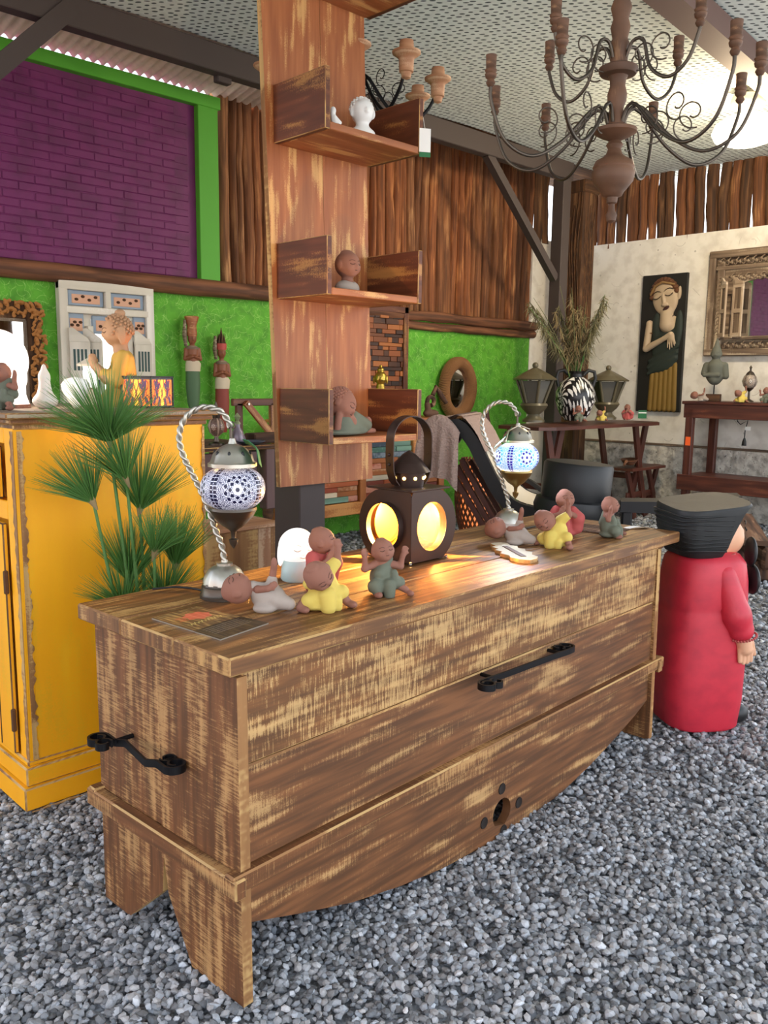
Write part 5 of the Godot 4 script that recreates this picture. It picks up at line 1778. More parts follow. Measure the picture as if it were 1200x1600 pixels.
func build_lantern() -> void:
	var g := thing("iron_lantern", "dark iron lantern with round lit windows and tall strap handle", "lantern", on_chest(0.862, -0.30), 3)
	var side := 0.2
	var H := 0.215
	# each face is a plate, straight at the front corner and round at the other side, with a round opening
	for k in 4:
		var xf := Transform3D()
		match k:
			0: xf = Transform3D(Basis(), V(0, 0.008, 0))   # towards the front of the chest
			1: xf = Transform3D(Basis(Vector3.UP, PI / 2), V(0, 0.008, 0))
			2: xf = Transform3D(Basis(), V(0.0, 0.008, -0.2))
			3: xf = Transform3D(Basis(Vector3.UP, PI / 2), V(0.2, 0.008, 0))
		var outer := PackedVector2Array()
		var inner := PackedVector2Array()
		var cc := Vector2(0.098, H * 0.48)
		for i in 64:
			var a := TAU * i / 64
			var d := Vector2(cos(a), sin(a))
			inner.append(cc + d * Vector2(0.07, 0.076))
			# D-shaped outline: box on the left, disc on the right
			var r := 0.118 if k < 2 else 0.094
			if k < 2 and d.x < 0.35:
				var tx := (0.0 - cc.x) / d.x if d.x < -0.001 else 9.0
				var ty := (H - cc.y) / d.y if d.y > 0.001 else ((0.0 - cc.y) / d.y if d.y < -0.001 else 9.0)
				r = minf(tx, ty)
			outer.append(cc + d * r)
		var mb := MB.new()
		mb.xf = xf
		mb.ring(inner, outer, -0.0012, 0.0012)
		part("plate", mb, M.lantern, g)
		if k >= 2:
			var ln := MB.new()
			ln.xf = xf
			ln.lathe([Vector2(0.0, 0.0), Vector2(0.098, 0.0)], 40)
			var lo := part("amber_liner", ln, std("#b87822", 0.4), g)
			lo.transform = Transform3D(xf.basis * Basis(Vector3.RIGHT, PI / 2), xf * V(cc.x, cc.y, 0.004))
			lo.mesh = MB.new().lathe([Vector2(0.0, 0.0), Vector2(0.098, 0.0)], 40).mesh([std("#b87822", 0.4)])
		# short collar turned inwards round the opening
		var rows := [PackedVector3Array(), PackedVector3Array()]
		for p in inner:
			rows[0].append(V(p.x, p.y, 0))
			rows[1].append(V(cc.x + (p.x - cc.x) * 0.95, cc.y + (p.y - cc.y) * 0.96, -0.022 if k in [0, 1] else 0.022))
		mb = MB.new()
		mb.xf = xf
		part("collar", mb.grid(rows, true), M.lantern, g)
	part("top_plate", MB.new().box(V(0.09, H + 0.011, -0.09), V(0.185, 0.006, 0.185), 0.002), M.lantern, g)
	part("floor_plate", MB.new().box(V(0.09, 0.008, -0.09), V(0.18, 0.004, 0.18), 0.001), M.lantern, g)
	for q in [[0.004, -0.004], [0.176, -0.004], [0.004, -0.176], [0.176, -0.176]]:
		part("foot", MB.new().ball(V(q[0], 0.005, q[1]), Vector3.ONE * 0.005, 8), M.silver, g)
	# amber panes
	for k in 1:
		var pn := MB.new()
		if k == 0:
			pn.box(V(0.1, 0.11, -0.03), V(0.15, 0.16, 0.002), 0.0)
		else:
			pn.box(V(0.03, 0.11, -0.1), V(0.002, 0.16, 0.15), 0.0)
		part("pane", pn, M.glass, g)
	# chimney drum with punched, lit holes and a ribbed cone
	var c := V(0.09, H + 0.014, -0.09)
	part("drum", MB.new().lathe([Vector2(0.045, 0.0), Vector2(0.052, 0.045), Vector2(0.056, 0.047)], 32, c), M.lantern, g)
	for i in 9:
		var a := TAU * i / 9 + 0.25
		part("lit_hole", MB.new().ball(c + V(sin(a) * 0.05, 0.028, cos(a) * 0.05), V(0.0058, 0.0058, 0.0058), 8), glow(Color(1, 0.75, 0.35), 1.2), g)
	part("cone", MB.new().lathe([Vector2(0.068, 0.045), Vector2(0.045, 0.075), Vector2(0.02, 0.1), Vector2(0.0, 0.112)], 8, c, 0, 0.0, 2.0), M.lantern, g)
	var pts := []
	for i in 25:
		var a := PI * i / 24.0
		pts.append(V(-cos(a) * 0.072, 0.145 + sin(a) * 0.072, 0))
	for q in [[0.073, 0.09], [0.07, 0.05], [0.06, 0.02], [0.048, 0.006]]:
		pts.push_front(V(-q[0], q[1], 0))
		pts.append(V(q[0], q[1], 0))
	var hb := Basis(Vector3.UP, deg_to_rad(-14.0))
	var mb := MB.new()
	mb.xf = Transform3D(hb, c)
	mb.strap(pts, V(0, 0, 1), 0.042, 0.003)
	part("handle", mb, M.lantern, g)
	for s in [-1.0, 1.0]:
		for y in [0.07, 0.1]:
			part("rivet", MB.new().ball(c + hb * V(s * 0.075, y, 0), Vector3.ONE * 0.005, 8), M.lantern, g)
	# candle bulb
	part("lamp_bulb", MB.new().lathe([Vector2(0.0, 0.0), Vector2(0.014, 0.004), Vector2(0.017, 0.02), Vector2(0.012, 0.045), Vector2(0.0, 0.06)], 14, V(0.1, 0.115, -0.1)), glow(Color(1.0, 0.72, 0.34), 6.0), g)
	part("bulb_holder", MB.new().lathe([Vector2(0.014, -0.1), Vector2(0.014, 0.0), Vector2(0.0, 0.0)], 14, V(0.1, 0.115, -0.1)), M.cream, g)
	var l := OmniLight3D.new()
	l.name = "bulb_light"
	l.light_color = Color(1.0, 0.77, 0.42)
	l.light_energy = 0.27
	l.light_size = 0.012
	l.omni_range = 20.0
	l.omni_attenuation = 2.0
	l.shadow_enabled = true
	l.position = V(0.1, 0.14, -0.1)
	g.add_child(l, true)

func cup(parent: Node, at: Vector3, m: Material, saucer: bool, sc := 1.0) -> void:
	var p := [Vector2(0.0, -0.005), Vector2(0.012, 0.0), Vector2(0.018, 0.012), Vector2(0.012, 0.024), Vector2(0.02, 0.03), Vector2(0.023, 0.042), Vector2(0.019, 0.047), Vector2(0.024, 0.056), Vector2(0.019, 0.062), Vector2(0.021, 0.11), Vector2(0.0, 0.11)]
	if saucer:
		p = [Vector2(0.0, -0.005), Vector2(0.013, 0.0), Vector2(0.016, 0.014), Vector2(0.021, 0.016), Vector2(0.022, 0.05), Vector2(0.027, 0.056), Vector2(0.042, 0.066), Vector2(0.042, 0.071), Vector2(0.022, 0.075), Vector2(0.02, 0.1), Vector2(0.0, 0.1)]
	for i in p.size():
		p[i] *= sc
	part("candle_cup", MB.new().lathe(p, 14, at), m, parent)

func chandelier_arm(parent: Node, c: Vector3, phi: float, y0: float, R: float, drop: float, cupy: float, cm: Material, m: Material, th: float, saucer: bool) -> void:
	var d := V(cos(phi), 0, sin(phi))
	var cv := Curve3D.new()
	var k := [[0.028, 0.0], [0.05, 0.045], [0.09, 0.04], [R * 0.42, -drop * 0.55], [R * 0.66, -drop], [R * 0.88, -drop * 0.62], [R * 0.99, (cupy - y0) * 0.45], [R, cupy - y0]]
	for i in k.size():
		var a: Array = k[mini(i + 1, k.size() - 1)]
		var b: Array = k[maxi(i - 1, 0)]
		var t: Vector3 = (d * (a[0] - b[0]) + Vector3.UP * (a[1] - b[1])) / 6.0
		cv.add_point(d * k[i][0] + Vector3.UP * (y0 + k[i][1]), -t, t)
	var pts := []
	for i in 37:
		pts.append(c + cv.sample_baked(cv.get_baked_length() * i / 36.0, true))
	var o := part("arm", MB.new().tube(pts, th, 8), m, parent)
	for q in [[0.3, 0.02, 1.0], [0.56, 0.035, -1.0]]:
		var base: Vector3 = d * R * q[0] + Vector3.UP * (y0 - drop * 0.25 + q[1])
		var p := spiral(base, d * q[2], Vector3.UP, 0.052, 0.012, -1.9, 5.4, 30)
		for i in p.size():
			p[i] += c
		part("scroll", MB.new().tube(p, 0.0028, 5), m, o)
	cup(parent, c + d * R + Vector3.UP * cupy, cm, saucer, 1.75 if saucer else 0.9)

func build_ceiling_lamps() -> void:
	var c := V(-5.71, 0, 3.96)
	var g := thing("chandelier", "large turned wood and iron chandelier with two tiers of candle cups", "chandelier", c)
	var prof := []
	for q in [[0.0, 0.0], [0.016, 0.012], [0.02, 0.035], [0.012, 0.05], [0.01, 0.075], [0.018, 0.08], [0.02, 0.1], [0.034, 0.106], [0.04, 0.12], [0.052, 0.135], [0.07, 0.16], [0.075, 0.19], [0.07, 0.205], [0.073, 0.212], [0.064, 0.235], [0.042, 0.248], [0.028, 0.262], [0.022, 0.28], [0.03, 0.295], [0.02, 0.31], [0.034, 0.318], [0.05, 0.325], [0.074, 0.34], [0.074, 0.352], [0.05, 0.362], [0.03, 0.368], [0.026, 0.4], [0.024, 0.43], [0.032, 0.455], [0.034, 0.48], [0.026, 0.51], [0.028, 0.535], [0.034, 0.545], [0.06, 0.55], [0.067, 0.562], [0.067, 0.575], [0.048, 0.585], [0.03, 0.592], [0.028, 0.64], [0.034, 0.66], [0.026, 0.68], [0.034, 0.72], [0.026, 0.75], [0.036, 0.79], [0.026, 0.82], [0.034, 0.87], [0.024, 0.9], [0.03, 0.95], [0.014, 0.98], [0.0, 0.99]]:
		prof.append(Vector2(q[0], q[1] * 0.91 + 1.917))
	part("turned_stem", MB.new().lathe(prof, 32), M.turned, g)
	part("chain", MB.new().tube([V(0, 2.9, 0), V(0, 3.52, 0)], 0.008, 6), M.iron, g)
	# picture right is (0.713, 0.701), away is (0.701, -0.713)
	var a0 := atan2(0.701, 0.713)
	for ph in [8.0, 58.0, 112.0, 150.0, 190.0, 234.0, 304.0, 332.0]:
		chandelier_arm(g, Vector3.ZERO, a0 - deg_to_rad(ph), 2.258, 0.46, 0.125, 2.35, M.turned, M.bronze, 0.0062, false)
	for ph in [210.0, 135.0, 30.0, -45.0]:
		chandelier_arm(g, Vector3.ZERO, a0 - deg_to_rad(ph), 2.47, 0.29, 0.1, 2.50, M.turned, M.bronze, 0.0062, false)
	c = V(-5.17, 0, 1.98)
	g = thing("chandelier", "smaller chandelier of pale turned cups half hidden behind the shelf board", "chandelier", c)
	prof = []
	for q in [[0.0, 2.5], [0.03, 2.52], [0.05, 2.58], [0.025, 2.64], [0.035, 2.73], [0.025, 2.83], [0.03, 2.88], [0.012, 2.92], [0.0, 2.93]]:
		prof.append(Vector2(q[0], q[1]))
	part("turned_stem", MB.new().lathe(prof, 24), M.turnedpale, g)
	part("chain", MB.new().tube([V(0, 2.9, 0), V(0, 3.52, 0)], 0.008, 6), M.iron, g)
	for ph in [0.0, 38.0, 120.0, 200.0, 275.0, 308.0]:
		chandelier_arm(g, Vector3.ZERO, a0 - deg_to_rad(ph), 2.95, 0.47, 0.2, 2.87, M.turnedpale, M.iron, 0.0095, true)
	# glowing ceiling lamp
	c = V(-1.93, 0.04, 2.76)
	g = thing("ceiling_lamp", "round white ceiling lamp glowing under the mauve beam at right", "ceiling lamp", c)
	part("canopy", MB.new().lathe([Vector2(0.0, 3.36), Vector2(0.12, 3.36), Vector2(0.13, 3.38), Vector2(0.12, 3.42), Vector2(0.0, 3.425)], 28), M.cream, g)
	part("neck", MB.new().lathe([Vector2(0.03, 3.26), Vector2(0.03, 3.37)], 16), M.cream, g)
	part("glass_shade", MB.new().lathe([Vector2(0.04, 3.29), Vector2(0.14, 3.275), Vector2(0.22, 3.23), Vector2(0.245, 3.17), Vector2(0.22, 3.12), Vector2(0.12, 3.085), Vector2(0.0, 3.075)], 32), glow(Color(1.0, 0.93, 0.8), 1.0), g)
	var l := OmniLight3D.new()
	l.name = "lamp_light"
	l.light_color = Color(1.0, 0.9, 0.74)
	l.light_energy = LAMP
	l.light_size = 0.15
	l.omni_range = 20.0
	l.omni_attenuation = 2.0
	l.shadow_enabled = true
	l.position = V(0, 3.17, 0)
	g.add_child(l, true)
# ------------------------------------------------------------------ small things
func build_chest_things() -> void:
	var g1 := uv_mat(mosaic_tex(2, Color("#d6d8e6"), Color("#44465e"), Color("#131432"), Color("#131432"), 4), 0.25)
	g1.emission_enabled = true
	g1.emission_texture = g1.albedo_texture
	g1.emission = Color.WHITE
	g1.emission_operator = BaseMaterial3D.EMISSION_OP_MULTIPLY
	g1.emission_energy_multiplier = 0.1
	turkish_lamp("mosaic swan neck lamp with black and white globe, left on the chest", on_chest(0.25, -0.40), -44.5, g1, 0.12, Color(1, 0.85, 0.6))
	var g2 := uv_mat(mosaic_tex(5, Color("#d8e8f2"), Color("#5f8fc8"), Color("#2a2486"), Color("#3f9ad6"), 4), 0.25)
	g2.emission_enabled = true
	g2.emission_texture = g2.albedo_texture
	g2.emission = Color.WHITE
	g2.emission_operator = BaseMaterial3D.EMISSION_OP_MULTIPLY
	g2.emission_energy_multiplier = 0.2
	turkish_lamp("lit blue and white mosaic swan neck lamp at the right, by the lounge chair", on_chest(1.58, -0.44), -44.5, g2, 1.5, Color(0.9, 0.93, 1.0))
	build_lantern()
	var L := "baby monk figurines on the chest"
	monk("rolling", "grey robed baby monk rolling on its back before the left lamp", on_chest(0.225, -0.235), -40, L, 1.1)
	monk("lunging", "yellow robed baby monk with tilted head left of the lantern", on_chest(0.345, -0.14), -10, L, 1.12)
	monk("standing", "red robed baby monk standing behind the left yellow monk", on_chest(0.46, -0.27), 10, L, 1.12)
	monk("arms_up", "grey green robed baby monk with hands raised before the lantern", on_chest(0.555, -0.135), -22, L)
	monk("rolling", "grey robed baby monk rolling before the lit blue lamp", on_chest(1.385, -0.30), -50, L, 1.1)
	monk("lunging", "bright yellow robed baby monk with bowed head right of the lantern", on_chest(1.46, -0.165), -75, L, 1.12)
	monk("standing", "red robed baby monk behind the right yellow monk", on_chest(1.66, -0.25), -60, L, 1.12)
	monk("arms_up", "grey green robed baby monk with hands raised at chest's right end", on_chest(1.755, -0.125), 25, L)
	# white headed glowing bust
	var g := thing("buddha_lamp", "glossy white domed head lamp on pale blue body beside the monks", "lamp", on_chest(0.505, -0.41), -15)
	part("head", MB.new().blob([[1, V(0, 0.094, 0), V(0.052, 0.052, 0.05)], [1, V(0.05, 0.072, 0.0), V(0.008, 0.03, 0.012)], [1, V(-0.05, 0.072, 0.0), V(0.008, 0.03, 0.012)], [1, V(0, 0.088, 0.05), V(0.007, 0.01, 0.007)]], 0.004, 0.008), glow(Color(1, 1, 1), 0.12, Color("#f6f6f6")), g)
	part("body", MB.new().lathe([Vector2(0.0, 0.0), Vector2(0.042, 0.0), Vector2(0.046, 0.006), Vector2(0.044, 0.03), Vector2(0.038, 0.055), Vector2(0.03, 0.065)], 28), std("#b9d3d4", 0.3), g)
	face_marks(g, V(0, 0.094, 0), Basis(), 0.05, M.cream)
	# printed cards, pendant, cord
	g = thing("printed_card", "glossy brown printed card with red emblem at chest's left corner", "card", on_chest(0.0, 0.0), 3)
	var cm := MB.new()
	var q := [V(0.0, 0.003, -0.345), V(0.012, 0.003, -0.10), V(0.165, 0.003, -0.125), V(0.135, 0.003, -0.36)]
	cm.quad(q[0], q[1], q[2], q[3], Vector3.UP, Vector2(0, 1), Vector2(1, 1), Vector2(1, 0), Vector2(0, 0))
	var cmat := uv_mat(card_tex(), 0.5)
	part("print", cm, cmat, g)
	cm = MB.new()
	for i in 4:
		var n: Vector3 = (q[(i + 1) % 4] - q[i]).cross(Vector3.UP).normalized()
		cm.quad(q[i], q[(i + 1) % 4], q[(i + 1) % 4] - V(0, 0.003, 0), q[i] - V(0, 0.003, 0), n)
	part("edge", cm, M.silver, g)
	g = thing("printed_card", "flat brown card lying at the chest's far right end", "card", on_chest(0.0, 0.0), 3)
	cm = MB.new()
	cm.xf = Transform3D(Basis(Vector3.UP, 0.12), V(1.87, 0.0025, -0.23))
	cm.box(V(0, 0, 0), V(0.16, 0.004, 0.2), 0.0005)
	for i in 7:
		cm.box(V(-0.06 + i * 0.02, 0.0015, -0.03), V(0.007, 0.003, 0.1), 0.0005)
	part("card", cm, M.drift, g)
	g = thing("wooden_pendant", "cream painted zigzag edged wooden ornament with slot, lying by the lantern", "ornament", on_chest(1.235, -0.18), -122)
	var po := PackedVector2Array()
	var pts := [[-0.155, 0.012], [-0.14, 0.03], [-0.1, 0.026], [-0.085, 0.045], [-0.05, 0.034], [-0.035, 0.052], [0.0, 0.04], [0.02, 0.055], [0.06, 0.038], [0.09, 0.046], [0.12, 0.03], [0.14, 0.0]]
	for p in pts:
		po.append(Vector2(p[0], p[1]))
	for i in range(pts.size() - 2, -1, -1):
		po.append(Vector2(pts[i][0], -pts[i][1]))
	var om := MB.new()
	om.xf = Transform3D(Basis(Vector3.RIGHT, -PI / 2), V(0, 0, 0))
	om.edges = true
	om.prism(po, 0.0, 0.012)
	part("plate", om, [std("#ddd2b6", 0.6), M.worn], g)
	part("slot", MB.new().box(V(0, 0.0125, 0), V(0.17, 0.003, 0.018), 0.001), M.chest, g)
	part("ring", MB.new().tube(spiral(V(-0.165, 0.006, 0), V(1, 0, 0), V(0, 0, 1), 0.009, 0.009, 0, TAU), 0.0022, 6), M.brass, g)

func umbel(parent: Node, c: Vector3, dir: Vector3, n: int, len: float, spread: float) -> void:
	var mb := MB.new()
	var r := RandomNumberGenerator.new()
	r.seed = int(c.x * 1000) + int(c.y * 7000)
	var sx := dir.cross(V(0.3, 0.1, 1)).normalized()
	var sy := dir.cross(sx)
	for i in int(n * 1.6):
		var a := r.randf() * TAU
		var t := spread * pow(r.randf(), 0.6)
		var d := (dir * cos(t) + (sx * cos(a) + sy * sin(a)) * sin(t)).normalized()
		var l := len * r.randf_range(0.75, 1.1)
		var p := [c, c + d * l * 0.5, c + d * l - V(0, l * 0.08 * sin(t), 0)]
		for j in 3:   # leaves bend along the cabinet side
			if p[j].y < 1.27:
				p[j].z = maxf(p[j].z, -0.236 if p[j].y > 1.17 else -0.268)
		var w := d.cross(V(r.randf() - 0.5, r.randf() - 0.5, r.randf() - 0.5)).normalized() * 0.0013
		var w2 := d.cross(w).normalized() * 0.0013
		for s in 2:
			for k in 3:
				var o0: Vector3 = [w, -w * 0.5 + w2 * 0.87, -w * 0.5 - w2 * 0.87][k]
				var o1: Vector3 = [w, -w * 0.5 + w2 * 0.87, -w * 0.5 - w2 * 0.87][(k + 1) % 3]
				var e: float = [1.0, 0.85][s]
				var f: float = [0.85, 0.25][s]
				var nn := (o0 + o1).normalized()
				mb.quad(p[s] + o0 * e, p[s] + o1 * e, p[s + 1] + o1 * f, p[s + 1] + o0 * f, nn)
	part("umbel", mb, M.leaf, parent)
	part("bract", MB.new().lathe([Vector2(0.003, -0.02), Vector2(0.009, 0.0), Vector2(0.014, 0.018), Vector2(0.006, 0.03)], 10), M.straw, parent)
	var o: MeshInstance3D = parent.get_child(parent.get_child_count() - 1)
	o.transform = Transform3D(Basis(sx, dir, sx.cross(dir)), c)

func build_papyrus() -> void:
	var b := V(-7.25, 0, 3.37)
	var g := thing("papyrus_plant", "green papyrus plant with feathery heads between yellow cabinet and chest", "plant", b)
	part("pot", MB.new().lathe([Vector2(0.0, 0.0), Vector2(0.09, 0.0), Vector2(0.115, 0.2), Vector2(0.12, 0.2), Vector2(0.12, 0.23), Vector2(0.105, 0.23), Vector2(0.1, 0.2), Vector2(0.0, 0.19)], 28), M.clay, g)
	var hs := [[-7.33, 1.165, 3.32, 300, 0.235, 1.2, -0.12, 0.0], [-7.375, 0.985, 3.30, 130, 0.19, 0.8, -0.55, 0.0], [-7.245, 0.955, 3.33, 170, 0.21, 0.85, 0.15, 0.1], [-7.13, 0.765, 3.33, 150, 0.2, 0.75, 0.18, 0.0], [-7.27, 0.73, 3.3, 170, 0.2, 0.75, 0.0, 0.1], [-7.19, 0.66, 3.36, 170, 0.17, 0.95, 0.2, 0.1], [-7.31, 0.66, 3.34, 140, 0.16, 1.0, -0.2, 0.1], [-7.3, 1.05, 3.36, 120, 0.2, 0.8, -0.5, 0.2], [-7.24, 0.83, 3.4, 90, 0.17, 0.8, 0.3, 0.0]]
	for h in hs:
		var c := V(h[0], h[1], h[2]) - b
		var root := V(c.x * 0.25, 0.2, c.z * 0.3)
		var mid := root.lerp(c, 0.5) + V(-c.x * 0.08, 0, 0.01)
		part("stem", MB.new().tube([root, mid, c], [0.007, 0.006, 0.0045], 7), M.stem, g)
		umbel(g, c, V(h[6] * 0.713, 1, h[6] * 0.701 + h[7]).normalized(), h[3], h[4], h[5])

func build_cabinet_things() -> void:
	var y := 1.246
	# big glowing head, cut by the left edge of the picture
	var g := thing("glowing_head_lamp", "big glowing white head-shaped lamp on the yellow cabinet's left", "lamp", V(-7.385, y, 2.64), -50)
	part("head", MB.new().blob([[1, V(0, 0.16, 0), V(0.1, 0.105, 0.1)], [0, V(0, 0.0, 0), V(0, 0.08, 0), 0.1, 0.075], [1, V(0.075, 0.1, 0.03), V(0.04, 0.05, 0.04)], [1, V(-0.1, 0.12, 0), V(0.015, 0.05, 0.025)]], 0.008, 0.03).flat(0.005), glow(Color(1.0, 0.95, 0.9), 0.5), g)
	part("base", MB.new().lathe([Vector2(0.0, 0.0), Vector2(0.1, 0.0), Vector2(0.1, 0.012), Vector2(0.09, 0.015)], 24), M.clay, g)
	var l := OmniLight3D.new()
	l.name = "bulb_light"
	l.light_color = Color(1.0, 0.9, 0.8)
	l.light_energy = 0.02
	l.light_size = 0.06
	l.omni_range = 20.0
	l.omni_attenuation = 2.0
	l.shadow_enabled = true
	l.position = V(0, 0.14, 0)
	g.add_child(l, true)
	g = thing("stone_buddha", "small milky white stone buddha before the shell framed mirror", "figurine", V(-7.285, y, 2.78), -30)
	var q := std("#d8d2c6", 0.4)
	q.subsurf_scatter_enabled = true
	q.subsurf_scatter_strength = 0.3
	part("body", MB.new().blob([[1, V(0, 0.025, 0), V(0.042, 0.026, 0.03)], [0, V(0, 0.03, 0), V(0, 0.075, 0), 0.03, 0.02], [1, V(0, 0.105, 0), V(0.02, 0.026, 0.02)], [1, V(0, 0.135, 0), V(0.008, 0.015, 0.008)]], 0.004, 0.012).flat(), q, g)
	monk("arms_up", "dark clay baby monk at the far left on the yellow cabinet", V(-7.445, y, 2.84), -60, "", 1.0)
	g = thing("shell_ornament", "white ribbed scallop shell standing on the cabinet behind the papyrus", "shell", V(-7.14, y, 2.70), -50)
	part("shell", MB.new().lathe([Vector2(0.012, 0.0), Vector2(0.035, 0.03), Vector2(0.058, 0.075), Vector2(0.062, 0.1), Vector2(0.045, 0.125), Vector2(0.0, 0.135)], 60, Vector3.ZERO, 20, 0.07), M.ceramic, g)
	g.scale = V(0.8, 0.8, 0.45)
	g = thing("house_lantern", "little white house lantern with roof beside the praying buddha", "lantern", V(-6.95, y, 2.42), -30)
	part("body", MB.new().box(V(0, 0.11, 0), V(0.05, 0.09, 0.05), 0.004), glow(Color(1, 1, 0.96), 0.25), g)
	part("roof", MB.new().lathe([Vector2(0.05, 0.15), Vector2(0.05, 0.158), Vector2(0.012, 0.18), Vector2(0.0, 0.185)], 8, Vector3.ZERO, 0, 0.0, 2.0), M.cream, g)
	part("stand", MB.new().lathe([Vector2(0.04, 0.0), Vector2(0.02, 0.02), Vector2(0.015, 0.06), Vector2(0.035, 0.068)], 14), M.cream, g)
	# praying buddha, facing left
	g = thing("praying_buddha", "carved praying buddha in ochre robe facing left on the yellow cabinet", "statue", V(-6.96, y, 2.7), -112)
	var hb := Basis(Vector3.RIGHT, 0.12)
	part("body", MB.new().blob(head_prims(V(0, 0.278, 0.01), hb, 0.054) + [[0, V(0, 0.2, 0), V(0, 0.24, 0.005), 0.028, 0.026], [1, V(0.052, 0.258, 0.0), V(0.008, 0.034, 0.014)], [1, V(-0.052, 0.258, 0.0), V(0.008, 0.034, 0.014)],
		[0, V(0.07, 0.1, 0.05), V(0.012, 0.15, 0.095), 0.02, 0.014], [0, V(-0.07, 0.1, 0.05), V(-0.012, 0.15, 0.095), 0.02, 0.014]] + hand_prims(V(0.008, 0.15, 0.098), V(0, 1, 0.12), V(-1, 0, 0), 0.011) + hand_prims(V(-0.008, 0.15, 0.098), V(0, 1, 0.12), V(1, 0, 0), 0.011), 0.0045, 0.01), M.statue, g)
	face_marks(g, V(0, 0.278, 0.01), hb, 0.054)
	part("robe", MB.new().blob([[0, V(0, 0.02, 0), V(0, 0.17, -0.005), 0.065, 0.042], [0, V(0.05, 0.185, 0), V(0.08, 0.1, 0.025), 0.023, 0.027], [0, V(-0.05, 0.185, 0), V(-0.08, 0.1, 0.025), 0.023, 0.027], [1, V(0, 0.02, 0.02), V(0.085, 0.04, 0.07)], [0, V(0.08, 0.1, 0.025), V(0.05, 0.12, 0.065), 0.026, 0.02], [0, V(-0.08, 0.1, 0.025), V(-0.05, 0.12, 0.065), 0.026, 0.02]], 0.006, 0.02).flat(), std("#b8923f", 0.7), g)
	var cu := MB.new()
	for i in 130:
		var t := acos(1.0 - i / 130.0 * 1.25)
		var a := i * 2.39996
		var n := V(sin(t) * cos(a), cos(t), sin(t) * sin(a))
		if n.z > 0.45 and n.y < 0.75:
			continue
		cu.ball(V(0, 0.275, 0.01) + hb * (n * V(0.053, 0.059, 0.055)), Vector3.ONE * 0.0066, 6)
	cu.ball(V(0, 0.34, 0.0), V(0.02, 0.016, 0.02), 10)
	part("curls", cu, M.statue, g)
	# orange lantern
	g = thing("box_lantern", "square lantern with glowing orange arabesque panels on the cabinet corner", "lantern", V(-6.925, y, 2.82), -66)
	var lt := uv_mat(lantern_tex(), 0.4)
	lt.emission_enabled = true
	lt.emission_texture = lt.albedo_texture
	lt.emission = Color.WHITE
	lt.emission_operator = BaseMaterial3D.EMISSION_OP_MULTIPLY
	lt.emission_energy_multiplier = 0.38
	for k in 4:
		var pn := MB.new()
		var bs := Basis(Vector3.UP, PI / 2 * k)
		pn.quad(bs * V(-0.062, 0.004, 0.064), bs * V(0.062, 0.004, 0.064), bs * V(0.062, 0.108, 0.064), bs * V(-0.062, 0.108, 0.064), bs * V(0, 0, 1), Vector2(0, 1), Vector2(1, 1), Vector2(1, 0), Vector2(0, 0))
		part("lit_panel", pn, lt, g)
		part("corner_post", MB.new().box(bs * V(0.064, 0.056, 0.064), V(0.006, 0.112, 0.006), 0.001), M.black, g)
		part("rim", MB.new().box(bs * V(0, 0.111, 0.064), V(0.134, 0.006, 0.006) if k % 2 == 0 else V(0.006, 0.006, 0.134), 0.001), M.black, g)
	part("bottom", MB.new().box(V(0, 0.003, 0), V(0.134, 0.006, 0.134), 0.001), M.black, g)
	l = OmniLight3D.new()
	l.name = "lantern_light"
	l.light_color = Color(1.0, 0.6, 0.2)
	l.light_energy = 0.008
	l.light_size = 0.03
	l.omni_range = 20.0
	l.omni_attenuation = 2.0
	l.shadow_enabled = true
	l.position = V(0, 0.06, 0)
	g.add_child(l, true)

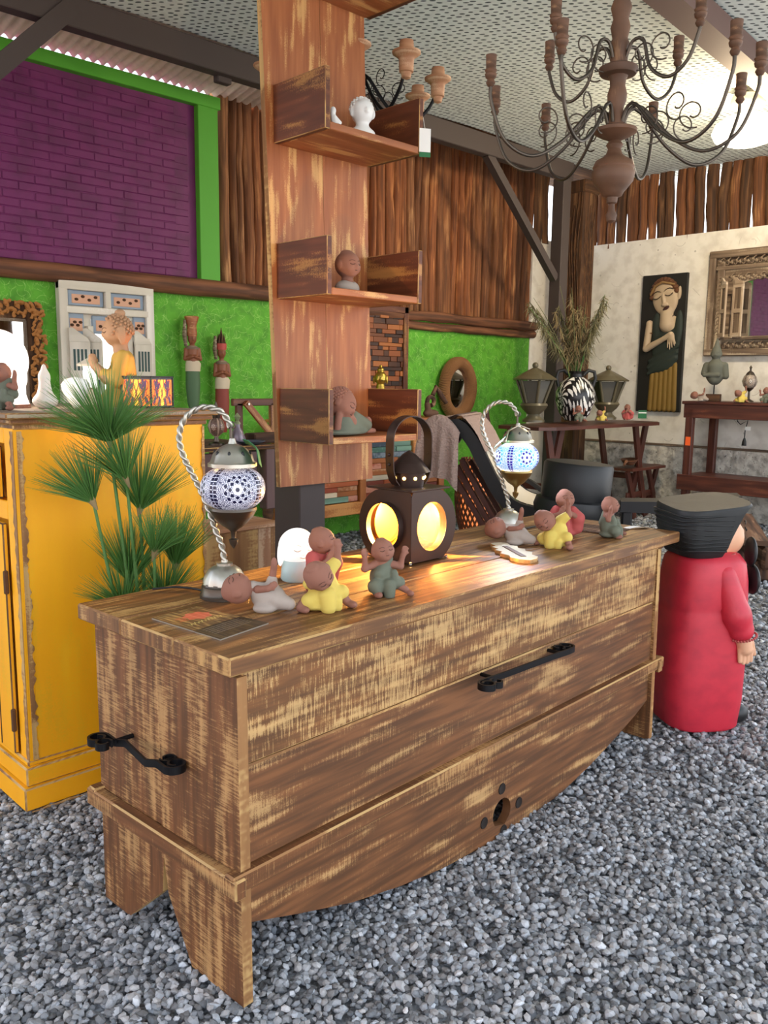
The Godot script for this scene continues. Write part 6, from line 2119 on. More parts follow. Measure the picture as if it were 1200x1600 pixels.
func build_wall_things() -> void:
	# mirror framed with ruffled bark shells
	var g := thing("shell_mirror", "wall mirror with a ruffled frame of brown shells, far left", "mirror", V(-6.42, 1.14, 0.02))
	part("board", MB.new().box(V(0, 0.3, 0.005), V(0.58, 0.78, 0.03), 0.004), M.bark_dark, g)
	part("glass", MB.new().box(V(0, 0.27, 0.03), V(0.36, 0.6, 0.006), 0.0), M.mirror, g)
	part("inner_trim", MB.new().box(V(0.175, 0.27, 0.036), V(0.02, 0.6, 0.01), 0.002), M.oldwood, g)
	part("inner_trim", MB.new().box(V(0, 0.57, 0.036), V(0.36, 0.02, 0.01), 0.002), M.oldwood, g)
	var br := std("#a46a2e", 0.7)
	var sm := []
	for k in 3:
		var rows := []
		for i in 5:
			var t := i / 4.0
			var row := PackedVector3Array()
			for j in 6:
				var a := lerpf(-1.2, 1.2, j / 5.0)
				row.append(V(sin(a) * 0.034 * t, t * 0.035 * cos(a * 0.8), 0.02 * sin(t * 2.6) + 0.006 * sin(j * 2.5 + k)))
			rows.append(row)
		sm.append(MB.new().grid(rows).mesh([br]))
	for side in 3:
		for i in (22 if side < 2 else 16):
			for k in 2:
				var p: Vector3
				if side < 2:
					p = V((0.225 + k * 0.05) * (1 if side == 0 else -1), -0.03 + i * 0.031, 0.03)
				else:
					p = V(-0.26 + i * 0.034, 0.615 + k * 0.045, 0.03)
				inst("shell_leaf", sm[rg.randi() % 3], g, Transform3D(Basis(Vector3.BACK, rg.randf_range(-1.4, 1.4)) * Basis(Vector3.RIGHT, rg.randf_range(0.2, 0.9)), p + V(rg.randf_range(-0.008, 0.008), rg.randf_range(-0.008, 0.008), rg.randf_range(0, 0.01))))
	# white window-shaped mirror with shutters
	g = thing("window_mirror", "white painted window-shaped mirror with little shutters and painted panels", "mirror", V(-6.02, 1.1, 0.02))
	var wm := uv_mat(wood_tex(256, 128, 300, Color("#cfc7b6"), Color("#e6dfd0"), Color("#f2ede2"), 0.6, 0.1, 0.3), 0.7)
	for q in [[0.03, 0.44, 0.06, 0.88], [0.66, 0.44, 0.06, 0.88], [0.21, 0.3, 0.04, 0.6], [0.5, 0.3, 0.04, 0.6], [0.345, 0.8, 0.04, 0.16]]:
		part("frame", wood().box(V(q[0], q[1], 0.03), V(q[2], q[3], 0.05), 0.004), wm, g)
	for q in [[0.345, 0.86, 0.69, 0.06], [0.345, 0.70, 0.6, 0.045], [0.345, 0.02, 0.69, 0.05], [0.12, 0.52, 0.16, 0.03], [0.585, 0.52, 0.13, 0.03]]:
		part("frame", wood().box(V(q[0], q[1], 0.031), V(q[2], q[3], 0.05), 0.004), wm, g)
	part("backing", MB.new().box(V(0.345, 0.44, 0.0), V(0.68, 0.87, 0.02), 0.0), wm, g)
	part("glass", MB.new().box(V(0.355, 0.33, 0.014), V(0.25, 0.64, 0.006), 0.0), M.mirror, g)
	var bl := std("#93a3b4", 0.8)
	var pk := std("#d9a98c", 0.8)
	for q in [[0.195, 0.78, 0.25, 0.1], [0.495, 0.78, 0.25, 0.1], [0.12, 0.61, 0.11, 0.14], [0.585, 0.61, 0.09, 0.14], [0.355, 0.61, 0.24, 0.12]]:
		var p := part("painted_panel", MB.new().box(V(q[0], q[1], 0.02), V(q[2], q[3], 0.02), 0.004), bl, g)
		part("inset", MB.new().box(V(q[0], q[1] - 0.006, 0.028), V(q[2] * 0.8, q[3] * 0.6, 0.01), 0.003), pk, p)
		for i in 4:
			part("carved_hole", MB.new().ball(V(q[0] + (i - 1.5) * q[2] * 0.18, q[1] + 0.01 * (1 if i % 2 else -1), 0.034), V(0.014, 0.01, 0.003), 8), M.bark_dark, p)
	for q in [[0.115, 0.5], [0.585, 0.0], [0.215, 0.9]]:
		var sh := Node3D.new()
		sh.name = "shutter"
		sh.transform = Transform3D(Basis(Vector3.UP, -q[1]), V(q[0] - 0.06, 0.05, 0.07))
		g.add_child(sh, true)
		part("board", wood().box(V(0.06, 0.22, 0), V(0.13, 0.44, 0.018), 0.003), wm, sh)
		part("arched_top", wood().prism(PackedVector2Array([Vector2(-0.005, 0.44), Vector2(0.125, 0.44), Vector2(0.11, 0.465), Vector2(0.06, 0.5), Vector2(0.02, 0.53), Vector2(-0.005, 0.53)]), -0.009, 0.009), wm, sh)
		for yy in [0.12, 0.32]:
			for i in 4:
				part("slat", MB.new().box(V(0.025 + i * 0.024, yy, 0.01), V(0.014, 0.14, 0.006), 0.001), std("#3f5654", 0.7), sh)
	# carved figures hanging against the green wall
	for k in 2:
		var at: Vector3 = [V(-5.035, 1.12, 0.09), V(-4.78, 0.95, 0.09)][k]
		g = thing("carved_figure", ["brown carved figure with tall flat headdress on the green wall", "dark carved figure with spiked red crown and red skirt, green wall"][k], "carving", at, -20.0)
		var red: Material = std(["#4c6a48", "#8a3b2e"][k], 0.6)
		var h: float = [0.69, 0.79][k]
		part("skirt", MB.new().loft([[V(0, 0.0, 0), 0.03, 0.025], [V(0, 0.06, 0), 0.045, 0.032], [V(0, h * 0.28, 0), 0.055, 0.04], [V(0, h * 0.5, 0), 0.05, 0.038]], 20), red, g)
		part("sash", MB.new().loft([[V(0, h * 0.42, 0), 0.056, 0.044], [V(0.005, h * 0.5, 0), 0.058, 0.045], [V(0, h * 0.53, 0), 0.048, 0.037]], 20), std("#cfc0a6", 0.8), g)
		part("body", MB.new().blob([[0, V(0, h * 0.5, 0), V(0, h * 0.64, 0), 0.038, 0.042], [1, V(0, h * 0.765, 0.005), V(0.032, 0.044, 0.034)], [0, V(0, h * 0.66, 0), V(0, h * 0.72, 0), 0.02, 0.016], [1, V(0, h * 0.76, 0.036), V(0.007, 0.012, 0.009)],
			[0, V(0.046, h * 0.65, 0), V(0.056, h * 0.55, 0.01), 0.016, 0.013], [0, V(0.056, h * 0.55, 0.01), V(0.012, h * 0.575, 0.046), 0.013, 0.011], [0, V(-0.046, h * 0.65, 0), V(-0.056, h * 0.55, 0.01), 0.016, 0.013], [0, V(-0.056, h * 0.55, 0.01), V(-0.012, h * 0.575, 0.046), 0.013, 0.011]], 0.005, 0.008), std("#8a5236", 0.5), g)
		part("collar", MB.new().loft([[V(0, h * 0.655, 0), 0.052, 0.044], [V(0, h * 0.675, 0), 0.045, 0.038], [V(0, h * 0.69, 0), 0.026, 0.024]], 20), M.oldwood, g)
		if k == 0:
			part("headdress", MB.new().loft([[V(0, h * 0.79, 0), 0.036, 0.037], [V(0, h * 0.83, 0), 0.038, 0.038], [V(0, h * 0.9, 0), 0.034, 0.032], [V(0, h * 0.99, 0), 0.055, 0.045], [V(0, h, 0), 0.045, 0.035]], 20), M.shelf, g)
			part("side_wing", MB.new().loft([[V(-0.045, h * 0.68, 0), 0.012, 0.02], [V(-0.055, h * 0.8, 0), 0.016, 0.03], [V(-0.05, h * 0.96, 0), 0.01, 0.02]], 12), M.oldwood, g)
		else:
			part("crown_band", MB.new().loft([[V(0, h * 0.79, 0), 0.037, 0.039], [V(0, h * 0.85, 0), 0.04, 0.04]], 20), std("#b5483f", 0.6), g)
			for i in 7:
				var a := TAU * i / 7
				part("crown_spike", MB.new().tube([V(sin(a) * 0.026, h * 0.84, cos(a) * 0.026), V(sin(a) * 0.022, h * 0.94, cos(a) * 0.022)], [0.013, 0.002], 6), M.bark_dark, g)
			part("crown_tip", MB.new().tube([V(0, h * 0.84, 0), V(0, h, 0)], [0.024, 0.002], 8), M.bark_dark, g)
			part("side_wing", MB.new().loft([[V(-0.042, h * 0.7, 0), 0.012, 0.02], [V(-0.052, h * 0.8, 0), 0.016, 0.03], [V(-0.045, h * 0.92, 0), 0.01, 0.02]], 12), M.oldwood, g)
		face_marks(g, V(0, h * 0.765, 0.006), Basis(), 0.034, M.bark_dark)
		part("wall_peg", MB.new().tube([V(0, h * 0.6, -0.02), V(0.03, h * 0.6, -0.08)], 0.008, 6), M.iron, g)
	# oval mirror
	g = thing("oval_mirror", "oval mirror with thick coiled driftwood frame on the green wall", "mirror", V(-2.0, 1.29, 0.04))
	var rows := []
	for i in 49:
		var a := TAU * i / 48
		var row := PackedVector3Array()
		for j in 12:
			var b := TAU * j / 12
			var r := 0.05 + 0.006 * sin(i * 6.3 + j) + rg.randf_range(-0.004, 0.004)
			row.append(V(sin(a) * (0.205 + cos(b) * r), cos(a) * (0.25 + cos(b) * r), 0.03 + sin(b) * r * 0.8))
		rows.append(row)
	part("coiled_frame", MB.new().grid(rows, true), M.log, g)
	var tw := MB.new()
	for i in 110:
		var a := TAU * i / 110.0
		var c := V(sin(a), cos(a), 0)
		var pts := []
		for j in 6:
			var b := lerpf(-0.4, PI + 0.4, j / 5.0)
			pts.append(V(c.x * (0.205 + cos(b) * 0.06), c.y * (0.25 + cos(b) * 0.06), 0.03 + sin(b) * 0.055) + V(c.y, -c.x, 0) * 0.01 * j)
		tw.tube(pts, 0.0075, 5)
	var stw := part("twig_coils", tw, std("#8d6138", 0.75), g)
	stw.set_meta("kind", "stuff")
	part("glass", MB.new().lathe([Vector2(0.0, 0.012), Vector2(1.0, 0.012)], 48, Vector3.ZERO), M.mirror, g)
	var gl: MeshInstance3D = g.get_child(g.get_child_count() - 1)
	gl.transform = Transform3D(Basis(V(0.16, 0, 0), V(0, 0, 1), V(0, -0.2, 0)), V(0, 0, 0.01))
	# driftwood curl on the striped cabinet
	g = thing("driftwood_curl", "curled grey driftwood piece on the striped cabinet by the oval mirror", "driftwood", V(-2.88, 1.048, 0.52))
	part("root", MB.new().blob([[1, V(0, 0.03, 0), V(0.09, 0.035, 0.05)], [0, V(-0.03, 0.03, 0), V(-0.05, 0.11, 0), 0.03, 0.026]], 0.008, 0.02), M.drift, g)
	part("curl", MB.new().tube(spiral(V(0.0, 0.13, 0), V(-1, 0, 0), V(0, 1, 0), 0.055, 0.03, -0.6, 4.6) , 0.02, 8), M.drift, g)
	part("arm", MB.new().tube([V(0.02, 0.19, 0), V(0.06, 0.26, 0), V(0.12, 0.2, 0), V(0.2, 0.12, 0)], [0.02, 0.02, 0.024, 0.02], 8), M.drift, g)
	# golden head on a dark stand
	g = thing("golden_head", "small golden buddha head on a plinth before the wood mosaic", "statue", V(-3.44, 1.048, 0.45), -45)
	part("stand", MB.new().box(V(0, 0.1, 0), V(0.09, 0.2, 0.09), 0.004), M.bark_dark, g)
	part("plinth", MB.new().box(V(0, 0.212, 0), V(0.13, 0.022, 0.11), 0.003), std("#d8c9a0", 0.6), g)
	part("head", MB.new().blob(head_prims(V(0, 0.335, 0), Basis(), 0.056) + [[0, V(0, 0.225, 0), V(0, 0.3, 0), 0.045, 0.028], [1, V(0, 0.40, 0), V(0.03, 0.022, 0.03)], [1, V(0, 0.425, 0), V(0.012, 0.02, 0.012)], [1, V(0.055, 0.315, 0), V(0.009, 0.035, 0.014)], [1, V(-0.055, 0.315, 0), V(0.009, 0.035, 0.014)]], 0.0055, 0.01), M.gold, g)
	face_marks(g, V(0, 0.335, 0), Basis(), 0.056)
	# cone and wicker light behind the lounge chair
	g = thing("wooden_cone", "slim brown wooden cone before the green wall behind the lit lamp", "cone", V(-2.19, 0, 0.6))
	part("cone", MB.new().lathe([Vector2(0.14, 0.0), Vector2(0.12, 0.3), Vector2(0.07, 0.8), Vector2(0.012, 1.12), Vector2(0.0, 1.13)], 8, Vector3.ZERO, 0, 0.0, 2.0), M.table, g)
	g = thing("wicker_lamp", "brown lattice basket lamp glowing orange behind the lounge chair", "lamp", V(-3.06, 0, 1.22))
	var wk := MB.new()
	for i in 26:
		for s in [-1.0, 1.0]:
			var pts := []
			for j in 9:
				var t := j / 8.0
				var a: float = TAU * i / 26 + s * t * 1.6
				var r := 0.13 + 0.05 * sin(t * PI)
				pts.append(V(sin(a) * r, 0.12 + t * 0.62, cos(a) * r))
			wk.tube(pts, 0.009, 5)
	part("lattice", wk, M.log, g)
	part("rim", MB.new().lathe([Vector2(0.13, 0.0), Vector2(0.14, 0.0), Vector2(0.14, 0.13), Vector2(0.13, 0.13)], 24), M.log, g)
	part("lit_liner", MB.new().lathe([Vector2(0.1, 0.1), Vector2(0.14, 0.4), Vector2(0.1, 0.7), Vector2(0.0, 0.72)], 24), glow(Color(1.0, 0.5, 0.18), 0.25), g)

func ceramic_lantern(label: String, at: Vector3, turn: float) -> void:
	var g := thing("ceramic_lantern", label, "lantern", at, turn)
	var gm := std("#5b5440", 0.3)
	part("foot", MB.new().lathe([Vector2(0.0, 0.0), Vector2(0.1, 0.0), Vector2(0.1, 0.02), Vector2(0.06, 0.05), Vector2(0.055, 0.07), Vector2(0.1, 0.11), Vector2(0.125, 0.15), Vector2(0.115, 0.17)], 28), gm, g)
	for k in 6:
		var a := TAU * k / 6
		var b := TAU * (k + 1) / 6
		part("rib", MB.new().tube([V(sin(a) * 0.09, 0.165, cos(a) * 0.09), V(sin(a) * 0.12, 0.25, cos(a) * 0.12), V(sin(a) * 0.165, 0.375, cos(a) * 0.165)], 0.013, 6), gm, g)
		var pn := MB.new()
		pn.quad(V(sin(a) * 0.085, 0.17, cos(a) * 0.085), V(sin(b) * 0.085, 0.17, cos(b) * 0.085), V(sin(b) * 0.155, 0.37, cos(b) * 0.155), V(sin(a) * 0.155, 0.37, cos(a) * 0.155), V(sin((a + b) / 2), 0.1, cos((a + b) / 2)))
		part("pane", pn, std("#3a3424", 0.45), g)
	part("roof", MB.new().lathe([Vector2(0.2, 0.375), Vector2(0.205, 0.385), Vector2(0.13, 0.43), Vector2(0.04, 0.475), Vector2(0.02, 0.485), Vector2(0.0, 0.487)], 6, Vector3.ZERO, 0, 0.0, 2.0), gm, g)
	part("knob", MB.new().ball(V(0, 0.505, 0), Vector3.ONE * 0.028, 14), gm, g)

func build_table_things() -> void:
	var y := 1.006
	ceramic_lantern("brown ceramic lantern at the left end of the folding table", V(-2.12, y, 1.08), 20)
	ceramic_lantern("olive ceramic lantern beside the zebra vase, in front of white wall", V(-0.92, y, 1.1), 35)
	var g := thing("striped_vase", "black and white zebra patterned vase with two handles", "vase", V(-1.46, y, 1.08), -40)
	part("body", MB.new().lathe([Vector2(0.0, 0.0), Vector2(0.09, 0.0), Vector2(0.14, 0.06), Vector2(0.185, 0.18), Vector2(0.185, 0.27), Vector2(0.14, 0.36), Vector2(0.07, 0.41), Vector2(0.065, 0.44), Vector2(0.085, 0.465), Vector2(0.06, 0.46)], 40), uv_mat(vase_tex(), 0.3), g)
	for s in [-1.0, 1.0]:
		part("handle", MB.new().tube([V(s * 0.07, 0.43, 0), V(s * 0.12, 0.475, 0), V(s * 0.175, 0.46, 0), V(s * 0.19, 0.4, 0), V(s * 0.165, 0.32, 0)], 0.018, 8), M.black, g)
	g = thing("dried_grasses", "dried pampas grasses and green blades standing in the zebra vase", "grasses", V(-1.46, y + 0.44, 1.08))
	var r := RandomNumberGenerator.new()
	r.seed = 12
	var gr := std("#6d7048", 0.9)
	for i in 26:
		var a := r.randf() * TAU
		var lean := r.randf_range(0.05, 0.55)
		var h := r.randf_range(0.5, 0.85)
		var d := V(cos(a), 0, sin(a)) * lean + V(-0.22, 0, -0.12)
		var pts := []
		for j in 7:
			var t := j / 6.0
			pts.append(d * pow(t, 1.6) * h + V(0, -0.3 + (h + 0.3) * t - 0.3 * lean * t * t * h, 0))
		for j in pts.size():
			pts[j] = V(clampf(pts[j].x, -0.06, 0.06) if pts[j].y < 0.02 else pts[j].x, pts[j].y, clampf(pts[j].z, -0.06, 0.06) if pts[j].y < 0.02 else pts[j].z)
		var o := part("stalk", MB.new().tube(pts, [0.004, 0.004, 0.004, 0.004, 0.003, 0.003, 0.002], 5), gr if i % 3 else M.leaf, g)
		if i % 3 != 2:
			var pl := MB.new()
			for k in 150:
				var t := r.randf_range(0.5, 1.0)
				var p: Vector3 = (pts[3] as Vector3).lerp(pts[6], (t - 0.5) * 2.0)
				var q := p + V(r.randf_range(-0.075, 0.075), r.randf_range(-0.15, 0.0), r.randf_range(-0.075, 0.075)) * (1.25 - t * 0.6)
				var n := V(r.randf() - 0.5, r.randf() - 0.5, r.randf() - 0.5).normalized()
				var w := (q - p).cross(n).normalized() * 0.004
				pl.quad(p + w, p - w, q - w * 0.3, q + w * 0.3, n)
			part("plume", pl, M.straw if i % 2 else std("#7a7352", 0.9), o)
	var L := "small clay monks on the folding table"
	monk("arms_up", "clay baby monk on the folding table left of the zebra vase", V(-1.66, y, 1.25), -30, L, 1.0)
	monk("lunging", "small yellow monk at the foot of the zebra vase", V(-1.28, y, 1.26), -40, L, 0.9)
	monk("standing", "small red monk at the foot of the olive lantern", V(-0.85, y, 1.29), -60, L, 1.0)
	g = thing("green_tag", "green folded price tag at the table's right end", "tag", V(-0.42, y, 1.22), -40)
	part("paper", MB.new().box(V(0, 0.045, 0), V(0.09, 0.08, 0.002), 0.0), M.tagg, g)
	part("stripe", MB.new().box(V(0, 0.06, 0.0015), V(0.085, 0.012, 0.001), 0.0), M.paper, g)
	part("foot", MB.new().box(V(0, 0.004, 0.02), V(0.09, 0.002, 0.04), 0.0), M.tagg, g)
	g = thing("wooden_bowl", "brown oval wooden bowl on the right folding bench", "bowl", V(-0.68, 0.546, 1.25), 20)
	part("bowl", MB.new().loft([[V(0, 0.0, 0), 0.06, 0.04], [V(0, 0.02, 0), 0.12, 0.06], [V(0, 0.06, 0), 0.2, 0.085], [V(0, 0.058, 0), 0.18, 0.075], [V(0, 0.03, 0), 0.1, 0.05]], 24), M.log, g)
	part("handle", MB.new().tube([V(-0.18, 0.05, 0), V(-0.3, 0.05, 0.01), V(-0.42, 0.03, 0.02)], [0.018, 0.014, 0.012], 8), M.log, g)
	# on the console table (right wall)
	var cy := 1.201
	g = thing("stone_torso", "dark stone buddha torso on a peg stand, left on the console", "statue", V(-0.4, cy, 1.95), -75)
	part("stand", MB.new().box(V(0, 0.035, 0), V(0.13, 0.07, 0.1), 0.004), M.bark_dark, g)
	part("peg", MB.new().tube([V(0, 0.07, 0), V(0, 0.2, 0)], 0.006, 6), M.iron, g)
	part("torso", MB.new().blob([[1, V(0, 0.24, 0), V(0.085, 0.06, 0.05)], [0, V(0, 0.22, 0), V(0, 0.33, 0), 0.065, 0.075], [0, V(0.08, 0.34, 0), V(0.1, 0.24, 0.01), 0.036, 0.03], [0, V(-0.08, 0.34, 0), V(-0.1, 0.27, 0.01), 0.036, 0.03], [0, V(0, 0.34, 0), V(0, 0.42, 0), 0.04, 0.034], [0, V(-0.09, 0.25, 0.05), V(0.04, 0.25, 0.06), 0.02, 0.018]] + head_prims(V(0, 0.455, 0.005), Basis(), 0.052) + [[0, V(0, 0.49, 0), V(0, 0.56, -0.005), 0.04, 0.014], [0, V(0, 0.55, -0.005), V(0, 0.60, -0.005), 0.015, 0.006]], 0.007, 0.015), M.stonegray, g)
	face_marks(g, V(0, 0.455, 0.005), Basis(), 0.052, M.black)
	g = thing("mosaic_lantern", "small standing mosaic glass lantern on the console under carved mirror", "lantern", V(-0.4, cy, 2.29), -80)
	part("base", MB.new().lathe([Vector2(0.0, 0.0), Vector2(0.05, 0.0), Vector2(0.045, 0.012), Vector2(0.012, 0.03), Vector2(0.009, 0.1), Vector2(0.02, 0.11)], 18), M.bronze, g)
	part("globe", MB.new().lathe([Vector2(0.02, 0.115), Vector2(0.055, 0.15), Vector2(0.07, 0.195), Vector2(0.055, 0.24), Vector2(0.02, 0.275)], 24), uv_mat(mosaic_tex(14, Color("#cbc3b8"), Color("#5a4636"), Color("#3c2b26"), Color("#8a6a52"), 4), 0.3), g)
	part("bottom_cap", MB.new().lathe([Vector2(0.01, 0.1), Vector2(0.036, 0.125), Vector2(0.042, 0.14)], 18), M.bronze, g)
	part("top_cap", MB.new().lathe([Vector2(0.044, 0.25), Vector2(0.03, 0.275), Vector2(0.01, 0.29), Vector2(0.008, 0.31), Vector2(0.014, 0.32), Vector2(0.0, 0.345)], 18), M.bronze, g)
	L = "small clay monks on the console"
	monk("rolling", "small grey clay monk beside the stone torso's stand", V(-0.5, cy, 1.86), -80, L, 1.1)
	monk("lunging", "small yellow monk before the mosaic lantern on the console", V(-0.5, cy, 2.26), -70, L, 1.0)
	monk("arms_up", "small pale clay monk right of the mosaic lantern", V(-0.45, cy, 2.47), -80, L, 0.95)
	g = thing("candle_box", "small black box at the console's right edge of the picture", "box", V(-0.48, cy, 2.6), -90)
	part("box", MB.new().box(V(0, 0.03, 0), V(0.07, 0.06, 0.07), 0.004), M.black, g)

func build_right_wall() -> void:
	# carved and painted relief panel; local x runs along the wall, z off it
	var g := thing("relief_panel", "tall dark carved relief panel of a woman in green and ochre", "wall panel", V(-0.005, 1.07, 0.93), -90)
	part("board", MB.new().box(V(0.25, 0.71, 0.02), V(0.5, 1.42, 0.04), 0.004), std("#1a1814", 0.6), g)
	var z := 0.04
	var skin := bump(std("#b8a286", 0.65), 0.05, 128, 0.25)
	skin.uv1_triplanar = true
	var tilt := Basis(Vector3.BACK, 0.22)
	var hc := V(0.27, 1.175, z)
	part("head", MB.new().blob([[1, hc, V(0.142, 0.182, 0.045), tilt], [1, hc + tilt * V(0.0, -0.14, 0.0), V(0.075, 0.055, 0.045), tilt], [1, hc + tilt * V(0.0, -0.02, 0.04), V(0.019, 0.065, 0.024), tilt], [1, hc + tilt * V(0.0, -0.072, 0.045), V(0.032, 0.018, 0.022), tilt],
		[1, hc + tilt * V(-0.07, 0.022, 0.036), V(0.044, 0.021, 0.015), tilt], [1, hc + tilt * V(0.064, 0.022, 0.036), V(0.044, 0.021, 0.015), tilt], [1, V(0.425, 1.225, z), V(0.02, 0.07, 0.02)], [0, V(0.3, 1.0, z), V(0.31, 0.9, z), 0.07, 0.08], [1, V(0.33, 0.9, z - 0.005), V(0.14, 0.1, 0.03)]], 0.009, 0.012), skin, g)
	var fm := std("#3a2a1e", 0.8)
	for s in [-1.0, 1.0]:
		var p := []
		for i in 6:
			p.append(hc + tilt * V(s * lerpf(0.024, 0.112, i / 5.0), 0.024 - 0.018 * sin(i / 5.0 * PI), 0.049))
		part("eyelid", MB.new().tube(p, 0.005, 5), fm, g)
		p = []
		for i in 6:
			p.append(hc + tilt * V(s * lerpf(0.014, 0.12, i / 5.0), 0.062 + 0.022 * sin(i / 5.0 * PI), 0.038))
		part("brow", MB.new().tube(p, 0.005, 5), fm, g)
	part("lips", MB.new().ball(hc + tilt * V(0.012, -0.112, 0.045), V(0.042, 0.018, 0.013), 10, tilt * Basis(Vector3.BACK, 0.35)), std("#3b1d17", 0.7), g)
	var hair := MB.new()
	for i in 13:
		var a := lerpf(-1.4, 1.4, i / 12.0)
		hair.ball(hc + tilt * V(sin(a) * 0.14, cos(a) * 0.178 + 0.012, 0.006), V(0.036, 0.03, 0.028), 9)
	part("hair", hair, std("#5f3b22", 0.8), g)
	part("headband", MB.new().tube([hc + tilt * V(-0.145, 0.07, 0.02), hc + tilt * V(-0.075, 0.142, 0.043), hc + tilt * V(0.02, 0.16, 0.05), hc + tilt * V(0.135, 0.105, 0.02)], 0.013, 6), std("#8a6a40", 0.6), g)
	var arm := [[0, V(0.115, 0.92, z + 0.012), V(0.10, 0.66, z + 0.03), 0.036, 0.036], [0, V(0.10, 0.66, z + 0.03), V(0.31, 0.76, z + 0.05), 0.036, 0.026], [0, V(0.31, 0.76, z + 0.05), V(0.38, 0.8, z + 0.055), 0.026, 0.03], [1, V(0.385, 0.775, z + 0.055), V(0.04, 0.05, 0.02)]]
	for k in 4:
		arm.append([0, V(0.355 + k * 0.018, 0.745, z + 0.055), V(0.352 + k * 0.025, 0.65 + absf(k - 1.0) * 0.018, z + 0.05), 0.0095, 0.006])
	arm.append([0, V(0.41, 0.78, z + 0.055), V(0.435, 0.71, z + 0.05), 0.01, 0.007])
	part("arm", MB.new().blob(arm, 0.006, 0.007), skin, g)
	for q in [[0.12, 0.82, 0.0], [0.3, 0.765, 1.1], [0.318, 0.77, 1.1]]:
		part("bracelet", MB.new().ball(V(q[0], q[1], z + 0.012), V(0.038, 0.012, 0.036), 12, Basis(Vector3.BACK, q[2])), std("#6b4a2a", 0.5), g)
	part("necklace", MB.new().tube([V(0.24, 0.985, z + 0.025), V(0.29, 0.95, z + 0.04), V(0.35, 0.965, z + 0.03), V(0.38, 1.0, z + 0.01)], 0.006, 5), fm, g)
	var dr := bump(std("#26302a", 0.7), 0.04, 128, 0.3)
	dr.uv1_triplanar = true
	part("green_drape", MB.new().blob([[1, V(0.30, 0.72, z - 0.005), V(0.16, 0.28, 0.035)], [1, V(0.19, 0.9, z), V(0.05, 0.13, 0.03)], [1, V(0.44, 0.88, z), V(0.045, 0.17, 0.03)], [1, V(0.28, 0.52, z), V(0.18, 0.1, 0.035), Basis(Vector3.BACK, 0.4)], [0, V(0.13, 0.40, z + 0.008), V(0.43, 0.56, z + 0.012), 0.02, 0.016], [0, V(0.13, 0.46, z + 0.014), V(0.44, 0.62, z + 0.016), 0.02, 0.016], [0, V(0.14, 0.53, z + 0.018), V(0.45, 0.68, z + 0.018), 0.018, 0.014]], 0.01, 0.02), dr, g)
	var oc := bump(std("#84672a", 0.7), 0.04, 128, 0.3)
	oc.uv1_triplanar = true
	var sk := []
	for k in 6:
		sk.append([0, V(0.16 + k * 0.055, 0.03, z - 0.018), V(0.17 + k * 0.05, 0.42 + k * 0.015, z - 0.02), 0.034, 0.034])
	part("ochre_skirt", MB.new().blob(sk, 0.009, 0.008), oc, g)
	# carved window frame mirror
	g = thing("carved_mirror", "large carved weathered wood mirror frame with small open shutters", "mirror", V(-0.005, 1.645, 1.66), -90)
	part("backing", MB.new().box(V(0.6, 0.51, 0.012), V(1.2, 1.02, 0.024), 0.0), M.oldwood, g)
	for q in [[0.035, 0.51, 0.07, 1.02], [1.165, 0.51, 0.07, 1.02], [0.13, 0.45, 0.075, 0.9], [1.07, 0.45, 0.075, 0.9]]:
		part("stile", wood().box(V(q[0], q[1], 0.04), V(q[2], q[3], 0.06), 0.008), M.oldwood, g)
	for q in [[0.6, 0.985, 1.2, 0.07], [0.6, 0.035, 1.2, 0.07], [0.6, 0.85, 1.05, 0.04], [0.6, 0.17, 0.9, 0.035]]:
		part("rail", wood().box(V(q[0], q[1], 0.045), V(q[2], q[3], 0.06), 0.008), M.oldwood, g)
	part("glass", MB.new().box(V(0.62, 0.47, 0.03), V(0.78, 0.56, 0.006), 0.0), M.mirror, g)
	# arch above the glass and carved foliage
	var ar := PackedVector2Array([Vector2(0.17, 0.83), Vector2(0.17, 0.6)])
	for i in 15:
		var a := PI * (1.0 - i / 14.0)
		ar.append(Vector2(0.6 + cos(a) * 0.34, 0.6 + sin(a) * 0.14 + (0.03 if i == 7 else 0.0)))
	ar.append(Vector2(1.03, 0.6))
	ar.append(Vector2(1.03, 0.83))
	part("arch", wood().prism(ar, 0.02, 0.055), M.oldwood, g)
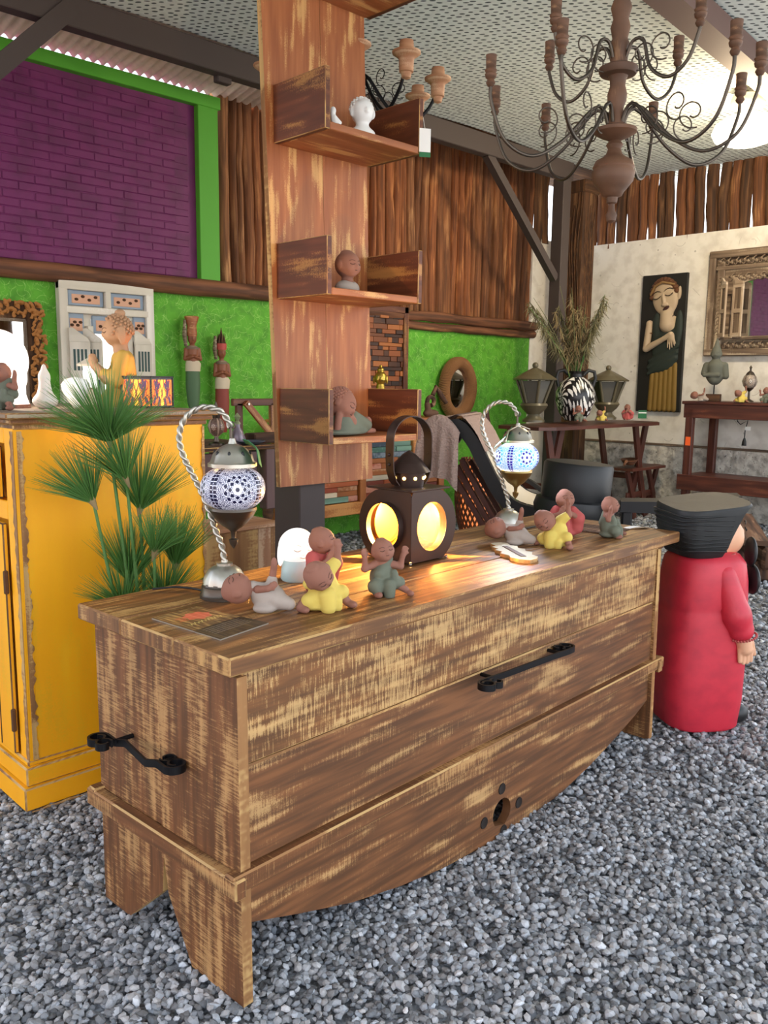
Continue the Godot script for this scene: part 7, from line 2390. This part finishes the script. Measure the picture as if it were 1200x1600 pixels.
	for row in [[0.905, 0.1, 1.1, 26, 0.03], [0.75, 0.22, 0.98, 22, 0.032], [0.1, 0.2, 1.0, 20, 0.026]]:
		var cm := MB.new()
		for i in row[3]:
			var x: float = lerpf(row[1], row[2], i / float(row[3] - 1))
			var p := spiral(V(x, row[0] + 0.012 * (1 if i % 2 else -1), 0.062), V(1 if i % 2 else -1, 0, 0), V(0, 1, 0), row[4] * 0.9, 0.006, rg.randf() * 2.0, 6.5, 12)
			cm.tube(p, 0.0075, 5)
			cm.ball(V(x + 0.012, row[0] - 0.01 * (1 if i % 2 else -1), 0.06), V(0.012, 0.016, 0.014), 6)
		part("carved_foliage", cm, M.oldwood, g)
	for xx in [0.13, 1.07]:
		var cm := MB.new()
		for i in 16:
			cm.tube(spiral(V(xx, 0.22 + i * 0.035, 0.07), V(1 if i % 2 else -1, 0, 0), V(0, 1, 0), 0.024, 0.006, 0, 5.5, 10), 0.006, 5)
		part("carved_foliage", cm, M.oldwood, g)
	for q in [[0.15, -0.75], [0.27, -0.35]]:
		var sh := Node3D.new()
		sh.name = "shutter"
		sh.transform = Transform3D(Basis(Vector3.UP, q[1]), V(q[0], 0.18, 0.08))
		g.add_child(sh, true)
		var sm: Material = uv_mat(wood_tex(128, 64, 410, Color("#a58f78"), Color("#c3af97"), Color("#ddcdb8"), 0.6, 0.1, 0.4), 0.7)
		part("stile", wood().box(V(0.012, 0.27, 0), V(0.024, 0.56, 0.018), 0.002), sm, sh)
		part("stile", wood().box(V(0.118, 0.25, 0), V(0.024, 0.5, 0.018), 0.002), sm, sh)
		for yy in [0.02, 0.25, 0.49]:
			part("rail", wood().box(V(0.065, yy, 0), V(0.09, 0.04, 0.018), 0.002), sm, sh)
		part("crest", wood().prism(PackedVector2Array([Vector2(0.0, 0.5), Vector2(0.13, 0.5), Vector2(0.12, 0.525), Vector2(0.07, 0.535), Vector2(0.03, 0.57), Vector2(0.0, 0.575)]), -0.009, 0.009), sm, sh)
		part("panel", wood().box(V(0.065, 0.135, -0.004), V(0.086, 0.19, 0.008), 0.001), M.oldwood, sh)
		part("panel", wood().box(V(0.065, 0.37, -0.004), V(0.086, 0.2, 0.008), 0.001), M.oldwood, sh)
